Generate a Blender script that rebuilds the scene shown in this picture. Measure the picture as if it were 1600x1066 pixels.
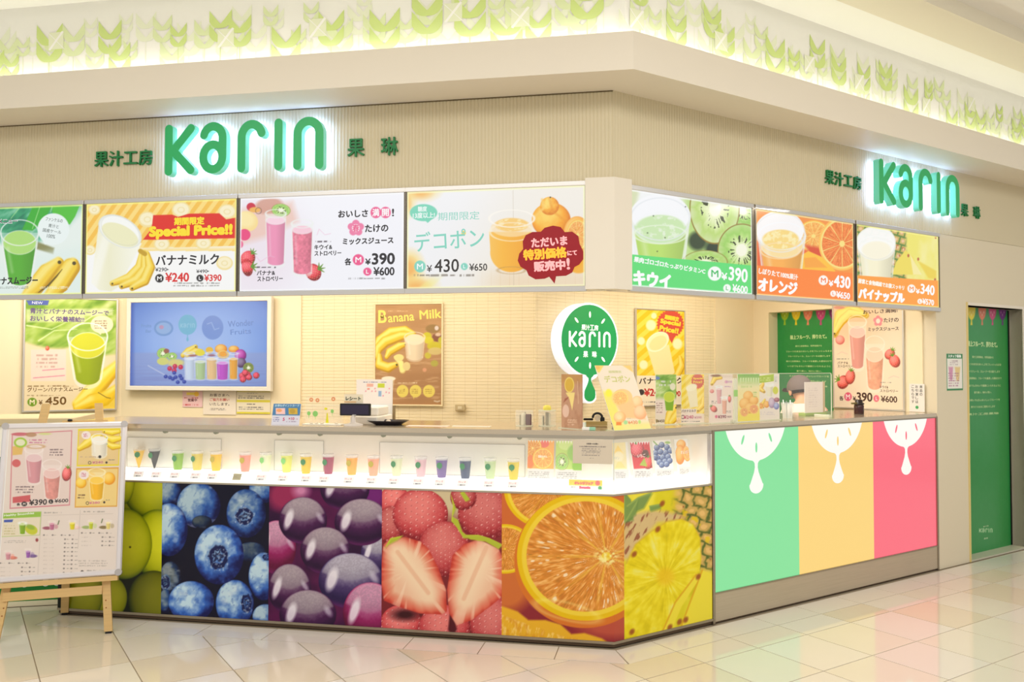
import bpy, math, random
import numpy as np
from mathutils import Vector, Matrix

for o in list(bpy.data.objects):
    bpy.data.objects.remove(o)
S = bpy.context.scene
COL = S.collection
PI = math.pi
AN = 0.770655                      # angle of the right-hand front to the left-hand front
eR = Vector((math.cos(AN), math.sin(AN), 0)); nR = Vector((math.sin(AN), -math.cos(AN), 0))
BI = Vector((0.37586264, -0.92667539, 0)) * 1.079126535   # outward corner direction per unit of offset

# ---------------------------------------------------------------- camera
yaw, pitch, roll = .184898, .0282978, .0012214
f = Vector((-math.sin(yaw) * math.cos(pitch), math.cos(yaw) * math.cos(pitch), math.sin(pitch)))
r = Vector((math.cos(yaw), math.sin(yaw), 0)); u = r.cross(f)
r, u = r * math.cos(roll) + u * math.sin(roll), u * math.cos(roll) - r * math.sin(roll)
cam = bpy.data.cameras.new('camera'); co = bpy.data.objects.new('camera', cam); COL.objects.link(co)
m = Matrix((r, u, -f)).transposed().to_4x4(); m.translation = Vector((0.29031869, -4.49697007, 1.5))
co.matrix_world = m
cam.sensor_width = 36; cam.lens = 36 * 1309.8 / 1600; cam.clip_start = .05; cam.clip_end = 100
S.camera = co
S.view_settings.view_transform = 'Standard'; S.view_settings.look = 'None'
S.view_settings.gamma = 1; S.view_settings.use_curve_mapping = False
S.view_settings.exposure = 0.0

# ---------------------------------------------------------------- light
W = bpy.data.worlds.new('world'); S.world = W; W.use_nodes = True
W.node_tree.nodes['Background'].inputs[0].default_value = (1.0, .98, .95, 1)
W.node_tree.nodes['Background'].inputs[1].default_value = .70
def area(name, loc, target, sx, sy, power, color=(1, .965, .91), spread=PI):
    l = bpy.data.lights.new(name, 'AREA'); l.shape = 'RECTANGLE'; l.size = sx; l.size_y = sy
    l.energy = power; l.color = color; l.spread = spread
    o = bpy.data.objects.new(name, l); COL.objects.link(o); o.location = loc
    o.rotation_euler = (Vector(target) - Vector(loc)).to_track_quat('-Z', 'Y').to_euler()
    return o
area('hall_light', (-1.5, -3.2, 3.9), (-1.5, -1.2, 0), 5, 1.2, 75)
area('hall_light', (3.2, -1.6, 3.9), (2.6, .6, 0), 5, 1.2, 75)
area('shop_light', (-2.3, .75, 2.44), (-2.3, .9, 0), 3.2, .9, 36, (1, .955, .89))
area('shop_light', (.75, 1.45, 2.44), (.95, 1.4, 0), 1.8, .8, 31, (1, .955, .89))
area('shop_light', (-3.9, .6, 2.44), (-4.1, .9, 0), .6, .9, 15, (1, .955, .89))

# ---------------------------------------------------------------- materials
MATS = {}
def lin(c):
    return tuple(((x / 12.92) if x <= .04045 else ((x + .055) / 1.055) ** 2.4) for x in c)
def hexc(c):
    return tuple(x / 255 for x in c)
def M(name, c=(200, 200, 200), rough=.5, metal=0, emit=0, ecol=None, alpha=1, trans=0, ior=1.45, noise=0, nscale=20, bump=0, stretch=(1, 1, 1), spec=.5, coat=0):
    if name in MATS: return MATS[name]
    m = bpy.data.materials.new(name); m.use_nodes = True
    nt = m.node_tree; b = nt.nodes['Principled BSDF']
    lc = (*lin(hexc(c)), 1)
    b.inputs['Base Color'].default_value = lc
    b.inputs['Roughness'].default_value = rough; b.inputs['Metallic'].default_value = metal
    b.inputs['IOR'].default_value = ior; b.inputs['Specular IOR Level'].default_value = spec
    b.inputs['Transmission Weight'].default_value = trans
    if coat: b.inputs['Coat Weight'].default_value = coat; b.inputs['Coat Roughness'].default_value = .05
    if emit:
        b.inputs['Emission Color'].default_value = (*lin(hexc(ecol or c)), 1); b.inputs['Emission Strength'].default_value = emit
    if alpha < 1: b.inputs['Alpha'].default_value = alpha
    if noise or bump:
        tc = nt.nodes.new('ShaderNodeTexCoord'); mp = nt.nodes.new('ShaderNodeMapping'); mp.inputs['Scale'].default_value = stretch
        n = nt.nodes.new('ShaderNodeTexNoise'); n.inputs['Scale'].default_value = nscale; n.inputs['Detail'].default_value = 4
        nt.links.new(tc.outputs['Object'], mp.inputs[0]); nt.links.new(mp.outputs[0], n.inputs['Vector'])
        if noise:
            mx = nt.nodes.new('ShaderNodeMix'); mx.data_type = 'RGBA'; mx.blend_type = 'MIX'
            mx.inputs['A'].default_value = lc
            mx.inputs['B'].default_value = (*[x * (1 - noise) for x in lc[:3]], 1)
            nt.links.new(n.outputs['Fac'], mx.inputs['Factor']); nt.links.new(mx.outputs['Result'], b.inputs['Base Color'])
        if bump:
            bp = nt.nodes.new('ShaderNodeBump'); bp.inputs['Strength'].default_value = bump; bp.inputs['Distance'].default_value = .002
            nt.links.new(n.outputs['Fac'], bp.inputs['Height']); nt.links.new(bp.outputs[0], b.inputs['Normal'])
    MATS[name] = m
    return m
def Mprint(name, rough=.35, emit=0.0, coat=0, base=1.0, alpha=1, spec=.5):
    """ink on a sheet: the colour comes from the mesh's own colour attribute"""
    if name in MATS: return MATS[name]
    m = bpy.data.materials.new(name); m.use_nodes = True; nt = m.node_tree; b = nt.nodes['Principled BSDF']
    a = nt.nodes.new('ShaderNodeAttribute'); a.attribute_name = 'ink'
    if base: nt.links.new(a.outputs['Color'], b.inputs['Base Color'])
    else: b.inputs['Base Color'].default_value = (.02, .02, .02, 1)
    b.inputs['Roughness'].default_value = rough; b.inputs['Specular IOR Level'].default_value = spec
    if coat: b.inputs['Coat Weight'].default_value = coat; b.inputs['Coat Roughness'].default_value = .04
    if emit:
        nt.links.new(a.outputs['Color'], b.inputs['Emission Color']); b.inputs['Emission Strength'].default_value = emit
    if alpha < 1: b.inputs['Alpha'].default_value = alpha
    MATS[name] = m
    return m

WALL = M('painted_wall', (226, 212, 180), .6, bump=.05, nscale=150)
FASCIA = M('fascia_panel', (214, 202, 170), .6)
PALE = M('pale_paint', (232, 223, 206), .5, bump=.03, nscale=120)
INWALL = M('cream_wall', (242, 226, 190), .5)
TILEW = M('cream_tile', (238, 218, 176), .25)
STEEL = M('brushed_steel', (196, 186, 168), .3, 1, bump=.25, nscale=60, stretch=(.04, 1, 6), noise=.12)
STEEL2 = M('dull_steel', (172, 160, 140), .38, 1, bump=.25, nscale=40, stretch=(.05, 1, 6), noise=.2)
ALU = M('aluminium', (214, 210, 204), .32, .85)
ALUD = M('aluminium_shade', (120, 112, 100), .4, .7)
WHITE = M('white_plastic', (240, 238, 232), .35)
GLOW = M('lit_acrylic', (255, 253, 246), .4, emit=1.25)
BLACK = M('black_plastic', (22, 20, 22), .3)
GLASS = M('clear_acrylic', (250, 252, 250), .03, trans=1, ior=1.2)
WOOD = M('pine_wood', (226, 188, 124), .5, noise=.25, nscale=14, stretch=(.15, 1, 6), bump=.1)
GREEN = M('sign_green', (24, 152, 88), .35, emit=.18)
DKGREEN = M('letter_green', (22, 122, 62), .45)
RUBBER = M('rubber', (24, 22, 22), .7)

# ---------------------------------------------------------------- objects
def link(name, me, parent=None, loc=None, rotz=None):
    o = bpy.data.objects.new(name, me); COL.objects.link(o)
    if parent: o.parent = parent
    if loc is not None: o.location = loc
    if rotz is not None: o.rotation_euler[2] = rotz
    return o
def tag(o, label=None, cat=None, group=None, kind=None):
    if label: o['label'] = label
    if cat: o['category'] = cat
    if group: o['group'] = group
    if kind: o['kind'] = kind
    return o
FR = {'L': (Vector((0, 0, 0)), Vector((1, 0, 0)), Vector((0, 1, 0)), 0.0),
      'R': (Vector((0, 0, 0)), eR, -nR, AN),
      'S': (eR * 3.1, nR, eR, AN - PI / 2)}
def at(fr, x, y, z):
    o, ux, uy, a = FR[fr]
    return o + ux * x + uy * y + Vector((0, 0, z))
def thing(name, label, cat, fr, x, y, z, group=None, rot=0.0):
    o = link(name, None, None, at(fr, x, y, z), FR[fr][3] + rot); o.empty_display_size = .05
    return tag(o, label, cat, group)

class MB:
    """collects simple solids and builds them as one mesh; x along the wall, y into it, z up"""
    def __init__(s): s.v = []; s.f = []; s.m = []; s.sm = []
    def add(s, vs, fs, mi=0, smooth=False):
        n = len(s.v); s.v += [tuple(v) for v in vs]; s.f += [tuple(i + n for i in q) for q in fs]; s.m += [mi] * len(fs); s.sm += [smooth] * len(fs)
        return s
    def box(s, x0, x1, y0, y1, z0, z1, mi=0, c=0.0):
        if c <= 0:
            v = [(x, y, z) for z in (z0, z1) for y in (y0, y1) for x in (x0, x1)]
            return s.add(v, [(0, 2, 3, 1), (4, 5, 7, 6), (0, 1, 5, 4), (2, 6, 7, 3), (0, 4, 6, 2), (1, 3, 7, 5)], mi)
        # chamfered box
        v = []; idx = {}
        for ix, x in enumerate((x0, x1)):
            for iy, y in enumerate((y0, y1)):
                for iz, z in enumerate((z0, z1)):
                    dx, dy, dz = (c if ix == 0 else -c), (c if iy == 0 else -c), (c if iz == 0 else -c)
                    for ax, p in enumerate(((x, y + dy, z + dz), (x + dx, y, z + dz), (x + dx, y + dy, z))):
                        idx[(ix, iy, iz, ax)] = len(v); v.append(p)
        g = lambda a, b, c_, ax: idx[(a, b, c_, ax)]
        F = []
        for i in (0, 1):
            q = [g(i, 0, 0, 0), g(i, 1, 0, 0), g(i, 1, 1, 0), g(i, 0, 1, 0)]; F.append(q if i else q[::-1])
            q = [g(0, i, 0, 1), g(1, i, 0, 1), g(1, i, 1, 1), g(0, i, 1, 1)]; F.append(q[::-1] if i else q)
            q = [g(0, 0, i, 2), g(1, 0, i, 2), g(1, 1, i, 2), g(0, 1, i, 2)]; F.append(q if i else q[::-1])
        for a in (0, 1):
            for b in (0, 1):
                q = [g(a, b, 0, 0), g(a, b, 1, 0), g(a, b, 1, 1), g(a, b, 0, 1)]; F.append(q if (a ^ b) else q[::-1])
                q = [g(a, 0, b, 0), g(a, 1, b, 0), g(a, 1, b, 2), g(a, 0, b, 2)]; F.append(q[::-1] if (a ^ b) else q)
                q = [g(0, a, b, 1), g(1, a, b, 1), g(1, a, b, 2), g(0, a, b, 2)]; F.append(q if (a ^ b) else q[::-1])
                for d in (0, 1):
                    q = [g(a, b, d, 0), g(a, b, d, 1), g(a, b, d, 2)]; F.append(q if (a ^ b ^ d) else q[::-1])
        return s.add(v, F, mi)
    def prism(s, pts, y0, y1, mi=0, smooth=False):
        """outline given in x,z (counter-clockwise as seen from the front), pushed from y0 (front) to y1 (back)"""
        n = len(pts)
        v = [(p[0], y0, p[1]) for p in pts] + [(p[0], y1, p[1]) for p in pts]
        s.add(v, [tuple(range(n)), tuple(range(2 * n - 1, n - 1, -1))], mi)
        s.add(v, [(i + n, (i + 1) % n + n, (i + 1) % n, i) for i in range(n)], mi, smooth)
        return s
    def hprism(s, pts, z0, z1, mi=0):
        """outline in x,y counter-clockwise, from z0 up to z1"""
        n = len(pts)
        v = [(p[0], p[1], z0) for p in pts] + [(p[0], p[1], z1) for p in pts]
        return s.add(v, [tuple(range(n - 1, -1, -1)), tuple(range(n, 2 * n))] + [(i, (i + 1) % n, (i + 1) % n + n, i + n) for i in range(n)], mi)
    def lathe(s, prof, cx=0, cy=0, n=20, mi=0, smooth=True, cap=True):
        """profile (radius, z) bottom to top"""
        v = []; F = []
        for (rr, z) in prof:
            for k in range(n):
                a = 2 * PI * k / n; v.append((cx + rr * math.cos(a), cy + rr * math.sin(a), z))
        for j in range(len(prof) - 1):
            for k in range(n):
                F.append((j * n + k, j * n + (k + 1) % n, (j + 1) * n + (k + 1) % n, (j + 1) * n + k))
        s.add(v, F, mi, smooth)
        if cap:
            m0 = len(s.v)
            s.add([v[k] for k in range(n)] + [v[(len(prof) - 1) * n + k] for k in range(n)], [tuple(range(n - 1, -1, -1)), tuple(range(n, 2 * n))], mi)
        return s
    def tube(s, path, rr, n=8, mi=0, flat=1.0):
        path = [Vector(p) for p in path]; v = []; F = []
        up = Vector((0, 0, 1))
        for i, p in enumerate(path):
            t = (path[min(i + 1, len(path) - 1)] - path[max(i - 1, 0)]).normalized()
            a = t.cross(up if abs(t.z) < .9 else Vector((0, 1, 0))).normalized(); b = a.cross(t)
            q = rr[i] if isinstance(rr, (list, tuple)) else rr
            for k in range(n):
                w = 2 * PI * k / n; v.append(p + a * (q * math.cos(w)) + b * (q * flat * math.sin(w)))
        for i in range(len(path) - 1):
            for k in range(n):
                F.append((i * n + k, i * n + (k + 1) % n, (i + 1) * n + (k + 1) % n, (i + 1) * n + k))
        F.append(tuple(range(n - 1, -1, -1))); F.append(tuple(range((len(path) - 1) * n, len(path) * n)))
        return s.add(v, F, mi, True)
    def ring(s, x0, x1, z0, z1, fw, y0, y1, mi=0, c=.0015):
        """a rectangular picture frame in one piece: opening x0..x1, z0..z1, bar width fw, from y0 (front) to y1"""
        loops = [(0, y1), (0, y0 + c), (c, y0), (fw - c, y0), (fw, y0 + c), (fw, y1)]
        v = []
        for d, y in loops: v += [(x0 - d, y, z0 - d), (x1 + d, y, z0 - d), (x1 + d, y, z1 + d), (x0 - d, y, z1 + d)]
        F = []; n = len(loops)
        for j in range(n):
            a, b = j * 4, ((j + 1) % n) * 4
            for k in range(4): F.append((a + k, b + k, b + (k + 1) % 4, a + (k + 1) % 4))
        return s.add(v, F, mi)
    def disc(s, cx, cz, rx, rz, y0, y1, n=28, mi=0):
        return s.prism([(cx + rx * math.cos(2 * PI * k / n), cz + rz * math.sin(2 * PI * k / n)) for k in range(n)], y0, y1, mi)
    def stroke(s, path, w, y0, y1, closed=False, mf=0, ms=1, mb=2, n=8):
        """a round-ended ribbon of half width w along a path in x,z, from y0 (front) to y1 (back)"""
        P = [Vector(p) for p in path]; N = len(P); Lf = []; Rt = []
        for i in range(N):
            a = P[(i - 1) % N] if (closed or i) else P[0]; b = P[(i + 1) % N] if (closed or i < N - 1) else P[-1]
            t = (b - a).normalized(); nn = Vector((-t.y, t.x)) * w
            Lf.append(P[i] + nn); Rt.append(P[i] - nn)
        v = []; F = []; MI = []
        def q(pts, m_): 
            k = len(v); v.extend(pts); F.append(tuple(range(k, k + len(pts)))); MI.append(m_)
        rng = range(N) if closed else range(N - 1)
        for i in rng:
            j = (i + 1) % N
            q([(Rt[i].x, y0, Rt[i].y), (Rt[j].x, y0, Rt[j].y), (Lf[j].x, y0, Lf[j].y), (Lf[i].x, y0, Lf[i].y)], mf)
            q([(Lf[i].x, y1, Lf[i].y), (Lf[j].x, y1, Lf[j].y), (Rt[j].x, y1, Rt[j].y), (Rt[i].x, y1, Rt[i].y)], mb)
            q([(Rt[i].x, y1, Rt[i].y), (Rt[j].x, y1, Rt[j].y), (Rt[j].x, y0, Rt[j].y), (Rt[i].x, y0, Rt[i].y)], ms)
            q([(Lf[i].x, y0, Lf[i].y), (Lf[j].x, y0, Lf[j].y), (Lf[j].x, y1, Lf[j].y), (Lf[i].x, y1, Lf[i].y)], ms)
        if not closed:
            for (c, d) in ((P[0], P[0] - P[1]), (P[-1], P[-1] - P[-2])):
                a0 = math.atan2(d.y, d.x) - PI / 2
                arc = [(c.x + w * math.cos(a0 + PI * k / n), c.y + w * math.sin(a0 + PI * k / n)) for k in range(n + 1)]
                q([(x, y0, z) for x, z in arc], mf); q([(x, y1, z) for x, z in arc[::-1]], mb)
                for k in range(n): q([(arc[k][0], y1, arc[k][1]), (arc[k + 1][0], y1, arc[k + 1][1]), (arc[k + 1][0], y0, arc[k + 1][1]), (arc[k][0], y0, arc[k][1])], ms)
        k0 = len(s.v); s.v += v; s.f += [tuple(i + k0 for i in t) for t in F]; s.m += MI; s.sm += [False] * len(F)
        return s
    def mesh(s, name, mats):
        me = bpy.data.meshes.new(name); me.from_pydata(s.v, [], s.f)
        for m_ in (mats if isinstance(mats, (list, tuple)) else [mats]): me.materials.append(m_)
        me.polygons.foreach_set('material_index', s.m); me.polygons.foreach_set('use_smooth', s.sm); me.update()
        return me
    def build(s, name, mats, parent=None, loc=None, rotz=None):
        return link(name, s.mesh(name, mats), parent, loc, rotz)
def each(name, boxes, mat, parent, c=0.0):
    """every box an object of its own"""
    out = []
    for b in boxes:
        mb = MB().box(*b[:6], 0, c); out.append(mb.build(name, mat, parent))
    return out
def wallobj(name, mb, mats, fr='L', kind='structure', x=0, y=0, z=0):
    o = mb.build(name, mats, None, at(fr, x, y, z), FR[fr][3]); o['kind'] = kind
    return o
def copy_tree(o, parent=None):
    c = o.copy(); COL.objects.link(c); c.parent = parent
    for ch in list(o.children): copy_tree(ch, c)
    return c

# ---------------------------------------------------------------- printed artwork
_rngs = {}
def vnoise(x, y, seed):
    g = _rngs.get(seed)
    if g is None: g = np.random.RandomState(seed).rand(64, 64); _rngs[seed] = g
    xi = np.floor(x).astype(int); yi = np.floor(y).astype(int); fx = x - xi; fy = y - yi
    fx = fx * fx * (3 - 2 * fx); fy = fy * fy * (3 - 2 * fy)
    a = g[yi % 64, xi % 64]; b = g[yi % 64, (xi + 1) % 64]; c = g[(yi + 1) % 64, xi % 64]; d = g[(yi + 1) % 64, (xi + 1) % 64]
    return (a * (1 - fx) + b * fx) * (1 - fy) + (c * (1 - fx) + d * fx) * fy
def sst(a, b, x):
    t = np.clip((x - a) / (b - a), 0, 1); return t * t * (3 - 2 * t)
_tc = {}
def glyphs(text):
    """outline of a string as flat polygons, scaled to the unit square"""
    if text in _tc: return _tc[text]
    c = bpy.data.curves.new('lettering', 'FONT'); c.body = text; c.resolution_u = 3
    o = bpy.data.objects.new('lettering', c); COL.objects.link(o); bpy.context.view_layer.update()
    me = bpy.data.meshes.new_from_object(o.evaluated_get(bpy.context.evaluated_depsgraph_get()))
    v = np.array([tuple(p.co)[:2] for p in me.vertices]); F = [tuple(p.vertices) for p in me.polygons]
    bpy.data.objects.remove(o); bpy.data.curves.remove(c); bpy.data.meshes.remove(me)
    lo = v.min(0); hi = v.max(0); asp = (hi[0] - lo[0]) / (hi[1] - lo[1])
    # faces are made to look at the reader
    if F:
        p = v[list(F[0][:3])]; 
    _tc[text] = ((v - lo) / (hi - lo), F, asp)
    return _tc[text]
class Art:
    """a printed sheet: a grid of ink colours over a sketch whose four corners (tl, tr, br, bl) carry sketch coordinates"""
    def __init__(s, quad, wm, hm, cell=1.0):
        q = [np.array(p, float) for p in quad]; s.q = q
        s.wp = (np.linalg.norm(q[1] - q[0]) + np.linalg.norm(q[2] - q[3])) / 2; s.hp = (np.linalg.norm(q[3] - q[0]) + np.linalg.norm(q[2] - q[1])) / 2
        s.nu = max(3, int(s.wp / cell) + 1); s.nv = max(3, int(s.hp / cell) + 1)
        U, V = np.meshgrid(np.linspace(0, 1, s.nu), np.linspace(0, 1, s.nv)); s.U = U; s.V = V
        P = [(1 - U) * (1 - V) * q[0][k] + U * (1 - V) * q[1][k] + U * V * q[2][k] + (1 - U) * V * q[3][k] for k in (0, 1)]
        s.PX, s.PY = P; s.C = np.ones((s.nv, s.nu, 3)); s.wm = wm; s.hm = hm; s.txt = []; s.fr(0, 0, 1)
    def fr(s, ox, oy, k):
        s.T = (ox, oy, k); s.X = (s.PX - ox) * k; s.Y = (s.PY - oy) * k; s.aa = 1.1 * k; return s
    def put(s, mask, col, a=1.0):
        if isinstance(col, tuple): col = np.array(col, float) / 255
        mm = (np.clip(mask, 0, 1) * a)[..., None]; s.C = s.C * (1 - mm) + col * mm; return s
    def fill(s, c): s.C[:] = np.array(c) / 255; return s
    def ramp(s, t, stops):
        xs = [p[0] for p in stops]; return np.stack([np.interp(t, xs, [p[1][k] / 255 for p in stops]) for k in range(3)], -1)
    def vgrad(s, y0, c0, y1, c1, mask=1.0):
        return s.put(mask * np.ones_like(s.X), s.ramp(s.Y, [(y0, c0), (y1, c1)]))
    def loc(s, cx, cy, rot=0):
        a = math.radians(rot); dx = s.X - cx; dy = s.Y - cy
        return dx * math.cos(a) + dy * math.sin(a), -dx * math.sin(a) + dy * math.cos(a)
    def ed(s, cx, cy, rx, ry, rot=0):
        x, y = s.loc(cx, cy, rot); return (np.sqrt((x / rx) ** 2 + (y / ry) ** 2) - 1) * min(rx, ry)
    def mk(s, d, soft=None):
        soft = soft or s.aa; return np.clip(.5 - d / soft, 0, 1)
    def el(s, cx, cy, rx, ry, c, rot=0, a=1.0, soft=None): return s.put(s.mk(s.ed(cx, cy, rx, ry, rot), soft), c, a)
    def ring(s, cx, cy, rx, ry, w, c, rot=0, a=1.0, soft=None): return s.put(s.mk(np.abs(s.ed(cx, cy, rx, ry, rot)) - w / 2, soft), c, a)
    def pd(s, pts):
        P = np.array(pts, float); n = len(P); d = np.full(s.X.shape, 1e18); sg = np.ones(s.X.shape)
        j = n - 1
        for i in range(n):
            ex, ey = P[j] - P[i]; wx = s.X - P[i][0]; wy = s.Y - P[i][1]
            t = np.clip((wx * ex + wy * ey) / (ex * ex + ey * ey + 1e-12), 0, 1); bx = wx - ex * t; by = wy - ey * t
            d = np.minimum(d, bx * bx + by * by)
            c1 = s.Y >= P[i][1]; c2 = s.Y < P[j][1]; c3 = ex * wy > ey * wx
            sg = np.where((c1 & c2 & c3) | (~c1 & ~c2 & ~c3), -sg, sg); j = i
        return sg * np.sqrt(d)
    def poly(s, pts, c, a=1.0, soft=None): return s.put(s.mk(s.pd(pts), soft), c, a)
    def rect(s, x0, y0, x1, y1, c, a=1.0): return s.poly([(x0, y0), (x1, y0), (x1, y1), (x0, y1)], c, a)
    def seg(s, pts, w):
        """distance to a polyline whose half width is w (a number, or one per point)"""
        P = np.array(pts, float); n = len(P); W_ = np.full(n, w, float) if np.isscalar(w) else np.array(w, float); d = np.full(s.X.shape, 1e9)
        for i in range(n - 1):
            ex, ey = P[i + 1] - P[i]; wx = s.X - P[i][0]; wy = s.Y - P[i][1]
            t = np.clip((wx * ex + wy * ey) / (ex * ex + ey * ey + 1e-12), 0, 1)
            d = np.minimum(d, np.hypot(wx - ex * t, wy - ey * t) - (W_[i] * (1 - t) + W_[i + 1] * t))
        return d
    def line(s, pts, w, c, a=1.0, soft=None): return s.put(s.mk(s.seg(pts, w), soft), c, a)
    def n(s, sx, sy=None, seed=1, rot=0, oct=3):
        x, y = s.loc(0, 0, rot); sy = sy or sx; t = 0; amp = .5; tot = 0
        for k in range(oct): t = t + amp * vnoise(x / sx * 2 ** k, y / sy * 2 ** k, seed + k); tot += amp; amp *= .5
        return t / tot
    def mul(s, mask, fac):
        s.C = s.C * (1 + (np.clip(mask, 0, 1) * (fac - 1) if np.isscalar(fac) else np.clip(mask, 0, 1) * (fac - 1))[..., None]); return s
    def t(s, text, cx, cy, w, h, c, bold=0.0, rot=0.0):
        ox, oy, k = s.T; s.txt.append((text, ox + cx / k, oy + cy / k, w / k, h / k, c, bold / k, rot)); return s
    def fine(s, x0, y0, x1, y1, rows, c=(120, 115, 110), a=.8, seed=3, th=.45):
        """lines of print too small to read"""
        ph = (y1 - y0) / rows; yy = (s.Y - y0) / ph; row = np.floor(yy); fy = yy - row
        nz = vnoise(s.X / (ph * .33) + 7.3 * row, row * 3.1 + .5, seed)
        lim = x1 - (x1 - x0) * .35 * vnoise(row * 2.7 + .5, row * 0 + .5, seed + 5)
        return s.put(((s.X > x0) & (s.X < lim) & (s.Y > y0) & (s.Y < y1) & (fy > .25) & (fy < .25 + th * 1.2)) * sst(.25, .55, nz), c, a)
    # --- drawn things
    def ball(s, cx, cy, rx, ry, dark, mid, light, lx=-.35, ly=-.45, rot=0, mott=0.0, ms=20, seed=1, edge=.25, soft=None):
        d = s.ed(cx, cy, rx, ry, rot); mask = s.mk(d, soft); dx = (s.X - cx) / rx; dy = (s.Y - cy) / ry
        rr = np.sqrt(np.clip(dx * dx + dy * dy, 0, 1)); z = np.sqrt(1 - np.clip(rr, 0, 1) ** 2)
        l = np.clip(dx * lx + dy * ly + z * math.sqrt(max(0, 1 - lx * lx - ly * ly)), 0, 1) * (1 - edge) + z * edge
        if mott: l = l + (s.n(ms, seed=seed) - .5) * mott * 2
        return s.put(mask, s.ramp(l, [(0, dark), (.5, mid), (.95, light)]))
    def citrus(s, cx, cy, rx, ry, rind=(244, 178, 30), pith=(252, 226, 130), pulp=(240, 150, 40), lt=(255, 206, 120), rot=0, seg_n=10, c0=.12, seed=4, cx2=0, cy2=0, seam=.75):
        d = s.ed(cx, cy, rx, ry, rot); s.put(s.mk(d), rind)
        k = .93; s.put(s.mk(s.ed(cx, cy, rx * k, ry * k, rot)), pith)
        k = .86; mm = s.mk(s.ed(cx, cy, rx * k, ry * k, rot))
        x, y = s.loc(cx + cx2, cy + cy2, rot); x = x / rx; y = y / ry; ra = np.hypot(x, y); th = np.arctan2(y, x)
        fib = vnoise(th * seg_n * 4.5, ra * 9, seed) * .6 + vnoise(th * seg_n * 9, ra * 20, seed + 1) * .4
        s.put(mm, s.ramp(fib, [(.15, tuple(int(v * .86) for v in pulp)), (.5, pulp), (.85, lt)]))
        w = np.abs(((th / (2 * PI) * seg_n) % 1) - .5) ; s.put(mm * (w < .03 + .012 / np.maximum(ra, .1)), pith, seam)
        s.put(s.mk((ra - c0) * min(rx, ry)), pith); return s
    def kiwi(s, cx, cy, rx, ry, rot=0, g=(150, 205, 90), lt=(205, 232, 150), skin=(150, 120, 50), seed=9):
        s.el(cx, cy, rx, ry, skin, rot); s.el(cx, cy, rx * .96, ry * .96, g, rot)
        x, y = s.loc(cx, cy, rot); x = x / rx; y = y / ry; ra = np.hypot(x, y); th = np.arctan2(y, x)
        mm = s.mk(s.ed(cx, cy, rx * .95, ry * .95, rot)); fib = vnoise(th * 9, ra * 2, seed)
        s.put(mm, s.ramp(ra + (fib - .5) * .25, [(.2, (240, 246, 205)), (.42, lt), (.7, g), (1, tuple(int(v * .95) for v in lt))]))
        sd = (vnoise(th * 10, ra * 5, seed + 2) > .62) & (ra > .3) & (ra < .56); s.put(mm * sd, (40, 48, 24), .85)
        s.put(mm * sst(.26, .2, ra), (250, 250, 228)); return s
    def banana(s, pts, w, c=(246, 208, 60), dk=(206, 156, 20), lt=(255, 238, 140), tip=(70, 60, 30)):
        n_ = len(pts); ww = [w * max(.25, math.sin(PI * (i + .35) / (n_ - .3)) ** .6) for i in range(n_)]
        d = s.seg(pts, ww); s.put(s.mk(d), dk)
        off = [(p[0] - w * .1, p[1] - w * .16) for p in pts]; s.put(s.mk(s.seg(off, [q * .82 for q in ww]), w * .3), c)
        off = [(p[0] - w * .2, p[1] - w * .34) for p in pts]; s.put(s.mk(s.seg(off, [q * .4 for q in ww]), w * .4), lt, .8)
        s.el(pts[-1][0], pts[-1][1], w * .2, w * .2, tip, a=.9); return s
    def berry(s, cx, cy, rx, ry, rot=0, c=(214, 48, 56), seed=5, leaf=True):
        s.ball(cx, cy, rx, ry, tuple(int(v * .6) for v in c), c, tuple(min(255, int(v * 1.0 + 60)) for v in c), rot=rot)
        x, y = s.loc(cx, cy, rot); g = ((np.floor(x / rx * 5) + np.floor(y / ry * 5)) % 2 == 0) & ((x / rx * 5 % 1 - .5) ** 2 + (y / ry * 5 % 1 - .5) ** 2 < .06)
        s.put(s.mk(s.ed(cx, cy, rx * .92, ry * .92, rot)) * g, (250, 200, 140), .7)
        if leaf:
            a = math.radians(rot)
            for k in (-60, -20, 20, 60):
                b = a - PI / 2 + math.radians(k); x0, y0 = cx + math.sin(a) * ry * .85, cy - math.cos(a) * ry * .85
                s.line([(x0, y0), (x0 + rx * .7 * math.cos(b), y0 + rx * .7 * math.sin(b))], [rx * .14, rx * .03], (104, 150, 50))
        return s
    def glass(s, cx, y0, y1, w0, w1, c, top, cup=(240, 244, 240), ey=.16, fillt=.12, seed=2, texture=0.0):
        """a tumbler from y0 (rim) to y1 (base); half widths w0 (rim) and w1 (base)"""
        h = y1 - y0; e = w0 * ey * 2
        body = [(cx - w0, y0), (cx + w0, y0), (cx + w1, y1 - 3), (cx - w1, y1 - 3)]
        s.poly(body, cup, .45); s.el(cx, y1 - 3, w1, w1 * ey * 2, cup, a=.5)
        yf = y0 + h * fillt; wf = w0 + (w1 - w0) * fillt
        liq = s.mk(np.minimum(s.pd([(cx - wf * .94, yf), (cx + wf * .94, yf), (cx + w1 * .88, y1 - h * .06), (cx - w1 * .88, y1 - h * .06)]), s.ed(cx, y1 - h * .06, w1 * .88, w1 * ey * 1.6)))
        sh = (s.X - cx) / w0
        c_ = np.array(c) / 255.; lcol = c_ * (1 - .16 * np.clip(sh, 0, 1)[..., None] - .08 * np.clip(-sh - .4, 0, 1)[..., None])
        if texture: lcol = lcol * (1 + texture * (s.n(w0 * .22, seed=seed)[..., None] - .5))
        s.put(liq, np.clip(lcol, 0, 1)); s.el(cx, yf, wf * .94, wf * ey * 2, top)
        s.ring(cx, yf, wf * .94, wf * ey * 2, max(s.aa, w0 * .04), cup, a=.6)
        s.ring(cx, y0, w0, e, max(s.aa, w0 * .05), cup, a=.9)
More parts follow.
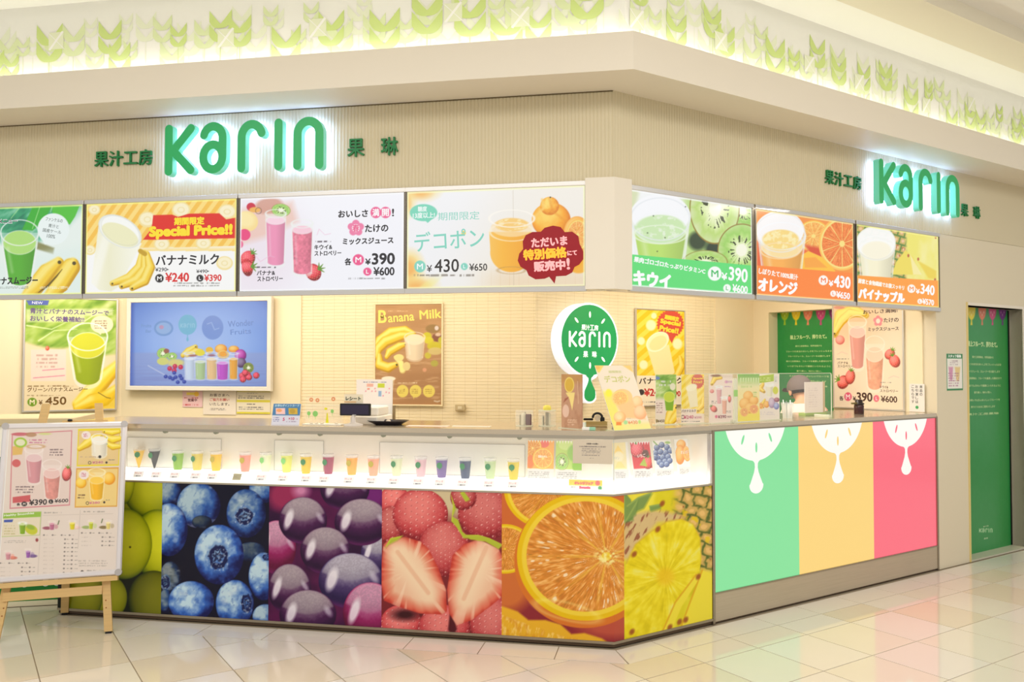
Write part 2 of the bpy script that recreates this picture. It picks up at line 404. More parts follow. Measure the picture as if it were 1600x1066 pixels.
        s.line([(cx - w0, y0), (cx - w1, y1 - 3)], w0 * .025, cup, .7); s.line([(cx + w0, y0), (cx + w1, y1 - 3)], w0 * .025, cup, .7)
        s.line([(cx - w0 * .62, yf + h * .12), (cx - w1 * .6, y1 - h * .2)], w0 * .05, (255, 255, 255), .35, w0 * .2)
        return s
    def logo(s, cx, cy, rr, c=(24, 140, 80), ink=(255, 255, 255)):
        s.el(cx, cy, rr, rr, c); s.poly([(cx - rr * .12, cy + rr * .9), (cx + rr * .12, cy + rr * .9), (cx + rr * .2, cy + rr * 1.6), (cx - rr * .2, cy + rr * 1.6)], c); return s
    def karin(s, cx, cy, w, c, k=1.0):
        for path, cl in KARIN_FLAT:
            s.line([(cx + (x - .5) * w, cy + (.14 - z) * w) for x, z in (path + path[:1] if cl else path)], .0235 * w * k, c)
        return s
    def mesh(s, name, x0=0, z1=None, y=-.0008, mat=None, back=True):
        z1 = s.hm if z1 is None else z1
        nv_, nu_ = s.nv, s.nu
        co_ = np.zeros((nv_ * nu_, 3)); co_[:, 0] = (x0 + s.U * s.wm).ravel(); co_[:, 1] = y; co_[:, 2] = (z1 - s.V * s.hm).ravel()
        idx = np.arange(nv_ * nu_).reshape(nv_, nu_)
        F = np.stack([idx[1:, :-1], idx[1:, 1:], idx[:-1, 1:], idx[:-1, :-1]], -1).reshape(-1, 4)
        cols = np.clip(s.C, 0, 1).reshape(-1, 3); vs = [co_]; cl = [cols]; base = len(co_); extra = []
        for i, (text, px, py, w, h, c, bold, rot) in enumerate(s.txt):
            uu, vv = .5, .5
            for _ in range(8):
                q = s.q; X = (1 - uu) * (1 - vv) * q[0] + uu * (1 - vv) * q[1] + uu * vv * q[2] + (1 - uu) * vv * q[3]
                du = (1 - vv) * (q[1] - q[0]) + vv * (q[2] - q[3]); dv = (1 - uu) * (q[3] - q[0]) + uu * (q[2] - q[1])
                e = np.array((px, py)) - X; J = np.array([du, dv]).T; st = np.linalg.solve(J, e); uu += st[0]; vv += st[1]
            Wl = np.linalg.norm(du); Hl = np.linalg.norm(dv)
            g, GF, asp = glyphs(text); a = (g[:, 0] - .5) * w; b = (g[:, 1] - .5) * h
            offs = [(0, 0)]
            if bold: offs = [(0, 0)] + [(bold * math.cos(k * PI / 3), bold * math.sin(k * PI / 3)) for k in range(6)]
            cr, sr = math.cos(math.radians(rot)), math.sin(math.radians(rot))
            for k, (ox, oy) in enumerate(offs):
                aa = a * cr - b * sr + ox; bb = a * sr + b * cr + oy
                P = np.zeros((len(g), 3)); P[:, 0] = x0 + (uu + aa / Wl) * s.wm; P[:, 2] = z1 - (vv - bb / Hl) * s.hm; P[:, 1] = y - .0004 - .00003 * k - .0001 * (i % 3)
                vs.append(P); cl.append(np.tile(np.array(c) / 255., (len(g), 1))); extra += [tuple(t_ + base for t_ in q_) for q_ in GF]; base += len(g)
        V = np.concatenate(vs); Cc = np.concatenate(cl)
        Cc = np.where(Cc <= .04045, Cc / 12.92, ((Cc + .055) / 1.055) ** 2.4)
        me = bpy.data.meshes.new(name); nF = len(F); ls = [4] * nF + [len(e_) for e_ in extra]
        loops = np.concatenate([F.ravel(), np.array([i for e_ in extra for i in e_], int)]) if extra else F.ravel()
        me.vertices.add(len(V)); me.vertices.foreach_set('co', V.astype(np.float32).ravel())
        me.loops.add(len(loops)); me.loops.foreach_set('vertex_index', loops.astype(np.int32))
        me.polygons.add(len(ls)); st = np.concatenate([[0], np.cumsum(ls)[:-1]]); me.polygons.foreach_set('loop_start', st.astype(np.int32)); me.polygons.foreach_set('loop_total', np.array(ls, np.int32))
        me.update(calc_edges=True)
        ca = me.color_attributes.new('ink', 'FLOAT_COLOR', 'POINT'); ca.data.foreach_set('color', np.concatenate([Cc, np.ones((len(Cc), 1))], 1).astype(np.float32).ravel())
        me.materials.append(mat or Mprint('printed_paper')); return me
def arc(cx, cz, rx, rz, a0, a1, n=12):
    return [(cx + rx * math.cos(math.radians(a0 + (a1 - a0) * k / n)), cz + rz * math.sin(math.radians(a0 + (a1 - a0) * k / n))) for k in range(n + 1)]
# the five letters of the shop's name as strokes: millimetres, 1000 wide and 300 high
LET = [('k', [([(25, 25), (25, 275)], 0), ([(166, 272), (48, 138)], 0), ([(48, 150), (166, 28)], 0)], 0),
       ('a', [(arc(84, 208, 60, 68, 163, 0, 12) + [(144, 190), (144, 105)], 0), (arc(84, 98, 60, 72, 0, 345, 23), 1)], 222),
       ('r', [([(25, 25), (25, 200)] + arc(88, 200, 63, 76, 170, 18, 12), 0)], 460),
       ('i', [([(22, 28), (22, 275)], 0)], 690),
       ('n', [([(25, 25), (25, 205)] + arc(91, 205, 66, 71, 170, 10, 12) + [(157, 205), (157, 25)], 0)], 803)]
KARIN_FLAT = [([((ox + x) / 985., z / 985.) for x, z in p], c) for _, st, ox in LET for p, c in st]
# ================================================================ the setting
def off_pts(o, xl, sr):
    """path parallel to the shop front at outward offset o: left end, corner, right end"""
    return [Vector((xl, -o, 0)), BI * o, eR * sr + nR * o]
def band(name, o0, o1, z0, z1, mat, xl=-7.0, sr=7.5, label_kind='structure'):
    a = off_pts(o0, xl, sr); b = off_pts(o1, xl, sr); v = []
    for z in (z0, z1):
        v += [(p.x, p.y, z) for p in a] + [(p.x, p.y, z) for p in b]
    F = []
    for i in (0, 1):
        F += [(i, i + 1, i + 4, i + 3), (i + 6, i + 9, i + 10, i + 7), (i + 3, i + 4, i + 10, i + 9), (i, i + 6, i + 7, i + 1)]
    F += [(0, 3, 9, 6), (2, 8, 11, 5)]
    mb = MB(); mb.add(v, F); o = mb.build(name, mat); o['kind'] = label_kind
    return o
# --- floor: grout bed with a tile border along the counter and a square grid laid parallel to the right-hand front
floor = MB().add([(-9, -7, -.004), (12, -7, -.004), (12, 12, -.004), (-9, 12, -.004)], [(0, 1, 2, 3)]).build('floor', M('grout', (158, 142, 118), .7)); floor['kind'] = 'structure'
TILES = [M('floor_tile_cream', (230, 220, 202), .06, noise=.05, nscale=3, spec=.6), M('floor_tile_beige', (225, 211, 187), .06, noise=.05, nscale=3, spec=.6), M('floor_tile_pale', (230, 221, 208), .06, noise=.04, nscale=3, spec=.6)]
def clip(poly, a, b, c):
    """keep a*x + b*y <= c"""
    out = []
    for i in range(len(poly)):
        p, q = poly[i - 1], poly[i]; dp = a * p[0] + b * p[1] - c; dq = a * q[0] + b * q[1] - c
        if (dp <= 0) != (dq <= 0):
            t = dp / (dp - dq); out.append((p[0] + (q[0] - p[0]) * t, p[1] + (q[1] - p[1]) * t))
        if dq <= 0: out.append(q)
    return out
def parea(p): return abs(sum(p[i - 1][0] * p[i][1] - p[i][0] * p[i - 1][1] for i in range(len(p)))) / 2
G = .0028
rnd = random.Random(7)
def tile(polys, mat):
    mb = MB()
    for p in polys:
        if sum(p[i - 1][0] * p[i][1] - p[i][0] * p[i - 1][1] for i in range(len(p))) < 0: p = p[::-1]
        mb.hprism(p, -.004, 0)
    return mb.build('tile', mat, floor)
eB = Vector((-eR.y, eR.x, 0)); P_ = .4015
# border tiles, left run
BO = .217; TW = .402
mi = BI * (BO - G)
xs = [-.29 - TW * k for k in range(9)]
edges = [None] + xs
for k in range(9):
    x1 = edges[k]; x0 = max(edges[k + 1], -3.3) + G
    if x1 is None: pl = [(x0, -.024), (x0, -(BO - G)), (mi.x - G * 1.5, mi.y), (BI.x * .024 - G, BI.y * .024)]
    else: pl = [(x0, -.024), (x0, -(BO - G)), (x1 - G, -(BO - G)), (x1 - G, -.024)]
    tile([pl], TILES[2])
def Rp(s_, o_): q = eR * s_ + nR * o_; return (q.x, q.y)
ss = [.244 + P_ * k for k in range(14)]
c0 = BI * .024
BR = .212
mi2 = BI * BR
tile([[(c0.x + G, c0.y), (mi2.x + G * 1.5, mi2.y + .001), Rp(ss[0] - G, BR - G), Rp(ss[0] - G, .024)]], TILES[2])
for k in range(13):
    tile([[Rp(ss[k] + G, .024), Rp(ss[k] + G, BR - G), Rp(ss[k + 1] - G, BR - G), Rp(ss[k + 1] - G, .024)]], TILES[2])
# grid tiles
def cellpoly(i, j):
    a0, a1, b0, b1 = .244 + P_ * i + G, .244 + P_ * (i + 1) - G, -.412 + P_ * j + G, -.412 + P_ * (j + 1) - G
    return [tuple((eR * a + eB * b)[:2]) for a, b in ((a0, b0), (a1, b0), (a1, b1), (a0, b1))]
campos = Vector((0.29, -4.5, 0)); fwd = Vector((-math.sin(yaw), math.cos(yaw), 0)); n_t = 0
far = []
for i in range(-22, 18):
    for j in range(-14, 16):
        c = cellpoly(i, j); cx = sum(p[0] for p in c) / 4; cy = sum(p[1] for p in c) / 4
        out = []
        A_ = clip(clip(c, 0, 1, -BO - G), -1, 0, 3.3)                           # in front of the left run
        if A_ and parea(A_) > .0006: out.append(A_)
        A_ = clip(clip(c, 1, 0, -3.3), -.384, .923, -.384 * -3.567 + .923 * .105)   # in front of the angled counter
        if A_ and parea(A_) > .0006: out.append(A_)
        if cx > -.6:
            B_ = clip(clip(c, -nR.x, -nR.y, -BR - G), 0, -1, BO + G)
            if B_ and parea(B_) > .0006: out.append(B_)
        if not out: continue
        d = Vector((cx, cy, 0)) - campos; dep = d.dot(fwd); lat = d.dot(Vector((math.cos(yaw), math.sin(yaw), 0)))
        vis = dep > 2.6 and abs(lat) < dep * .66 + .35
        k = (i * 7 + j * 13) % 5
        mt = TILES[1] if (i * 3 + j * 5 + (i * j) % 3) % 4 in (1,) else TILES[0] if k < 3 else TILES[2]
        if vis: tile(out, mt); n_t += 1
        else: far.append((out, mt))
for mt in TILES:
    mb = MB()
    for out, m_ in far:
        if m_ is mt:
            for p in out:
                if sum(p[i - 1][0] * p[i][1] - p[i][0] * p[i - 1][1] for i in range(len(p))) < 0: p = p[::-1]
                mb.hprism(p, -.004, 0)
    o = mb.build('outer_tiles', mt, floor); o['kind'] = 'stuff'

# --- the front above the counter
def ribs(name, fr, x0, x1, z0, z1, pitch=.02, depth=.1, mat=FASCIA, d=.0028):
    mb = MB(); v = []; k = int((x1 - x0) / pitch); F = []
    prof = []
    for i in range(k):
        a = x0 + i * pitch; prof += [(a, 0), (a + pitch * .58, 0), (a + pitch * .72, d), (a + pitch * .86, d)]
    prof.append((x0 + k * pitch, 0)); prof.append((x1, 0))
    for z in (z0, z1): v += [(p[0], p[1], z) for p in prof]
    n_ = len(prof); F = [(i, i + 1, i + 1 + n_, i + n_) for i in range(n_ - 1)]
    mb.add(v, F); mb.box(x0, x1, .012, depth, z0, z1)
    return wallobj(name, mb, mat, fr)
ribs('wall_fascia_left', 'L', -7.0, 0, 2.482, 2.978)
ribs('wall_fascia_right', 'R', 0, 3.35, 2.482, 2.978)
wallobj('wall_fascia_far', MB().box(3.35, 7.5, 0, .1, 2.482, 2.978), FASCIA, 'R')
wallobj('shadow_gap_strip', MB().box(-7, 0, -.004, .02, 2.972, 2.977), M('shadow_gap', (110, 96, 66), .8), 'L')  # solid strip; its dark colour stands in for the shadow gap under the soffit
band('wall_soffit', .308, -.5, 2.978, 3.172, PALE)
# leaf printed wall above the ledge, and the lamp hidden behind the ledge
band('wall_upper', .188, .1, 3.0, 3.62, M('upper_wall', (244, 243, 236), .6))
cv = band('cove_lamp', .262, .205, 3.1725, 3.186, M('cove_glow', (255, 253, 240), .5, emit=3.6))
tag(cv, 'warm white light strip hidden behind the ledge under the leaf wall', 'lamp', kind='thing')
band('ceiling_recess', .5, -.6, 3.62, 3.7, M('recess_lit_white', (252, 252, 246), .6))  # cove light on the recess is put into its whiter base colour
band('ceiling_beam', .775, .5, 3.59, 3.8, M('beam_unlit_cream', (236, 230, 210), .6))  # creamier base colour stands for the cove light not reaching the beam
band('ceiling', 2.1, .775, 3.68, 3.8, M('ceiling_white', (240, 238, 232), .6))
# corner post cover between the two rows of menu boards
mb = MB(); p = [Vector((-.148, 0, 0)), Vector((-.148, -.022, 0)), BI * .022, eR * .115 + nR * .022, eR * .115, Vector((0, 0.05, 0))]
mb.hprism([(q.x, q.y) for q in p], 1.905, 2.505); o = mb.build('trim_2', PALE); o['kind'] = 'structure'
# header underside and backing behind the boards
mb = MB(); mb.box(-7.0, -.05, .012, .12, 1.905, 2.48); wallobj('wall_header_left', mb, PALE, 'L')
mb = MB(); mb.box(0.05, 3.165, .012, .12, 1.905, 2.48); wallobj('wall_header_right', mb, PALE, 'R')
# right-hand wall with the doorway
mb = MB(); mb.box(3.165, 3.553, 0, .3, 0, 2.48); mb.box(3.553, 4.40, 0, .3, 1.962, 2.48); mb.box(4.40, 7.5, 0, .3, 0, 2.48); mb.box(3.115, 3.165, 0, .3, 0, 2.48)
wallobj('wall_right', mb, M('right_wall', (224, 212, 184), .55, bump=.04, nscale=120), 'R')
mb = MB(); mb.box(3.535, 3.553, -.006, .1, 0, 1.985, 1); mb.box(3.553, 4.40, -.006, .1, 1.962, 1.985); mb.box(4.40, 4.418, -.006, .1, 0, 1.985)
wallobj('trim_3', mb, [PALE, M('jamb_gold', (222, 200, 130), .5)], 'R')
wallobj('trim_4', MB().box(3.553, 4.40, -.002, .3, 0, .012), M('threshold', (206, 200, 178), .3), 'R')
# inside the shop
def cladding(name, fr, x0, x1, y, z0, z1, mat=TILEW, pitch=.0254):
    """rows of slim tiles: each row stands proud of its joint"""
    mb = MB(); n_ = int((z1 - z0) / pitch); prof = []
    for i in range(n_):
        a = z0 + i * pitch; prof += [(y + .003, a), (y, a + .002), (y, a + pitch - .004), (y + .003, a + pitch - .002)]
    prof += [(y + .003, z1)]
    v = [(x0, p[0], p[1]) for p in prof] + [(x1, p[0], p[1]) for p in prof]; k = len(prof)
    mb.add(v, [(i, i + k, i + 1 + k, i + 1) for i in range(k - 1)]); mb.box(x0, x1, y + .004, y + .1, z0, z1)
    return wallobj(name, mb, mat, fr)
BKX = -BI * 1.7
sC = BKX.dot(eR)
mt = M('cream_tile_joints', (242, 226, 188), .3)
nt = mt.node_tree; b_ = nt.nodes['Principled BSDF']; tc = nt.nodes.new('ShaderNodeTexCoord'); sx = nt.nodes.new('ShaderNodeSeparateXYZ'); nt.links.new(tc.outputs['Object'], sx.inputs[0])
m1 = nt.nodes.new('ShaderNodeMath'); m1.operation = 'DIVIDE'; m1.inputs[1].default_value = .088; nt.links.new(sx.outputs['X'], m1.inputs[0])
m2 = nt.nodes.new('ShaderNodeMath'); m2.operation = 'FRACT'; nt.links.new(m1.outputs[0], m2.inputs[0])
m3 = nt.nodes.new('ShaderNodeMath'); m3.operation = 'LESS_THAN'; m3.inputs[1].default_value = .035; nt.links.new(m2.outputs[0], m3.inputs[0])
mx = nt.nodes.new('ShaderNodeMix'); mx.data_type = 'RGBA'; mx.inputs['A'].default_value = (*lin(hexc((242, 226, 188))), 1); mx.inputs['B'].default_value = (*lin(hexc((228, 209, 168))), 1)
nt.links.new(m3.outputs[0], mx.inputs['Factor']); nt.links.new(mx.outputs['Result'], b_.inputs['Base Color'])
cladding('wall_back', 'L', -2.56, BKX.x, 1.7, 0, 2.5, mt)
cladding('wall_back_right', 'R', sC, 2.607, 1.7, 0, 2.5, mt)
wallobj('wall_back_plain', MB().box(2.607, 3.25, 1.69, 1.8, 0, 2.5), INWALL, 'R')
wallobj('wall_back_left', MB().box(-4.6, -2.56, 1.69, 1.8, 0, 2.5), INWALL, 'L')
# wall behind the far left, parallel to the right-hand front
wallobj('wall_left', MB().box(-3.6, -1.77, 4.09, 4.2, 0, 2.5), INWALL, 'R')
# side wall at the counter's right end with a recess for the inner door
mb = MB(); mb.box(-.865, -.1, 0, .12, 0, 2.5); mb.box(-1.52, -.865, 0, .12, 1.966, 2.5); mb.box(-1.8, -1.52, 0, .12, 0, 2.5)
wallobj('wall_side', mb, INWALL, 'S')
mb = MB(); mb.box(-7, .0, .12, 1.8, 2.5, 2.56); wallobj('ceiling_shop_left', mb, INWALL, 'L')
mb = MB(); mb.hprism([tuple((eR * a - nR * b)[:2]) for a, b in ((0.0, .1), (3.25, .1), (3.25, 1.8), (.6, 1.8))], 2.5, 2.56); o = mb.build('ceiling_shop_right', INWALL); o['kind'] = 'structure'
# ================================================================ the counter
INK = Mprint('counter_print', .3, coat=.04, spec=.25)
cb = thing('service_counter', 'long service counter faced with large fruit photographs, bent at its corner', 'counter', 'L', 0, 0, 0)
# plinth, carcass and metal edges, following the bend
def bent(mb, x0, s1, d0, d1, z0, z1, mi=0):
    a = -BI * d0; b = -BI * d1; r0 = eR * s1 - nR * d0; r1 = eR * s1 - nR * d1
    mb.hprism([(x0, d0), (a.x, a.y), (b.x, b.y), (x0, d1)], z0, z1, mi)
    mb.hprism([(a.x, a.y), (r0.x, r0.y), (r1.x, r1.y), (b.x, b.y)], z0, z1, mi)
    return mb
mb = MB(); bent(mb, -3.325, .744, .012, .6, .03, .80); bent(mb, -3.325, .744, .26, .6, .80, 1.085); mb.build('carcass', M('carcass_cream', (226, 212, 184), .5), cb)
bent(MB(), -3.325, .744, .006, .58, .004, .026).build('foot_rail', M('dark_rail', (92, 72, 52), .5), cb)
bent(MB(), -3.33, .748, -.004, .02, .022, .036).build('base_edge', STEEL2, cb)
bent(MB(), -3.33, .748, -.003, .02, .802, .812).build('shelf_edge', STEEL, cb)
def panel(name, art, x0, x1, parent, mat, fr_rot=0, z1=.802, label=None):
    me = art.mesh(name, x0, z1, 0.0, mat); o = link(name, me, parent)
    if fr_rot: o.rotation_euler[2] = fr_rot
    if label: o['label'] = label
    return o
def fruit(quad, w, cell=1.0): return Art(quad, w, .766, cell)
# 1 green grapes -----------------------------------------------------------
a = fruit([(93.2, 749.6), (254.0, 754.4), (251.3, 959.9), (89.9, 949.9)], .686).fr(180, 740, 3.81)
a.fill((16, 22, 6))
gr = ((40, 62, 4), (152, 158, 12), (206, 206, 40))
for (x, y, rx, ry, k) in ((-260, 120, 170, 170, .7), (160, 60, 190, 230, .8), (200, 90, 150, 170, .9), (60, 20, 60, 160, 1), (-60, 180, 120, 130, .8), (250, 420, 150, 205, 1.06), (60, 420, 160, 212, 1), (230, 750, 150, 170, .62), (-30, 740, 105, 130, .85), (-190, 720, 120, 170, .8), (-150, 470, 110, 170, .9)):
    a.ball(x, y, rx, ry, *[tuple(int(v * k) for v in c) for c in gr], lx=.25, ly=-.1, edge=.35, mott=.05, ms=60)
a.el(92, 440, 6, 6, (60, 60, 10))
panel('fruit_panel', a, -3.33, -2.644, cb, INK, label='photo panel of green grapes')
# 2 blueberries ------------------------------------------------------------
a = fruit([(254.0, 754.4), (420.9, 759.3), (419.0, 970.2), (251.3, 959.9)], .677).fr(180, 740, 3.81)
a.fill((8, 8, 34))
bl = ((14, 18, 74), (52, 98, 180), (188, 214, 228))
for i, (x, y, rx, ry, k, cr) in enumerate(((320, 110, 75, 80, .8, 0), (885, 80, 85, 95, .9, 0), (810, 470, 90, 60, .5, 0), (330, 625, 65, 100, .45, 1), (300, 760, 40, 70, .7, 0), (500, 190, 130, 135, .93, 0), (520, 290, 60, 40, .4, 0), (782, 238, 115, 145, .85, 2), (322, 335, 112, 158, 1.03, 0), (895, 850, 75, 70, .95, 0), (885, 615, 88, 142, 1.02, 3), (455, 765, 137, 122, 1.08, 0), (715, 775, 112, 140, 1.03, 4), (622, 484, 146, 178, 1.04, 5))):
    cc = [tuple(min(255, int(v * k)) for v in c) for c in bl]
    a.ball(x, y, rx, ry, *cc, lx=-.38, ly=-.42, mott=.34, ms=34, seed=20 + i, edge=.1)
    mm = a.mk(a.ed(x, y, rx, ry)); a.put(mm * sst(.62, .8, a.n(14, 26, seed=50 + i, rot=30)), (30, 62, 150), .3)
    a.put(mm * sst(.6, .85, a.n(60, 40, seed=70 + i)), (222, 232, 236), .4)
    if cr:
        cx, cy, w, h = {1: (300, 650, 30, 40), 2: (772, 255, 58, 62), 3: (905, 500, 34, 22), 4: (785, 775, 36, 62), 5: (618, 500, 66, 88)}[cr]
        x_, y_ = a.loc(cx, cy); th = np.arctan2(y_ / h, x_ / w); ra = np.hypot(x_ / w, y_ / h); wob = .25 * (vnoise(th * 3.2 + 9, ra * 2, 31 + i) - .5)
        a.put(mm * sst(1.25, .95, ra + wob), (78, 120, 186), .5); a.put(mm * sst(.25, .1, np.abs(ra + wob - .68)), (16, 22, 70), .95); a.put(mm * sst(.2, .06, np.abs(ra + wob * 2 - .25)), (16, 20, 58), .8)
        a.put(mm * (ra < 1.1) * sst(.55, .8, a.n(12, seed=90 + i)), (214, 226, 236), .55)
panel('fruit_panel', a, -2.644, -1.967, cb, INK, label='photo panel of blueberries')
# 3 red grapes --------------------------------------------------------------
a = fruit([(420.9, 759.3), (597.0, 764.6), (595.8, 981.1), (419.0, 970.2)], .678).fr(180, 740, 3.81)
a.fill((44, 6, 50)); a.put(sst(.3, .7, a.n(160, seed=3)), (88, 16, 70)); a.el(1010, 130, 100, 90, (150, 42, 84), soft=60); a.el(1110, 100, 45, 40, (205, 130, 170), soft=50); a.el(1540, 110, 70, 90, (110, 30, 110), soft=50)
for i, (x, y, rx, ry, col, t) in enumerate(((1370, 90, 145, 130, 0, .6), (960, 440, 120, 160, 1, .6), (1560, 480, 95, 130, 2, .7), (1470, 290, 160, 140, 0, .62), (1120, 280, 145, 140, 0, .62), (1255, 460, 150, 140, 0, .6), (1040, 690, 130, 150, 0, .55), (1405, 640, 190, 165, 2, .6), (1150, 840, 170, 145, 0, .58), (1520, 830, 160, 180, 1, .6))):
    dk, md, lt = (((34, 4, 44), (70, 24, 72), (172, 156, 164)), ((84, 6, 46), (146, 30, 92), (210, 150, 180)), ((30, 14, 62), (70, 50, 100), (184, 178, 192)))[col]
    mm = a.mk(a.ed(x, y, rx, ry)); X = (a.X - x) / rx; Y = (a.Y - y) / ry
    a.ball(x, y, rx, ry, dk, md, lt, lx=0, ly=-.75, edge=.15, mott=.06, ms=14, seed=i)
    top = mm * sst(.06, -.06, Y - (-.06 + .18 * np.cos(X * 2.6) - .12)) * sst(1.0, .9, np.hypot(X, Y)); a.put(top * sst(.15, -.9, Y), tuple(int(min(255, v * 1.2)) for v in lt), .85); a.put(top, tuple(int(v * .86) for v in lt), .45)
    a.put(mm * sst(.16, -.16, Y + .1 + .1 * (a.n(40, seed=i + 3) - .5)) * sst(.35, .6, a.n(7, seed=60 + i)) * (np.hypot(X, Y) < .93), (120, 104, 122), .22)
    a.el(x - rx * .58, y - ry * .05, rx * .16, ry * .42, (246, 240, 246), 18, .85, soft=rx * .1)
    a.el(x + rx * .72, y - ry * .12, rx * .1, ry * .22, (226, 220, 232), -32, .6, soft=rx * .1)
    a.put(mm * sst(.5, .95, Y) * sst(.75, 1, np.hypot(X, Y)), (140, 40, 120), .5)
panel('fruit_panel', a, -1.967, -1.289, cb, INK, label='photo panel of dark red grapes')
# 4 strawberries -------------------------------------------------------------
a = fruit([(597.0, 764.6), (784.1, 770.2), (783.8, 992.7), (595.8, 981.1)], .683).fr(590, 740, 2.963)
a.fill((208, 190, 150)); a.vgrad(200, (140, 50, 54), 420, (120, 34, 40), sst(150, 260, a.Y))
def seeds(cx, cy, rx, ry, p, seed, rot=0):
    x, y = a.loc(cx, cy, rot); mm = a.mk(a.ed(cx, cy, rx, ry, rot)); q = (y / p + .5 * (np.floor(x / p) % 2)); fx = (x / p) % 1 - .5; fy = q % 1 - .5
    jit = vnoise(np.floor(x / p) * 1.7, np.floor(q) * 2.3, seed); d = np.hypot(fx, fy * 1.15)
    a.put(mm * sst(.36, .26, d) * sst(.14, .24, d), (226, 132, 130), .4 ); a.put(mm * sst(.16, .06, d), (150, 52, 50), .45); a.put(mm * (d < .3) * (fx < -.04) * (fy < -.02) * (jit > .35), (252, 214, 206), .55)
rb = ((128, 26, 36), (196, 68, 72), (232, 128, 122))
for (x, y, rx, ry, p, k) in ((80, 130, 75, 75, 26, 1.05), (60, 240, 60, 90, 24, .9), (200, 190, 130, 120, 27, 1), (500, 190, 125, 120, 26, .92), (400, 110, 60, 60, 24, .9), (310, 350, 118, 128, 20, .95), (110, 700, 100, 90, 25, 1.05), (540, 700, 110, 130, 25, .95), (310, 720, 120, 110, 25, 1)):
    a.ball(x, y, rx, ry, *[tuple(min(255, int(v * k)) for v in c) for c in rb], mott=.1, ms=30, edge=.3, lx=-.1, ly=-.5); seeds(x, y, rx, ry, p, int(x))
a.el(130, 655, 60, 26, (60, 14, 22), soft=30); a.line([(345, 640), (350, 720)], [6, 20], (80, 18, 28), soft=10)
for pts, cx, cy, tip in (([(28, 330), (60, 300), (130, 295), (200, 315), (240, 350), (285, 440), (320, 540), (325, 640), (300, 655), (200, 650), (90, 615), (30, 590), (10, 480)], 150, 450, (310, 640)),
                         ([(350, 380), (400, 330), (470, 305), (560, 350), (600, 430), (590, 560), (520, 620), (440, 680), (370, 705), (335, 650), (325, 540)], 465, 450, (350, 690))):
    mm = a.mk(a.pd(pts), 5); dd = -a.pd(pts)
    ax = a.seg([(cx - (tip[0] - cx) * .35, cy - (tip[1] - cy) * .45), (cx + (tip[0] - cx) * .55, cy + (tip[1] - cy) * .55)], 6)
    x_, y_ = a.loc(cx, cy); fib = vnoise(np.arctan2(y_, x_) * 11, np.hypot(x_, y_) / 90, 8)
    t_ = np.clip(dd / 75, 0, 1) + (fib - .5) * .24; a.put(mm, a.ramp(t_, [(0, (196, 60, 48)), (.22, (222, 108, 84)), (.5, (228, 142, 112)), (.85, (238, 190, 156))]))
    a.put(mm * sst(95, 5, ax), (248, 222, 186), .8); a.put(mm * sst(8, 0, ax), (232, 176, 140), .6); a.put(mm * sst(.62, .8, vnoise(np.arctan2(y_, x_) * 9, np.hypot(x_, y_) / 200, 18)) * sst(30, 70, ax), (252, 226, 196), .5)
for pts in ([(30, 350), (60, 300), (120, 288), (90, 310), (50, 330)], [(340, 90), (365, 160), (350, 200), (375, 215), (395, 270), (430, 300), (400, 300), (370, 250), (345, 220), (352, 150)], [(410, 285), (470, 285), (520, 300), (580, 330), (560, 350), (500, 315), (430, 305)], [(385, 90), (410, 130), (430, 120), (400, 80)]):
    a.poly(pts, (192, 200, 60)); a.poly([(x + 5, y + 5) for x, y in pts], (150, 164, 44), .35)
panel('fruit_panel', a, -1.289, -.606, cb, INK, label='photo panel of halved strawberries')
# 5 oranges (this print turns the corner) ---------------------------------------
def orange(quad, w):
    a = fruit(quad, w).fr(590, 740, 2.963)
    a.fill((170, 66, 44)); a.vgrad(380, (206, 106, 50), 620, (140, 40, 48)); a.el(600, 520, 110, 120, (206, 110, 52), soft=60); a.el(1090, 700, 150, 60, (186, 80, 60), soft=40)
    kw = dict(rind=(232, 190, 14), pith=(240, 208, 60), pulp=(222, 140, 52), lt=(246, 190, 110))
    a.citrus(800, 70, 215, 190, seg_n=10, c0=.05, seed=40, seam=.2, **kw); a.citrus(590, 350, 135, 115, seg_n=9, c0=.04, seed=41, seam=.2, **kw)
    a.poly([(560, 610), (650, 640), (700, 680), (780, 680), (850, 700), (900, 745), (960, 740), (1040, 765), (1090, 800), (1095, 860), (560, 860)], (232, 176, 40), soft=10)
    mm = a.mk(a.pd([(560, 650), (700, 700), (880, 760), (1060, 790), (1080, 860), (560, 860)])); a.put(mm * sst(.5, .75, a.n(10, 26, seed=5, rot=15)), (250, 216, 130), .7); a.put(mm * sst(.5, .75, a.n(18, 40, seed=6, rot=-10)), (216, 140, 36), .6)
    a.el(960, 405, 326, 312, (214, 116, 40)); a.citrus(965, 385, 318, 298, seg_n=9, c0=.07, seed=44, cx2=95, cy2=0, seam=.1, **kw)
    x_, y_ = a.loc(1060, 385); th = np.arctan2(y_, x_); ra = np.hypot(x_, y_); mm = a.mk(a.ed(965, 385, 270, 250))
    sp = vnoise(th * 26, ra / 34, 77); a.put(mm * sst(.76, .9, sp) * sst(60, 120, ra), (255, 240, 210), .8); a.put(mm * sst(.3, .1, sp), (206, 112, 40), .4)
    a.put(mm * sst(.12, .03, np.abs(((th / 6.283 * 9) % 1) - .5)) * sst(250, 60, ra), (240, 200, 70), .55); a.put(a.mk(a.ed(1062, 385, 55, 42), 30) * sst(.35, .7, a.n(12, seed=9)), (250, 240, 160), .9)
    a.ring(880, 640, 150, 40, 10, (252, 240, 150), 14, .35, soft=10)
    return a
a = orange([(784.1, 770.2), (959.0, 775.4), (959.5, 1003.5), (783.8, 992.7)], .606); panel('fruit_panel', a, -.606, 0, cb, INK, label='photo panel of cut oranges')
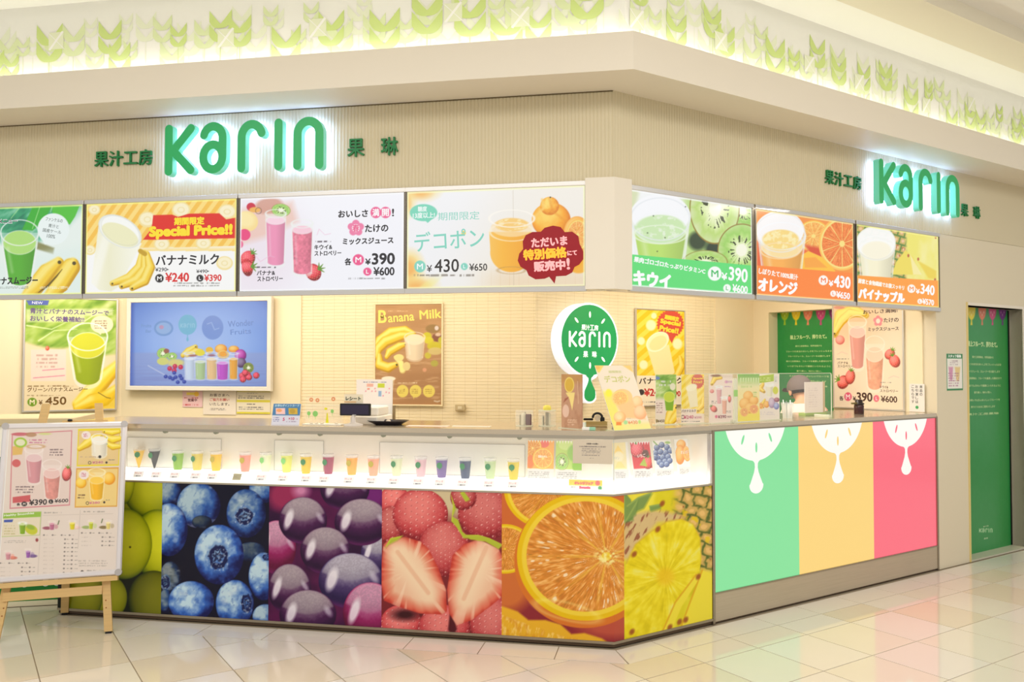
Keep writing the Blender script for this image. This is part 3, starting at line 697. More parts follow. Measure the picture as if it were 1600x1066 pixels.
a = orange([(959.0, 775.4), (975.1, 773.6), (975.6, 999.7), (959.5, 1003.5)], .072); panel('fruit_panel', a, 0, .072, cb, INK, AN, label='narrow end of the orange photo folded round the corner')
# 6 pineapple ---------------------------------------------------------------------
a = fruit([(975.1, 773.6), (1111.9, 758.3), (1113.1, 967.1), (975.6, 999.7)], .669).fr(590, 740, 2.963)
a.fill((222, 208, 30)); a.put(sst(.3, .75, a.n(60, 110, seed=2, rot=20)), (240, 226, 70)); a.put(sst(.55, .8, a.n(50, 160, seed=4, rot=20)), (208, 188, 10), .8)
sk = sst(0, 60, a.X + (a.Y - 250) * .1 - 1330) * sst(470, 430, a.Y) * sst(1.0, .9, ((a.X - 1330) / 280) ** 4); a.put(sk, (206, 170, 92))
wx = (a.n(50, seed=91) - .5) * 34; wy = (a.n(50, seed=95) - .5) * 34; cx_ = (a.X + wx + (a.Y + wy) * .35) / 64; cy_ = (a.Y + wy - (a.X + wx) * .25) / 54; d = np.abs((cx_ + .5 * (np.floor(cy_) % 2)) % 1 - .5); e = np.abs(cy_ % 1 - .5)
a.put(sk * sst(.32, .5, np.maximum(d, e)) * sst(.25, .5, a.n(24, seed=33)), (50, 82, 24), .8); a.put(sk * sst(.3, .15, np.hypot(d, e)), (240, 196, 120), .8); a.put(sk * sst(.75, .9, a.n(22, seed=6)), (150, 60, 40), .8); a.put(sk * sst(.62, .75, a.n(30, seed=16)), (232, 200, 20), .75)
br = a.mk(a.pd([(1140, 190), (1280, 170), (1390, 190), (1400, 215), (1290, 230), (1200, 330), (1160, 400), (1130, 400)]), 25); a.put(br, (214, 186, 130)); a.put(br * sst(.55, .7, a.n(9, 40, seed=8, rot=25)), (150, 88, 60), .9)
for q in ([(1140, 80), (1170, 120), (1180, 215), (1140, 225)], [(1150, 150), (1200, 110), (1265, 85), (1225, 160), (1180, 180)], [(1140, 230), (1200, 120), (1190, 190)], [(1250, 150), (1305, 140), (1300, 160), (1255, 175)]): a.poly(q, (150, 172, 90), soft=4); a.poly([(x + 4, y + 6) for x, y in q], (96, 130, 66), .45, soft=6)
sl = [(1150, 420), (1190, 330), (1260, 270), (1330, 225), (1400, 212), (1455, 235), (1490, 300), (1495, 400), (1480, 500), (1380, 620), (1310, 740), (1150, 760), (1130, 600)]
mm = a.mk(a.pd(sl), 4); x_, y_ = a.loc(1325, 480); th = np.arctan2(y_, x_); ra = np.hypot(x_, y_)
a.put(mm, a.ramp(vnoise(th * 9, ra / 70, 12) * .4 + vnoise(th * 24, ra / 40, 15) * .2 + a.n(30, seed=13) * .4, [(.2, (214, 192, 4)), (.42, (232, 210, 20)), (.6, (242, 224, 50)), (.85, (240, 234, 130))])); a.put(mm * sst(60, 20, ra), (236, 190, 20), .7)
a.put(a.mk(np.abs(a.pd(sl)) - 4, 5) * (a.Y < 420), (216, 180, 60), .6)
for q in ([(1300, 760), (1370, 600), (1470, 470), (1490, 480), (1400, 620), (1340, 760)], [(1380, 760), (1440, 600), (1500, 450), (1560, 470), (1560, 760)]): a.poly(q, (240, 222, 60), soft=6); a.line([q[0], q[1], q[2]], 3, (222, 160, 20), .9, 6)
for (x, y) in ((1175, 735), (1185, 375), (1290, 260), (1345, 715), (1390, 690), (1420, 680), (1480, 480), (1310, 140)): a.el(x, y, 10, 15, (150, 70, 30), 30, .85, soft=8)
panel('fruit_panel', a, .072, .741, cb, INK, AN, label='photo panel of cut pineapple')

# --- the lit display case on top of the fruit panels -----------------------------
dc = thing('display_case', 'glazed display case with a glowing white shelf set over the fruit panels', 'display case', 'L', 0, 0, 0)
CASEW = M('case_white', (242, 238, 226), .5, emit=.08, ecol=(255, 246, 226))
bent(MB(), -3.32, .738, .012, .30, .813, .826).build('lit_floor', GLOW, dc)
bent(MB(), -3.32, .738, .115, .258, .826, .857).build('step', GLOW, dc)
bent(MB(), -3.32, .738, .25, .259, .857, 1.10).build('back_wall', CASEW, dc)
for x0, x1 in ((-3.05, -2.41), (-2.057, -1.744), (-1.39, -.522)):
    bp_ = MB().box(x0, x1, .244, .25, .857, 1.0405).build('back_panel', M('back_panel_white', (240, 238, 230), .5, emit=.08, ecol=(255, 247, 232)), dc)
    MB().ring(x0, x1, .86, 1.0405, .0025, .2425, .2445, 0, .0003).build('panel_edge', M('panel_edge_grey', (176, 172, 166), .4), bp_)
e = MB(); e.box(.738, .744, .0, .26, .813, 1.1); o = e.build('end_panel', CASEW, dc); o.rotation_euler[2] = AN
GPANE = M('case_glass', (255, 255, 255), .02, alpha=.07, spec=.5)
o = MB().box(-3.325, -.004, .002, .007, .818, 1.104).build('glass_pane', GPANE, dc)
o = MB().box(.004, .736, .002, .007, .818, 1.104).build('glass_pane', GPANE, dc); o.rotation_euler[2] = AN
o = MB().box(-.002, .002, .001, .008, .818, 1.104).build('glass_edge', M('glass_edge', (196, 200, 190), .2), dc)
o = MB().box(.728, .735, -.003, .02, .813, 1.10).build('end_frame', ALU, dc); o.rotation_euler[2] = AN
# --- worktop
wt = thing('worktop', 'brushed steel worktop running along the whole counter', 'worktop', 'L', 0, 0, 0)
mb = MB(); bent(mb, -3.36, 3.098, -.004, .62, 1.121, 1.147); mb.build('top', M('worktop_steel', (214, 198, 172), .2, .75, bump=.1, nscale=40, stretch=(.05, 1, 6)), wt)
mb = MB(); bent(mb, -3.36, .744, -.002, .05, 1.103, 1.121); mb.build('front_lip', STEEL, wt)
for x in (-2.63, -2.305, -1.91, -1.66, -1.283, -.90, -.508):
    MB().prism(arc(x, 1.106, .014, .013, 180, 360, 8), -.006, .012).build('clip', M('clip_grey', (150, 150, 130), .4, .5), wt)
# --- right-hand run with the three lit colour panels
lc = thing('lit_counter', 'steel framed counter with three lit panels in green, yellow and pink', 'counter', 'R', 0, 0, 0)
MB().box(.762, 3.112, .03, .6, .03, 1.118).build('carcass', M('carcass_cream', (226, 212, 184), .5), lc)
each('frame_post', [(.744, .764, -.004, .6, .0, 1.121), (3.094, 3.112, -.004, .6, .0, 1.121)], STEEL2, lc)
each('frame_bar', [(.764, 3.094, -.004, .03, 1.112, 1.121), (.764, 3.094, -.004, .03, .172, .18)], STEEL2, lc)
MB().box(.764, 3.094, .0, .03, .012, .172).build('kick_plate', M('kick_steel', (200, 184, 158), .4, .35, bump=.2, nscale=30, stretch=(.1, 1, 4), noise=.2), lc)
MB().box(.75, 3.11, .01, .58, 0.0, .012).build('foot_rail', MATS['dark_rail'], lc)
def lit(name, c, k): return M(name, tuple(int(v * .45) for v in c), .22, emit=k, ecol=c, coat=.15)
LW = lit('lit_white', (252, 252, 244), .86)
for (x0, x1, c, nm, lab, cx) in ((.766, 1.529, (136, 230, 160), 'lit_green', 'lit green panel with half a fruit slice and a drop in white', 1.131), (1.529, 2.322, (255, 216, 128), 'lit_yellow', 'lit yellow panel with half a fruit slice and a drop in white', 1.930), (2.322, 3.092, (255, 112, 130), 'lit_pink', 'lit pink panel with half a fruit slice and a drop in white', 2.716)):
    mt_ = lit(nm, c, .82)
    p_ = MB().box(x0, x1, .004, .03, .18, 1.112).build('lit_panel', mt_, lc); p_['label'] = lab
    R_ = .28; cz = 1.2
    th0 = math.degrees(math.asin((1.112 - cz) / R_))
    pts = arc(cx, cz, R_, R_, 180 - th0, 360 + th0, 40)
    # outline of the half slice running into a thin neck and a drop
    low = [q for q in pts]
    mid = len(low) // 2
    L1 = [q for q in low if q[0] < cx - .028]; R1 = [q for q in low if q[0] > cx + .028]
    neck = [(cx - .024, .917), (cx - .014, .905), (cx - .012, .88), (cx - .02, .85), (cx - .04, .81), (cx - .056, .78)]
    drop = arc(cx, .772, .062, .05, 175, 365, 18)
    out = L1 + neck + drop + [(2 * cx - x, z) for x, z in neck[::-1]] + R1
    MB().prism(out, .0025, .004).build('drop_motif', LW, p_)
    for sx_, sz_, rt in ((-.12, 1.052, 22), (0, 1.0, 0), (.128, 1.055, -25)):
        a_ = math.radians(rt); q = [(cx + sx_ + .0085 * math.cos(t) * math.cos(a_) - .031 * math.sin(t) * math.sin(a_) * -1, sz_ - .0085 * math.cos(t) * math.sin(a_) * 1 + .031 * math.sin(t) * math.cos(a_)) for t in [2 * PI * k / 14 for k in range(14)]]
        MB().prism(q, .0012, .0026).build('seed', mt_, p_)
# ================================================================ lit menu boards above the counter
BINK = Mprint('backlit_print', .3, emit=.92, base=0)
DARK = (44, 40, 48)
def board(fr, x0, x1, art, label, z0=1.925, z1=2.468, sag=0.0):
    t = thing('menu_board', label, 'menu board', fr, x0, 0, z0, 'backlit menu boards over the counter')
    w = x1 - x0; h = z1 - z0
    link('light_panel', art.mesh('light_panel', 0, h, -.001, BINK), t)
    MB().box(-.006, w + .006, .0005, .011, -.01, h + .01).build('box', ALUD, t)
    each('frame_rail', [(-.010, w + .010, -.012, .01, h, h + .026), (-.010, w + .010, -.012, .01, -.03, 0)], ALU, t, .002)
    each('frame_upright', [(-.0105, -.002, -.006, .01, 0, h), (w + .002, w + .0105, -.006, .01, 0, h)], ALUD, t)
    return t
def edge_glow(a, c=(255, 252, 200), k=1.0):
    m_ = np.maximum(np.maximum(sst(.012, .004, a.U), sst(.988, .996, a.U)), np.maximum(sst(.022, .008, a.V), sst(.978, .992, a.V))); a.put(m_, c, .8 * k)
def price(a, x, y, w, h, s, c, bold=1.0): a.t(s, x, y, w, h, c, bold)
def price_tag(a, x, y, r_, letter, c, ink=(255, 255, 255), b=.6):
    a.el(x, y, r_, r_, c); a.t(letter, x, y, r_ * (1.0 if letter == 'M' else .6), r_ * .95, ink, b)

# far left: green smoothie -------------------------------------------------
a = Art([(-88.9, 328.3), (129.8, 319.9), (127.6, 459.5), (-91.7, 463.0)], .99, .543, .9).fr(0, 300, 6.27)
a.fill((232, 242, 236))
lf = sst(60, -60, a.Y - 470 - 60 * np.sin(a.X / 130.)) * sst(900, 560, a.X + (a.Y - 150) * .9); a.put(lf, (40, 150, 110))
ln = a.n(150, 60, seed=21, rot=-40); a.put(lf, a.ramp(ln, [(.2, (20, 110, 84)), (.5, (54, 160, 110)), (.8, (150, 210, 176))]), .9)
a.poly([(230, 370), (330, 150), (520, 140), (430, 300), (330, 380)], (60, 176, 52), soft=10); a.poly([(520, 140), (780, 140), (740, 240), (690, 320), (600, 300), (520, 200)], (84, 194, 60), soft=8)
for q in ([(400, 150), (330, 360)], [(200, 160), (120, 260)], [(520, 145), (505, 200)]): a.line(q, 4, (170, 226, 150), .8, 6)
a.poly([(380, 490), (540, 550), (530, 610), (370, 560)], (140, 140, 90), soft=20)
a.put(sst(560, 700, a.Y + (a.X - 300) * .2), (226, 240, 234), .85)
a.banana([(260, 1040), (360, 930), (470, 790), (590, 690)], 88); a.banana([(470, 1060), (600, 900), (700, 740), (730, 700)], 92)
a.line([(390, 985), (480, 920), (560, 830), (615, 760)], [4, 10, 8, 3], (96, 76, 16), .9, 8)
a.glass(205, 400, 880, 185, 120, (88, 176, 48), (176, 222, 120), ey=.34, fillt=.2)
a.el(532, 365, 152, 155, (236, 246, 244)); a.poly([(420, 460), (520, 500), (450, 515)], (236, 246, 244))
for s_, x, y, w in (('ファンケルの', 540, 275, 165), ('青汁と', 535, 335, 100), ('国産ケール', 520, 385, 180), ('100%', 510, 435, 80)): a.t(s_, x, y, w, 36, (120, 130, 126), .6, -10)
a.t('メニュー', 90, 288, 190, 44, (250, 252, 250), 4); a.t('メニュー', 90, 288, 185, 38, (60, 56, 60), 1.6)
a.t('グリーンバナナスムージー', 20, 872, 720, 74, (30, 36, 34), 3.4)
a.t('¥450', -330, 750, 240, 90, (60, 40, 30), 3); price_tag(a, -500, 750, 44, 'M', (60, 130, 50))
a.fine(400, 925, 740, 950, 2, (250, 250, 240)); a.fine(0, 925, 350, 950, 2, (90, 100, 90), .6)
edge_glow(a, (246, 255, 150)); board('L', -4.19, -3.2, a, 'lit menu board showing a green smoothie beside bananas')
# banana milk ---------------------------------------------------------------
a = Art([(135.5, 319.7), (369.7, 310.8), (368.2, 455.6), (133.4, 459.4)], .985, .543, .9).fr(0, 160, 3.333)
a.fill((250, 250, 248)); k_ = (a.Y + (a.X - 440) * .02 < 765)
st_ = sst(-2, 2, 22 * np.sin((a.X + a.Y * .72) / 8.6)); a.put(k_ * 1., (254, 222, 130)); a.put(k_ * st_, (248, 196, 80))
a.put(sst(740, 775, a.Y) * (a.Y < 775), (252, 226, 150))
for (x, y, r_) in ((493, 560, 32), (950, 560, 48), (775, 610, 48), (1185, 570, 46), (850, 740, 42), (1065, 735, 40), (470, 770, 30), (1172, 838, 42)):
    a.el(x, y, r_, r_ * .86, (246, 226, 160)); a.el(x, y - 2, r_ * .82, r_ * .68, (252, 242, 204)); a.ring(x, y, r_ * .34, r_ * .28, 3, (232, 208, 130), a=.7)
a.poly([(805, 588), (905, 585), (935, 597), (990, 580), (1145, 578), (1180, 610), (1235, 600), (1235, 708), (800, 716), (752, 716), (790, 668), (800, 636)], (226, 40, 28))
a.t('期間限定', 992, 618, 152, 38, (255, 226, 40), 2.2); a.t('Special Price!!', 998, 675, 420, 62, (255, 226, 40), 5.2)
a.glass(0, 0, 1, 1, 1, (255,) * 3, (255,) * 3)
gl = [(520, 640), (745, 700), (640, 960), (560, 985), (480, 940)]
mm = a.mk(a.pd([(515, 650), (745, 735), (625, 960), (585, 985), (520, 978), (478, 940)]), 6); sh = (a.X - 480) / 260
a.put(mm, a.ramp(sh, [(0, (248, 246, 226)), (.35, (240, 238, 206)), (1, (250, 250, 238))])); a.put(mm * sst(40, 10, np.abs(a.X - 560 + (a.Y - 700) * .3)), (255, 255, 250), .5)
a.el(630, 672, 122, 74, (250, 251, 246), 28); a.el(630, 690, 104, 52, (240, 238, 196), 25); a.ring(630, 672, 120, 73, 5, (226, 230, 222), 28, .9)
a.put(a.mk(np.abs(a.ed(632, 668, 110, 66, 28)) - 2), (196, 200, 190), .3)
for q in (([(745, 790), (735, 860), (680, 915), (590, 945)], 26), ([(760, 785), (765, 870), (720, 925), (640, 960)], 28), ([(775, 790), (790, 860), (760, 930), (695, 970)], 27)): a.banana(*q)
a.line([(738, 775), (762, 790)], 12, (200, 160, 40)); 
a.t('バナナミルク', 982, 820, 322, 52, (34, 32, 38), 1.8)
a.t('¥290▸', 852, 871, 70, 20, (60, 60, 64), .5); a.t('¥490▸', 1062, 880, 66, 18, (60, 60, 64), .5)
price_tag(a, 838, 917, 22, 'M', (34, 32, 36)); price_tag(a, 1047, 916, 18, 'L', (34, 32, 36))
a.t('¥240', 930, 911, 120, 46, (220, 40, 40), 1.8); a.t('¥390', 1113, 914, 86, 34, (220, 40, 40), 1.2)
a.fine(910, 935, 1195, 962, 2, (120, 120, 116), .6)
edge_glow(a, (255, 250, 140)); board('L', -3.175, -2.19, a, 'lit menu board for banana milk with a red price burst')
# pink milk -------------------------------------------------------------------
a = Art([(375.9, 310.6), (631.2, 300.8), (630.4, 451.4), (374.4, 455.5)], .995, .543, .9).fr(360, 160, 3.332)
a.fill((246, 246, 252)); a.put(sst(420, 100, np.hypot(a.X - 120, a.Y - 760)), (236, 220, 232), .6)
a.poly([(50, 560), (330, 520), (360, 620), (200, 700), (50, 740)], (238, 196, 180), .8, 40)
a.el(205, 540, 75, 42, (214, 158, 140), -8, .9, 14); a.el(110, 545, 24, 22, (206, 44, 70)); a.el(90, 620, 58, 52, (250, 222, 150), 20); a.el(80, 610, 50, 40, (255, 238, 178), 20, .8, 20)
a.kiwi(270, 562, 50, 34, 5); a.el(75, 690, 32, 30, (236, 74, 130)); a.el(52, 740, 16, 20, (236, 74, 130), a=.8)
a.el(130, 560, 30, 14, (240, 180, 90)); a.ring(150, 565, 16, 16, 3, (60, 50, 50), a=.6)
for (x, y, rx, ry, ro) in ((92, 815, 38, 44, 40), (90, 860, 46, 30, 80), (440, 885, 46, 40, 60)): a.berry(x, y, rx, ry, ro, c=(220, 52, 66))
a.glass(242, 580, 850, 54, 48, (240, 150, 186), (250, 214, 228), ey=.2, fillt=.13); a.glass(382, 632, 895, 56, 50, (234, 128, 152), (250, 206, 220), ey=.2, fillt=.12, texture=.35)
a.t('おいしさ', 646, 580, 150, 36, (30, 28, 36), 1.6)
for x in (762, 811): a.el(x, 574, 27, 30, (240, 100, 150))
a.t('満', 762, 574, 34, 38, (255, 255, 255), 1); a.t('開', 811, 574, 34, 38, (255, 255, 255), 1); a.t('!', 849, 574, 8, 38, (30, 28, 36), 1.4)
for k in range(5):
    b = math.radians(72 * k - 90); a.el(660 + 24 * math.cos(b), 655 + 24 * math.sin(b), 19, 19, (240, 130, 170))
a.el(660, 655, 20, 20, (252, 226, 236)); a.t('春', 660, 655, 32, 36, (236, 90, 140), 1)
a.t('たけの', 766, 656, 116, 38, (30, 28, 36), 1.6); a.t('ミックスジュース', 722, 722, 256, 32, (30, 28, 36), 1.6)
a.t('各', 620, 830, 32, 36, (30, 28, 36), 1.4); price_tag(a, 673, 820, 29, 'M', (240, 90, 144)); price_tag(a, 719, 882, 21, 'L', (240, 90, 144))
a.t('¥', 722, 830, 26, 30, (30, 28, 36), 1.4); a.t('390', 800, 815, 112, 56, (30, 28, 36), 2.6); a.t('¥600', 803, 880, 104, 42, (30, 28, 36), 1.6)
a.t('キウイ&', 492, 754, 92, 24, (40, 38, 44), 1); a.t('ストロベリー', 516, 786, 138, 24, (40, 38, 44), 1); a.t('バナナ&', 190, 888, 96, 24, (40, 38, 44), 1); a.t('ストロベリー', 212, 919, 134, 24, (40, 38, 44), 1)
a.fine(450, 718, 550, 732, 1, (90, 80, 90)); a.fine(140, 852, 270, 866, 1, (90, 80, 90)); a.fine(620, 910, 850, 924, 1, (140, 140, 140), .7)
a.line([(460, 690), (470, 660), (500, 690), (530, 684)], 1.4, (240, 190, 214), .8); a.line([(135, 800), (160, 830), (210, 800), (235, 806)], 1.4, (240, 190, 214), .8)
edge_glow(a, (255, 255, 255)); board('L', -2.165, -1.17, a, 'lit menu board with two tall pink milk drinks and strawberries')
# citrus -------------------------------------------------------------------------
a = Art([(636.5, 300.6), (913.7, 290.0), (913.9, 446.8), (635.8, 451.3)], .998, .543, .9).fr(620, 270, 4.324)
a.fill((244, 244, 246)); a.put(sst(300, 900, a.X + (a.Y - 300) * .4), (244, 238, 226), .8)
a.put(sst(560, 740, a.Y) * sst(450, 800, a.X), (240, 216, 180), .8); a.put(sst(2, 0, np.abs((a.X % 62) - 31)) * sst(600, 740, a.Y) * (a.X > 560), (226, 190, 140), .35)
a.line([(797, 120), (802, 760)], 1, (170, 150, 120), .5)
for (x, y, rx, ry) in ((170, 120, 110, 60), (90, 640, 90, 110), (140, 760, 120, 60), (60, 200, 60, 90)): a.el(x, y, rx, ry, (252, 222, 130), a=.75, soft=60); a.el(x - 10, y + 10, rx * .6, ry * .6, (246, 170, 80), a=.7, soft=50)
a.put(sst(60, 20, np.abs(a.X - 250 + (a.Y - 730) * 1.2)) * sst(660, 760, a.Y), (246, 240, 150), .5)
a.ball(1050, 320, 128, 118, (222, 120, 20), (250, 168, 40), (255, 214, 100), mott=.1, ms=26); a.ball(1040, 225, 62, 62, (224, 126, 24), (250, 176, 52), (255, 220, 110), mott=.35, ms=18)
a.line([(990, 180), (1000, 240), (940, 300)], 8, (252, 206, 110), .7, 10); a.line([(1040, 180), (1060, 260), (1150, 330)], 8, (236, 150, 40), .5, 12); a.el(1045, 166, 5, 5, (60, 60, 30))
a.ball(1220, 420, 90, 125, (226, 130, 30), (250, 176, 70), (255, 214, 130)); a.citrus(1225, 420, 74, 105, seg_n=9, pulp=(250, 170, 80), lt=(255, 210, 140), rind=(250, 190, 80)); a.el(1230, 600, 80, 80, (248, 180, 60), soft=10)
mm = a.mk(np.minimum(a.pd([(636, 400), (930, 400), (920, 540), (645, 540)]), a.ed(785, 540, 142, 132)))
a.put(mm, a.ramp((a.X - 640) / 290, [(0, (250, 196, 90)), (.3, (250, 186, 60)), (.75, (246, 172, 50)), (1, (252, 206, 110))])); a.el(788, 372, 140, 62, (252, 226, 180), a=.7); a.el(788, 352, 112, 46, (250, 206, 120), soft=8)
a.put(a.mk(a.ed(788, 352, 108, 42)) * sst(.5, .7, a.n(30, 14, seed=9)), (255, 236, 180), .8); a.ring(788, 310, 150, 58, 6, (255, 250, 240), a=.9); a.ring(788, 400, 146, 62, 6, (255, 240, 210), a=.8); a.ring(785, 660, 92, 24, 5, (180, 140, 80), a=.5)
a.el(185, 270, 96, 58, (126, 216, 188)); a.poly([(190, 318), (260, 300), (214, 340)], (126, 216, 188))
a.t('糖度', 177, 245, 62, 34, (240, 252, 248), 1); a.t('13度以上!', 187, 288, 152, 38, (240, 252, 248), 1.2)
a.t('期間限定', 428, 292, 285, 56, (140, 214, 196), 0)
MT_ = (134, 214, 194); a.t('デコポン', 362, 452, 480, 130, MT_, 1.2, 3); a.el(462, 408, 15, 15, (250, 214, 70))
price_tag(a, 160, 634, 40, 'M', MT_); a.t('¥', 226, 648, 36, 46, (40, 36, 34), .6); a.t('430', 346, 628, 166, 86, (40, 36, 34), 1.4); price_tag(a, 467, 634, 24, 'L', MT_); a.t('¥650', 562, 638, 120, 48, (40, 36, 34), 1)
a.fine(110, 680, 620, 706, 1, (130, 120, 110), .7)
edge_glow(a, (255, 255, 200)); bt = board('L', -1.15, -.152, a, 'lit menu board with a knobbly orange fruit and orange juice')
# dark red cloud card hung over its corner
s_ = thing('price_bubble', 'dark red cloud shaped card stuck over the corner of a menu board', 'card', 'L', -.151, 0, 1.9)
a = Art([(810, 352), (914, 352), (914, 444), (810, 444)], .374, .334, .8).fr(620, 270, 4.324)
outl = [(1075, 745), (1040, 700), (1010, 712), (950, 715), (905, 690), (890, 655), (850, 630), (832, 590), (842, 545), (868, 515), (865, 465), (885, 425), (930, 405), (985, 405), (1010, 380), (1065, 367), (1115, 378), (1142, 412), (1190, 410), (1230, 440), (1238, 490), (1262, 540), (1262, 590), (1235, 625), (1205, 640), (1190, 675), (1150, 695), (1085, 698)]
a.fill((150, 8, 20)); a.put(sst(600, 360, a.Y), (166, 12, 26), .6)
def wcoord(x, y): return ((x / 4.324 + 620 - 914) * .00360, (444 - (270 + y / 4.324)) * .003606 - .0)
pts = [wcoord(x, y) for x, y in outl][::-1]
pts = pts if sum(pts[i - 1][0] * pts[i][1] - pts[i][0] * pts[i - 1][1] for i in range(len(pts))) > 0 else pts[::-1]
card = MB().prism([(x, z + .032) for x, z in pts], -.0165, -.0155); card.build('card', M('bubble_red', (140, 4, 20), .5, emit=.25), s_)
a = Art([(832 / 4.324 + 620, 367 / 4.324 + 270), (1262 / 4.324 + 620, 367 / 4.324 + 270), (1262 / 4.324 + 620, 745 / 4.324 + 270), (832 / 4.324 + 620, 745 / 4.324 + 270)], 99.45 * .0036, 87.4 * .003606, 6).fr(620, 270, 4.324); a.fill((140, 4, 20))
for (tx_, x, y, w, h, c, b) in (('ただいま', 1040, 472, 232, 56, (230, 160, 160), 3), ('特別価格', 1012, 548, 280, 66, (250, 170, 40), 4), ('にて', 1190, 548, 60, 28, (230, 160, 160), 2), ('販売中', 1042, 628, 200, 62, (230, 160, 160), 4), ('!', 1164, 618, 16, 70, (230, 160, 160), 3)): a.t(tx_, x, y, w, h, c, b, 3)
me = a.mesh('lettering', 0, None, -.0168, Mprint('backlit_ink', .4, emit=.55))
# only the letters are kept; the sheet under them is the cut-out card
import bmesh
bm = bmesh.new(); bm.from_mesh(me); bmesh.ops.delete(bm, geom=[v for v in bm.verts if v.index < a.nu * a.nv], context='VERTS'); bm.to_mesh(me); bm.free()
x0_, z0_ = wcoord(832, 745); o = link('lettering', me, s_); o.location = (x0_, 0, z0_ + .032)
# kiwi ----------------------------------------------------------------------------
def strip(a, y0, y1, c): a.put(sst(-1.5, 1.5, a.Y - (y0 + (y1 - y0) * a.U)), c)
a = Art([(983.9, 296.1), (1174.2, 325.5), (1175.1, 460.4), (984.3, 447.0)], .982, .527, .75).fr(970, 220, 4.1)
a.fill((190, 222, 130)); a.put(sst(430, 330, a.X), (246, 248, 248)); a.put(sst(60, 20, a.X + (a.Y - 680) * .2), (200, 210, 140), .6)
a.kiwi(770, 450, 150, 90, 20, seed=4); a.el(470, 640, 60, 60, (50, 70, 40), soft=30); a.el(570, 690, 50, 50, (40, 60, 40), soft=30)
a.kiwi(585, 430, 168, 232, 0, g=(190, 220, 120), lt=(226, 240, 180), seed=11); a.kiwi(765, 700, 165, 170, 10, g=(160, 212, 100), seed=14); a.kiwi(520, 780, 150, 80, 0, g=(176, 216, 110), seed=19)
a.glass(240, 480, 820, 180, 140, (190, 226, 110), (210, 236, 190), ey=.3, fillt=.22); a.el(240, 470, 178, 130, (250, 251, 254), a=.96); a.el(240, 560, 150, 86, (206, 234, 180), soft=12); a.put(a.mk(a.ed(240, 560, 146, 80)) * sst(.55, .75, a.n(26, seed=5)), (236, 246, 226), .8)
a.ring(240, 500, 178, 136, 7, (232, 236, 240), a=.8); a.ring(240, 600, 160, 60, 6, (238, 248, 226), a=.8)
for (x, y) in ((195, 480), (218, 708), (265, 620), (160, 590), (392, 420)): a.el(x, y, 4, 4, (50, 60, 40), a=.8)
strip(a, 728, 800, (98, 224, 122))
a.t('果肉ゴロゴロたっぷりビタミンC', 300, 798, 440, 34, (250, 255, 250), 1.6, -5); a.t('キウイ', 188, 890, 215, 88, (255, 255, 255), 6, -3)
price_tag(a, 582, 850, 46, 'M', (250, 255, 250), (60, 190, 100), 1); price_tag(a, 665, 944, 26, 'L', (250, 255, 250), (60, 190, 100), .6)
a.t('¥', 646, 868, 36, 44, (255, 255, 255), 2, -3); a.t('390', 742, 858, 128, 84, (255, 255, 255), 3, -3); a.t('¥600', 755, 950, 104, 48, (255, 255, 255), 2, -3)
edge_glow(a, (255, 255, 255)); board('R', .118, 1.10, a, 'lit menu board for kiwi juice with a green price strip', 1.928, 2.455)
# orange --------------------------------------------------------------------------
a = Art([(1180.8, 326.5), (1332.6, 349.9), (1333.9, 471.5), (1181.7, 460.9)], .977, .527, .7).fr(1160, 220, 3.636)
a.fill((248, 150, 60)); a.put(sst(480, 620, a.Y + (a.X - 80) * .3) * sst(460, 300, a.X), (238, 96, 50), .9); a.el(380, 470, 150, 80, (246, 150, 70), soft=40)
a.citrus(390, 540, 96, 90, seg_n=9, pulp=(255, 176, 80), lt=(255, 212, 130), rind=(255, 190, 70)); a.poly([(340, 590), (450, 610), (470, 700), (420, 730)], (222, 80, 40), soft=20)
a.citrus(560, 585, 140, 152, seg_n=10, rind=(255, 196, 90), pulp=(246, 126, 50), lt=(255, 176, 100), seed=6); a.poly([(320, 650), (360, 625), (440, 660), (520, 740), (480, 760), (310, 740)], (255, 196, 60), soft=5); a.poly([(335, 665), (400, 660), (470, 720), (340, 720)], (250, 160, 60), .8, 8)
a.glass(215, 540, 800, 128, 100, (252, 178, 80), (252, 224, 160), ey=.3, fillt=.2); a.el(205, 505, 130, 108, (252, 252, 254), a=.97); a.el(208, 560, 98, 56, (250, 218, 130), soft=8); a.put(a.mk(a.ed(208, 560, 94, 52)) * sst(.5, .7, a.n(20, seed=6)), (255, 244, 190), .8)
a.ring(207, 520, 132, 112, 6, (236, 234, 232), a=.8); a.ring(205, 625, 104, 46, 5, (255, 226, 180), a=.8)
strip(a, 708, 752, (255, 136, 52))
a.t('しぼりたて100%果汁', 196, 758, 210, 32, (255, 250, 240), 1.3, -5); a.t('オレンジ', 193, 828, 204, 68, (255, 255, 255), 4.5, -3)
price_tag(a, 447, 792, 28, 'M', (255, 250, 244), (250, 120, 50), .8); price_tag(a, 506, 868, 18, 'L', (255, 250, 244), (250, 120, 50), .5)
a.t('¥', 492, 810, 24, 32, (255, 255, 255), 1.6, -3); a.t('430', 560, 802, 98, 64, (255, 255, 255), 2.6, -3); a.t('¥650', 566, 878, 82, 36, (255, 255, 255), 1.5, -3)
edge_glow(a, (255, 240, 170)); board('R', 1.138, 2.115, a, 'lit menu board for orange juice with an orange price strip', 1.928, 2.455)
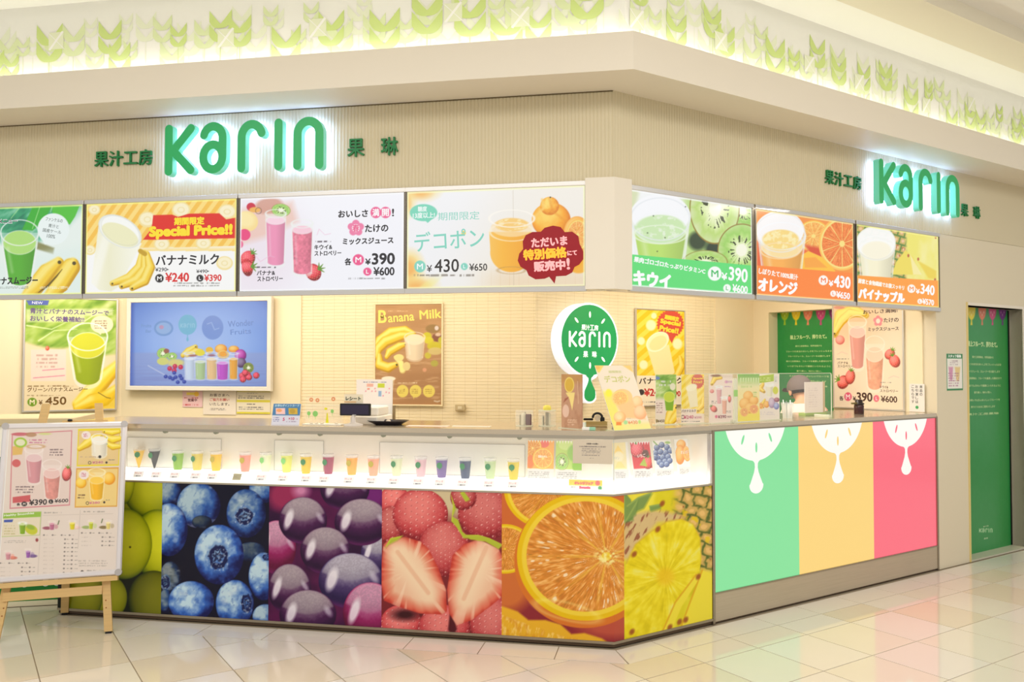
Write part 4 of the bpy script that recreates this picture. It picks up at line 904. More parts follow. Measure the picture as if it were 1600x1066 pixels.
# pineapple ---------------------------------------------------------------------------
a = Art([(1337.8, 350.7), (1465.4, 370.4), (1466.9, 480.8), (1339.1, 471.9)], 1.003, .527, .7).fr(1160, 220, 3.636)
a.fill((240, 230, 110)); a.put(sst(.3, .8, a.n(60, 120, seed=3)), (246, 238, 160)); sk = sst(930, 905, a.X) ; a.put(sk, (206, 178, 96))
cx_ = (a.X + a.Y * .3) / 42; cy_ = (a.Y - a.X * .3) / 46; d = np.abs((cx_ + .5 * (np.floor(cy_) % 2)) % 1 - .5); e = np.abs(cy_ % 1 - .5); a.put(sk * sst(.33, .45, np.maximum(d, e)), (84, 130, 50), .9); a.put(sk * sst(.3, .12, np.hypot(d, e)), (246, 200, 160), .9); a.put(sk * sst(.7, .85, a.n(16, seed=6)), (180, 80, 40), .8)
a.poly([(840, 760), (860, 690), (915, 620), (960, 660), (1000, 760)], (240, 220, 90), soft=5); a.poly([(940, 640), (1010, 760), (960, 760)], (250, 240, 180), .8, 5); a.poly([(985, 680), (1050, 780), (1100, 790), (1100, 740)], (236, 206, 60), .8, 10)
for (x, y) in ((932, 652), (1096, 548), (1092, 790), (990, 672)): a.el(x, y, 6, 9, (190, 100, 60))
a.glass(755, 600, 800, 100, 84, (250, 244, 210), (252, 246, 220), ey=.3, fillt=.1); a.el(752, 575, 106, 92, (253, 253, 250), a=.97); a.el(755, 620, 80, 50, (252, 246, 222), soft=10); a.ring(752, 580, 106, 94, 5, (236, 234, 222), a=.8)
strip(a, 765, 795, (255, 160, 54))
a.t('酵素と食物繊維でお腹スッキリ', 782, 816, 250, 26, (255, 252, 240), 1, -4); a.t('パイナップル', 784, 880, 248, 58, (255, 255, 255), 4, -2)
price_tag(a, 950, 840, 24, 'M', (255, 250, 244), (250, 140, 50), .7); price_tag(a, 1000, 912, 15, 'L', (255, 250, 244), (250, 140, 50), .5)
a.t('¥', 987, 855, 20, 26, (255, 255, 255), 1.4, -3); a.t('340', 1046, 846, 82, 54, (255, 255, 255), 2.2, -3); a.t('¥570', 1050, 916, 68, 32, (255, 255, 255), 1.3, -3)
edge_glow(a, (255, 250, 150)); board('R', 2.152, 3.155, a, 'lit menu board for pineapple juice with a yellow orange price strip', 1.928, 2.455)

# ================================================================ shop name in raised letters
LSIDE = M('letter_side', (110, 196, 168), .3, emit=.35, ecol=(96, 196, 160))
LFACE = M('letter_face', (40, 160, 92), .35, emit=.22, ecol=(34, 160, 86))
LBACK = M('letter_glow', (160, 188, 255), .4, emit=18.0)
def kanji(parent, text, x, z, size, mat):
    for i, ch in enumerate(text):
        if ch == ' ': continue
        g, GF, asp = glyphs(ch); w = size * min(1.0, asp) * .98; h = size if asp < 1.15 else size / asp
        vs = []; fs = []; base = 0
        offs = [(0, 0)] + [(size * .014 * math.cos(k * PI / 4), size * .014 * math.sin(k * PI / 4)) for k in range(8)]
        for k, (ox, oy) in enumerate(offs):
            P2 = [(x[i] + (p[0] - .5) * w + ox, z + (p[1] - .5) * h + oy) for p in g]; n_ = len(P2)
            vs += [(p[0], -.014 - k * .0001, p[1]) for p in P2] + [(p[0], -.001, p[1]) for p in P2]
            eds = {}
            for q in GF:
                fs.append(tuple(j + base for j in q))
                for a_, b_ in zip(q, q[1:] + q[:1]): eds[(a_, b_)] = 1
            for (a_, b_) in eds:
                if (b_, a_) not in eds: fs.append((a_ + base, a_ + n_ + base, b_ + n_ + base, b_ + base))
            base += 2 * n_
        mb = MB(); mb.add(vs, fs); mb.build('character', mat, parent)
def sign(fr, x0, z0, sc, label, kx1, kx2, kz1, kz2, ks1, ks2, proto=None):
    t = thing('letter_sign', label, 'sign', fr, x0, 0, z0, 'green raised shop name signs on the fascia')
    for nm, st, ox in LET:
        mb = MB()
        for i, (p, cl) in enumerate(st):
            mb.stroke([((ox + x) * sc, z * sc) for x, z in p], 25 * sc, -.088 - .0002 * i, -.042, bool(cl), 0, 1, 1)
        L_ = mb.build('letter', [LFACE, LSIDE], t)
        mb = MB()
        for i, (p, cl) in enumerate(st): mb.stroke([((ox + x) * sc, z * sc) for x, z in p], 17 * sc, -.0419, -.034 - .0002 * i, bool(cl), 0, 0, 0)
        mb.build('glow_strip', LBACK, L_)
    kanji(t, '果汁工房', kx1, kz1, ks1, DKGREEN); kanji(t, '果琳', kx2, kz2, ks2, DKGREEN)
    return t
sign('L', -2.60, 2.60, .00100, 'larger looking green name letters with white glow above the pink milk board', [-.473 + .098 * k for k in range(4)], [1.147, 1.347], .138, .132, .09, .10)
sign('R', 2.285, 2.60, .00103, 'foreshortened green name letters with white glow above the pineapple board', [-.430 + .1 * k for k in range(4)], [1.235, 1.410], .138, .092, .088, .092)
# ================================================================ leaf print on the upper wall
def leafwall(name, fr, x0, x1, seed):
    rn = random.Random(seed); W_ = x1 - x0; z0, z1 = 3.12, 3.62
    V = []; F = []; Cc = []; K = [0]
    base = np.array((244, 244, 232)) / 255.
    def colr(p): t = min(1, max(0, (p - 3.15) / .35)); return t
    def leaf(pts, c, dep, fade):
        n0 = len(V); K[0] += 1; dep = -.0006 - K[0] * .0000045
        for (x, z) in pts:
            V.append((x, dep, z)); k = fade(z); Cc.append(tuple(base[i] * (1 - k) + c[i] / 255. * k for i in range(3)))
        F.append(tuple(range(n0, n0 + len(pts))))
    def half(cx, zb, w, h, sgn, open_):
        """one leaf of a pair: tip up and outward"""
        out = []
        for k in range(9):
            t = k / 8.; out.append((cx + sgn * (w * (t ** .75)), zb + h * .40 * t ** 2.4))
        out.append((cx + sgn * w * 1.0, zb + h * .7)); out.append((cx + sgn * w * 1.0, zb + h))
        for k in range(8):
            t = 1 - (k + 1) / 8.; out.append((cx + sgn * w * t ** 1.15, zb + h * (.24 + .76 * t ** 1.25)))
        out = [(x, z) for x, z in out]
        return out if sgn > 0 else out[::-1]
    dep = 0
    x = x0
    layers = []
    for L_, (n_, c, al) in enumerate(((int(W_ * 9), (226, 236, 192), .45), (int(W_ * 6), (216, 232, 164), .7), (int(W_ * 4.2), (206, 226, 134), .95))):
        for i in range(n_):
            cx = x0 + (i + rn.uniform(.1, .9)) * W_ / n_; w = rn.choice((.045, .06, .065, .075)) * (1.0 if L_ < 2 else 1.15); top = rn.uniform(3.34, 3.54) if L_ else rn.uniform(3.30, 3.54)
            layers.append((L_, cx, w, top, c, al))
    for j, (L_, cx, w, top, c, al) in enumerate(layers):
        dep = -.0006 - j * .00001; h = w * 1.5
        leaf([(cx - .0022, 3.13), (cx + .0022, 3.13), (cx + .0022, top - h * 1.5), (cx - .0022, top - h * 1.5)], c, dep, lambda z: al * .7)
        for lev in range(2 if w < .055 else 2):
            zb = top - h - lev * h * .76
            for sg in (-1, 1): leaf(half(cx, zb, w, h, sg, 0), c, dep, lambda z: al * (.55 + .45 * min(1, max(0, (z - 3.18) / .15))))
    for i in range(int(W_ * 1.6)):
        cx = x0 + (i + rn.uniform(.1, .9)) * W_ / int(W_ * 1.6); zc = rn.uniform(3.3, 3.45); w = .05; dep -= .00001
        leaf([(cx - w, zc - w), (cx + w, zc - w), (cx + w, zc + w), (cx - w, zc + w)], (226, 234, 190), dep, lambda z: .6)
        for sg in (-1, 1): dep -= .00001; leaf([(cx - sg * w, zc - w), (cx - sg * w + .012, zc - w - .006), (cx + sg * w, zc + w), (cx + sg * w - .012, zc + w + .006)][::sg], (250, 250, 244), dep, lambda z: 1)
    me = bpy.data.meshes.new(name); me.from_pydata(V, [], F)
    c_ = np.array(Cc); c_ = np.where(c_ <= .04045, c_ / 12.92, ((c_ + .055) / 1.055) ** 2.4)
    ca = me.color_attributes.new('ink', 'FLOAT_COLOR', 'POINT'); ca.data.foreach_set('color', np.concatenate([c_, np.ones((len(c_), 1))], 1).astype(np.float32).ravel())
    me.materials.append(Mprint('wall_print', .6)); return me
up = bpy.data.objects['wall_upper']
o = link('leaf_print', leafwall('leaf_print', 'L', -6.2, .0, 3), up, Vector((0, -.188, 0))); o['kind'] = 'stuff'
q_ = BI * .188
o = link('leaf_print', leafwall('leaf_print', 'R', .0, 7.0, 8), up, Vector((q_.x, q_.y, 0)), AN); o['kind'] = 'stuff'

# ================================================================ on the walls inside
PAP = Mprint('printed_paper', .4); PGL = Mprint('glossy_poster', .22, coat=.2)
def framed(label, fr, x0, x1, z0, z1, y, art, fw=.014, mat=None, name='wall_poster', group='posters on the shop walls', fmat=None):
    t = thing(name, label, 'poster', fr, x0, y, z0, group); w = x1 - x0; h = z1 - z0
    link('sheet', art.mesh('sheet', 0, h, -.012, mat or PGL), t)
    MB().box(0, w, -.0115, -.002, 0, h).build('backboard', WHITE, t)
    MB().ring(0, w, 0, h, fw, -.018, 0).build('frame', fmat or ALU, t); return t
# television ------------------------------------------------------------------
tv = thing('television', 'wall mounted screen showing pale blue advert with glasses of juice and fruit', 'television', 'L', -4.05, 1.645, 1.285)
a = Art([(203.4, 473.2), (416.3, 470.3), (415.0, 604.1), (201.6, 602.7)], 1.192, .673, .8).fr(180, 450, 4.44)
a.fill((140, 176, 236)); v_ = np.clip(np.hypot((a.X - 580) / 620, (a.Y - 380) / 420), 0, 1.3)
a.put(1, a.ramp(v_, [(0, (176, 200, 244)), (.5, (150, 182, 240)), (.9, (110, 146, 220)), (1.25, (50, 80, 170))])); a.put(sst(440, 460, a.Y) * .55, (150, 160, 206)); a.put(sst(440, 690, a.Y) * .35 * sst(.4, .7, a.n(300, 6, seed=2)), (120, 124, 186))
a.put(sst(140, 105, a.X) * .6, (60, 90, 180))
a.el(335, 280, 68, 54, (120, 158, 214)); a.el(335, 280, 54, 40, (150, 182, 228)); a.el(320, 272, 16, 14, (210, 140, 170), a=.7); a.t('Fruits', 212, 262, 70, 22, (124, 158, 214), .8); a.t('Bar', 228, 300, 40, 20, (124, 158, 214), .8)
a.el(503, 255, 64, 70, (120, 186, 216)); a.line([(503, 320), (503, 345)], 3, (120, 186, 216)); a.el(503, 357, 8, 14, (120, 186, 216)); a.karin(503, 262, 100, (160, 206, 230))
a.el(677, 275, 74, 84, (124, 154, 218)); a.line([(640, 250), (670, 240), (690, 290), (720, 280)], 3, (160, 186, 234))
a.t('Wonder', 870, 245, 176, 42, (116, 146, 208), .6, 4); a.t('Fruits', 870, 303, 140, 36, (116, 146, 208), .6, 4)
a.line([(225, 540), (345, 605)], 4, (190, 200, 230), .8)
a.kiwi(330, 455, 42, 38, seed=3); a.el(355, 438, 20, 16, (160, 70, 70), a=.8); a.kiwi(395, 475, 34, 26, seed=5); a.el(330, 510, 42, 26, (214, 214, 120)); a.el(420, 520, 60, 26, (220, 210, 130), soft=14)
a.banana([(470, 470), (510, 440), (560, 410)], 26); a.banana([(500, 470), (560, 440), (600, 440)], 24); a.el(655, 432, 26, 22, (240, 190, 60)); a.ball(735, 425, 42, 34, (220, 120, 20), (246, 160, 50), (255, 210, 120)); a.ball(822, 425, 36, 24, (220, 120, 20), (246, 160, 50), (255, 210, 120)); a.ball(868, 468, 40, 42, (110, 20, 110), (170, 40, 150), (220, 110, 200)); a.ball(872, 520, 34, 34, (60, 30, 60), (100, 70, 110), (150, 130, 160))
a.kiwi(922, 555, 36, 36, g=(110, 130, 50), lt=(170, 180, 100), seed=8)
for (x, w, c, t_, y0) in ((518, 36, (206, 220, 240), (230, 236, 246), 455), (672, 40, (236, 196, 140), (244, 226, 200), 455), (820, 30, (240, 170, 60), (250, 206, 120), 455), (592, 38, (180, 206, 150), (216, 228, 196), 480), (745, 42, (196, 80, 200), (226, 150, 226), 490)): a.glass(x, y0, 640, w, w * .92, c, t_, ey=.12, fillt=.2, cup=(226, 232, 250))
a.ring(750, 462, 34, 24, 8, (250, 206, 110), a=.9); a.el(750, 462, 26, 17, (246, 170, 60)); a.el(590, 450, 34, 22, (236, 220, 60)); a.el(540, 470, 30, 8, (150, 60, 60), a=.6); a.el(670, 468, 26, 8, (140, 50, 60), a=.6)
for (x, y) in ((378, 560), (415, 545), (455, 550), (410, 575)): a.el(x, y, 17, 17, (200, 36, 80)); a.el(x - 4, y - 5, 6, 5, (240, 120, 140), a=.7)
for (x, y) in ((410, 590), (380, 622), (420, 620), (452, 612), (435, 655), (480, 652), (350, 616), (400, 632), (462, 630)): a.el(x, y, 14, 13, (40, 60, 160)); a.el(x - 3, y - 4, 5, 4, (110, 140, 220), a=.7)
for (x, y) in ((880, 610), (915, 600), (885, 635), (925, 620), (975, 608), (900, 590)): a.berry(x, y, 22, 22, 20, c=(200, 30, 60), leaf=False)
link('screen', a.mesh('screen', .038, .715, -.012, Mprint('screen_glow', .15, emit=.88, base=0)), tv)
MB().box(.034, 1.234, -.0115, .0, .038, .719).build('screen_surround', BLACK, tv)
MB().ring(.038, 1.234, .040, .716, .036, -.022, .02, 0, .004).build('frame', M('tv_frame', (226, 220, 206), .35), tv)
MB().box(.02, 1.24, .02, .044, .02, .73).build('back_case', M('tv_back', (90, 70, 50), .6), tv)
# notices below it --------------------------------------------------------------
def sheet(label, fr, x0, x1, z0, z1, y, paint, cat='notice', name='paper_notice', group=None, cell=.7, mat=None, px=210, th=.0008, parent=None):
    w = x1 - x0; h = z1 - z0
    t = thing(name, label, cat, fr, x0, y, z0, group)
    a = Art([(0, 0), (w * px, 0), (w * px, h * px), (0, h * px)], w, h, cell); a.W = w * px; a.H = h * px; paint(a)
    link('print', a.mesh('print', 0, h, -.0012, mat or PAP), t)
    MB().box(0, w, -.0008, th, 0, h).build('paper', WHITE, t); return t
def p_pink(a):
    a.fill((236, 196, 196)); a.rect(a.W * .2, a.H * .12, a.W * .8, a.H * .28, (246, 220, 90)); a.el(a.W * .7, a.H * .22, a.W * .12, a.H * .14, (250, 200, 60)); a.t('営業中', a.W * .5, a.H * .58, a.W * .45, a.H * .17, (110, 60, 60), .2); a.fine(3, a.H * .4, a.W - 3, a.H * .5, 1, (180, 90, 90)); a.fine(2, a.H * .78, a.W - 2, a.H * .95, 1, (200, 70, 70))
sheet('small pink notice with a yellow patch under the screen', 'L', -3.575, -3.398, 1.155, 1.29, 1.686, p_pink)
def p_white(a):
    a.fill((238, 226, 208))
    for k, (c, y) in enumerate((((110, 90, 80), .22), ((200, 70, 60), .4), ((110, 90, 80), .58))): a.t(('お客さまへ', 'ご協力お願い', 'いたします。')[k], a.W * .5, a.H * y, a.W * .6, a.H * .11, c, .1)
    a.fine(a.W * .2, a.H * .72, a.W * .8, a.H * .84, 2, (140, 130, 120))
sheet('cream notice with a red line between the pink and the yellow notices', 'L', -3.392, -3.106, 1.097, 1.298, 1.686, p_white)
def p_yel(a):
    a.fill((236, 226, 200))
    for y in (.02, .44, .93): a.rect(0, a.H * y, a.W, a.H * (y + .09), (222, 210, 60))
    a.fine(a.W * .3, a.H * .15, a.W * .7, a.H * .2, 1); a.fine(2, a.H * .24, a.W - 2, a.H * .4, 2); a.fine(a.W * .3, a.H * .58, a.W * .6, a.H * .64, 1, (60, 50, 50)); a.fine(4, a.H * .7, a.W - 4, a.H * .86, 2)
sheet('notice with yellow green bands under the right corner of the screen', 'L', -3.10, -2.812, 1.108, 1.303, 1.686, p_yel)
# green smoothie poster on the far left wall -----------------------------------------
a = Art([(40.0, 464.7), (181.1, 470.3), (178.7, 638.1), (36.9, 641.7)], .642, .88, .75).fr(0, 450, 5.077)
a.fill((232, 214, 176)); gm = sst(20, -20, a.Y - (430 + 50 * np.sin((a.X - 200) / 160.)) * (a.X < 560) - (560 - (a.X - 560) * .1) * (a.X >= 560)); ln = a.n(140, 60, seed=4, rot=-30)
a.put(gm, a.ramp(ln, [(.2, (104, 150, 40)), (.5, (160, 190, 80)), (.8, (206, 218, 150))])); 
for q in ([(210, 300), (400, 330), (560, 250)], [(300, 420), (420, 340), (600, 330)], [(560, 330), (760, 200), (900, 180)]): a.line(q, [6, 4, 1], (222, 232, 180), .8, 8)
a.poly([(205, 100), (380, 100), (370, 138), (225, 138)], (70, 90, 170)); a.t('NEW', 290, 120, 80, 20, (220, 226, 240), .4)
a.poly([(205, 170), (890, 165), (890, 220), (660, 225), (660, 270), (210, 275)], (240, 236, 220), .5, 16)
a.t('青汁とバナナのスムージーで', 545, 192, 620, 42, (96, 70, 130), 1.2); a.t('おいしく栄養補給!!', 445, 248, 420, 42, (96, 70, 130), 1.2)
a.el(800, 292, 93, 70, (238, 222, 190)); a.poly([(760, 350), (800, 350), (790, 375)], (238, 222, 190)); a.fine(740, 255, 860, 330, 4, (150, 130, 100))
a.banana([(600, 930), (700, 850), (800, 740), (960, 600)], 74, c=(240, 206, 40), dk=(206, 160, 10)); a.banana([(600, 960), (720, 900), (820, 880), (960, 780)], 60, c=(236, 196, 30), dk=(200, 150, 10)); a.put(sst(700, 760, a.X) * sst(800, 860, a.Y) * .7, (238, 200, 30))
a.line([(770, 830), (840, 870), (870, 875)], 3, (130, 100, 30)); a.glass(685, 390, 730, 160, 110, (150, 170, 12), (206, 208, 50), ey=.34, fillt=.2)
a.rect(240, 490, 512, 740, (240, 214, 200)); a.fine(280, 520, 480, 640, 4, (170, 130, 120), .5); a.line([(330, 655), (495, 642)], 3, (214, 120, 150)); a.line([(260, 715), (500, 695)], 3, (214, 120, 150)); a.ball(366, 480, 15, 18, (180, 40, 20), (226, 90, 60), (250, 150, 120))
a.t('グリーンバナナスムージー', 448, 805, 470, 34, (110, 76, 30), .9); a.fine(215, 768, 640, 790, 1, (150, 120, 80)); a.fine(212, 845, 520, 862, 1, (150, 120, 80), .6)
a.el(250, 905, 36, 34, (110, 150, 30)); a.t('M', 250, 905, 36, 36, (240, 226, 190), 1.5); a.t('¥', 314, 908, 28, 36, (110, 76, 30), 1); a.t('450', 432, 896, 160, 60, (110, 76, 30), 2.2)
framed('poster of a green smoothie with bananas on the far left wall', 'R', -2.479, -1.837, 1.14, 2.02, 4.075, a)
# banana milk poster ----------------------------------------------------------------------
a = Art([(587.6, 476.5), (690.5, 475.2), (689.9, 632.5), (586.7, 631.5)], .528, .768, .7).fr(560, 460, 4.441)
a.fill((190, 146, 98)); a.put(sst(.3, .7, a.n(200, 30, seed=5)), (176, 132, 86), .7); a.put(sst(440, 560, a.Y) * .5, (164, 118, 74)); a.put(sst(.6, .8, a.n(90, 16, seed=6)) * sst(380, 480, a.Y), (206, 168, 120), .6)
YC = (246, 224, 110); a.t('B', 170, 155, 54, 84, YC, 3); a.t('anana', 300, 168, 180, 42, YC, 1.6, 4); a.t('Milk', 502, 138, 146, 60, YC, 2, 4); a.t('B', 170, 160, 26, 40, (190, 146, 98), .2)
a.fine(210, 112, 380, 122, 1, (226, 196, 150))
for q, w in (([(120, 370), (150, 320), (230, 265), (330, 250), (390, 275)], 34), ([(130, 440), (140, 380), (190, 330), (300, 290), (390, 285)], 36), ([(200, 440), (220, 400), (290, 360), (330, 350)], 28), ([(150, 430), (150, 490), (210, 510), (270, 490)], 36)): a.banana(q, w, c=(232, 196, 50), dk=(186, 140, 30))
a.banana([(260, 440), (300, 480), (310, 530), (330, 520)], 22, c=(240, 226, 150), dk=(214, 190, 110)); a.el(285, 440, 34, 24, (238, 220, 140)); a.el(338, 500, 26, 30, (226, 206, 140))
for (x, y, rx, ry, c) in ((520, 240, 50, 30, (150, 120, 70)), (550, 300, 36, 30, (130, 80, 60)), (480, 290, 30, 26, (206, 200, 40)), (490, 320, 34, 24, (214, 206, 50)), (530, 360, 50, 30, (206, 196, 40)), (575, 320, 20, 24, (200, 196, 60)), (485, 425, 22, 22, (200, 190, 60)), (530, 480, 26, 22, (176, 170, 70)), (545, 235, 14, 16, (230, 214, 206)), (555, 280, 20, 12, (226, 200, 170)), (535, 395, 50, 26, (210, 190, 120)), (462, 525, 14, 14, (220, 160, 120))): a.el(x, y, rx, ry, c, a=.9, soft=7)
a.glass(394, 300, 445, 70, 56, (232, 212, 178), (240, 224, 190), ey=.26, fillt=.1, cup=(236, 222, 196))
a.glass(212, 585, 715, 40, 24, (222, 196, 140), (240, 220, 180), ey=.16, fillt=.03, cup=(244, 232, 206)); a.el(212, 585, 44, 14, (244, 234, 210)); a.fine(275, 608, 440, 622, 1, (230, 210, 170))
for x in (310, 400, 492): a.el(x, 672, 41, 43, (230, 210, 100)); a.fine(x - 26, 655, x + 26, 690, 3, (160, 120, 60), .6)
a.poly([(380, 700), (395, 700), (388, 730)], (230, 210, 100)); a.line([(530, 740), (550, 745), (565, 740)], 5, (210, 190, 160))
framed('brown poster lettered Banana Milk above the cash register', 'L', -1.94, -1.412, 1.195, 1.963, 1.695, a, .012, fmat=M('frame_cream', (238, 220, 176), .4))
# special price poster -------------------------------------------------------------------------
a = Art([(993.4, 483.5), (1068.1, 487.2), (1068.8, 631.3), (993.9, 633.9)], .54, .782, .6).fr(840, 460, 4.443)
a.fill((246, 222, 80)); a.put(sst(-6, 6, 22 * np.sin((a.X + a.Y * 1.1) / 14.)), (238, 200, 30))
for (x, y, r_) in ((780, 215, 36), (714, 325, 26), (730, 490, 30), (965, 345, 36), (800, 150, 20)): a.el(x, y, r_, r_ * 1.1, (248, 232, 150)); a.el(x, y, r_ * .8, r_ * .9, (252, 242, 190))
pts = [];
for k in range(56): b = 2 * PI * k / 56; pts.append((915 + (98 if k % 2 else 88) * math.cos(b), 205 + (100 if k % 2 else 90) * math.sin(b)))
a.poly(pts, (214, 76, 60)); a.poly([(890, 280), (925, 340), (950, 285)], (214, 76, 60)); a.t('期間限定', 925, 166, 100, 30, (250, 216, 60), 2, -8); a.t('Special', 915, 200, 140, 36, (250, 220, 60), 3, -8); a.t('Price!!', 905, 245, 130, 34, (250, 220, 60), 3, -8)
a.poly([(755, 380), (905, 350), (950, 560), (820, 600)], (244, 232, 170), soft=6); a.el(826, 330, 84, 60, (250, 240, 190), -35); a.el(828, 338, 66, 42, (242, 228, 160), -35); a.ring(826, 330, 82, 58, 5, (252, 248, 220), -35)
a.banana([(985, 440), (995, 500), (960, 570), (880, 600)], 26)
a.rect(680, 565, 1010, 780, (244, 232, 206)); a.t('バナナミルク', 850, 600, 300, 42, (70, 50, 40), 1.5); a.t('¥240', 800, 680, 130, 50, (200, 50, 50), 2.5); a.t('¥390', 940, 690, 90, 36, (200, 50, 50), 1.5); a.el(715, 680, 20, 20, (60, 50, 50)); a.fine(700, 740, 980, 756, 1)
framed('yellow striped poster with a red price burst beside the round sign', 'R', 1.68, 2.22, 1.17, 1.952, 1.695, a, .010)
# pink milk poster on the side wall ----------------------------------------------------------------
def pinkmilk(a):
    """drawn in the coordinates of crop (1290,470) x5.61"""
    a.fill((240, 222, 196)); a.put(sst(400, 80, np.hypot(a.X - 250, a.Y - 120)), (232, 190, 150), .7)
    a.banana([(380, 130), (280, 90), (150, 130), (100, 300)], 56, c=(240, 214, 110), dk=(214, 176, 80)); a.banana([(370, 120), (240, 110), (160, 180), (95, 290)], 40, c=(244, 222, 130)); a.el(140, 60, 50, 14, (214, 130, 120), a=.7)
    a.ball(145, 345, 42, 40, (206, 90, 90), (232, 140, 130), (244, 180, 170)); 
    a.glass(302, 185, 590, 80, 56, (226, 156, 146), (240, 200, 190), ey=.34, fillt=.22, cup=(248, 236, 220)); a.glass(452, 380, 760, 84, 66, (238, 170, 140), (244, 210, 186), ey=.42, fillt=.24, cup=(248, 236, 220), texture=.15)
    for (x, y, rx, ry, ro) in ((170, 715, 62, 52, -60), (235, 670, 44, 64, 10), (580, 470, 40, 48, 30), (620, 530, 44, 58, -20)): a.berry(x, y, rx, ry, ro, c=(222, 84, 80))
    a.t('おいしさ満開!', 500, 92, 290, 36, (80, 60, 60), 1); a.t('たけの', 592, 170, 122, 38, (80, 60, 60), 1); a.t('ミックスジュース', 526, 248, 256, 32, (80, 60, 60), 1)
    for k in range(5): b = math.radians(72 * k - 90); a.el(483 + 24 * math.cos(b), 178 + 28 * math.sin(b), 18, 20, (232, 140, 150))
    a.el(483, 178, 18, 22, (246, 226, 214))
    for (t_, x, y, w) in (('バナナ&', 168, 545, 96), ('ストロベリー', 190, 575, 138), ('キウイ&', 530, 758, 70), ('ストロベリー', 572, 792, 150)): a.t(t_, x, y, w, 24, (110, 86, 70), .6)
    a.fine(110, 505, 245, 518, 1); a.fine(500, 712, 610, 724, 1); a.line([(120, 470), (160, 450), (210, 468)], 2, (236, 180, 180), .7); a.line([(570, 680), (610, 660), (655, 675)], 2, (236, 180, 180), .7)
    a.t('各', 153, 856, 36, 40, (80, 60, 60), 1.2); a.el(214, 842, 34, 38, (224, 90, 120)); a.t('M', 214, 842, 36, 40, (250, 220, 226), 1.4); a.t('¥', 272, 858, 26, 36, (80, 56, 50), 1.2); a.t('390', 362, 845, 134, 74, (80, 56, 50), 3)
    a.el(465, 858, 25, 30, (224, 110, 130)); a.t('L', 467, 858, 14, 28, (250, 220, 226), 1.2); a.t('¥600', 572, 864, 134, 54, (90, 66, 60), 2)
a = Art([(1305.5, 475.7), (1411.5, 468.5), (1413, 640.7), (1305.5, 635.5)], .60, .84, .65).fr(1290, 470, 5.61); pinkmilk(a)
framed('poster with two pink milk drinks on the side wall', 'S', -.848, -.248, 1.16, 2.0, -.001, a, .012)
# round sign -------------------------------------------------------------------------------------
t = thing('round_sign', 'round green shop sign with white edge and a hanging drop on the back wall', 'sign', 'R', 1.115, 1.70, 1.69)
body = arc(0, 0, .285, .285, -75, 255, 44) + [(-.06, -.29), (-.022, -.305), (-.02, -.33), (-.06, -.40), (-.062, -.445)] + arc(0, -.43, .07, .055, 180, 360, 10)[1:-1] + [(.062, -.445), (.06, -.40), (.02, -.33), (.022, -.305), (.06, -.29)]
MB().prism(body, -.115, 0).build('body', M('sign_white_edge', (244, 246, 255), .35, emit=.55, ecol=(232, 238, 255)), t)
FG = M('sign_face_green', (18, 150, 78), .3, emit=.32, coat=.3)
face = arc(0, 0, .27, .27, -82, 262, 44) + [(-.03, -.278), (-.012, -.292), (-.012, -.31), (-.022, -.335), (-.05, -.385), (-.054, -.42)] + arc(0, -.425, .054, .045, 180, 360, 10)[1:-1] + [(.054, -.42), (.05, -.385), (.022, -.335), (.012, -.31), (.012, -.292), (.03, -.278)]
fc = MB().prism(face, -.1185, -.1155).build('face', FG, t)
WI = M('sign_ink_white', (248, 250, 248), .4, emit=.5)
for nm, st, ox in LET:
    mb = MB()
    for i, (p, cl) in enumerate(st): mb.stroke([(((ox + x) / 985. - .5) * .41, (z / 985. - .14) * .41 - .0) for x, z in p], .0092, -.1205 - .00015 * i, -.1186, bool(cl), 0, 0, 0)
    mb.build('letter', WI, fc)
def flat_text(parent, text, x, z, w, h, y, mat, name='character'):
    for i, ch in enumerate(text.replace(' ', '')):
        n_ = len(text); cx = x - w / 2 + w * (i + .5) / len(text.replace(' ', '')); g, GF, asp = glyphs(ch); s_ = h
        mb = MB()
        for k, (ox, oy) in enumerate([(0, 0), (s_ * .03, 0), (-s_ * .03, 0), (0, s_ * .03), (0, -s_ * .03)]): mb.add([(cx + (p[0] - .5) * s_ * min(1, asp) + ox, y - k * .00005, z + (p[1] - .5) * s_ + oy) for p in g], GF)
        mb.build(name, mat, parent)
flat_text(fc, '果汁工房', 0, .095, .165, .040, -.1187, WI); flat_text(fc, '果琳', 0, -.11, .17, .045, -.1187, WI)
for k in range(6):
    b = math.radians(90 + 60 * k + (0 if k % 3 == 0 else 0)); r_ = .195; sx_, sz_ = r_ * math.cos(b), r_ * math.sin(b)
    if k % 3: sx_, sz_ = .13 * (1 if math.cos(b) > 0 else -1), .148 * (1 if math.sin(b) > 0 else -1)
    rt = math.atan2(-sx_, sz_) ; q = [(sx_ + .009 * math.cos(v) * math.cos(rt) - .025 * math.sin(v) * math.sin(rt), sz_ + .009 * math.cos(v) * math.sin(rt) + .025 * math.sin(v) * math.cos(rt)) for v in [2 * PI * j / 14 for j in range(14)]]
    MB().prism(q, -.1200, -.1186).build('seed', WI, fc)
# socket box on the back wall
t = thing('wall_socket', 'small tan socket box low on the tiled back wall', 'socket', 'L', -1.30, 1.685, 1.15)
MB().box(0, .075, -.02, .012, 0, .05, 0, .004).build('cover', M('socket_tan', (196, 176, 134), .5), t)
MB().box(.022, .053, -.0225, -.02, .014, .036, 0, .001).build('outlet', M('socket_pale', (226, 212, 176), .4), t)
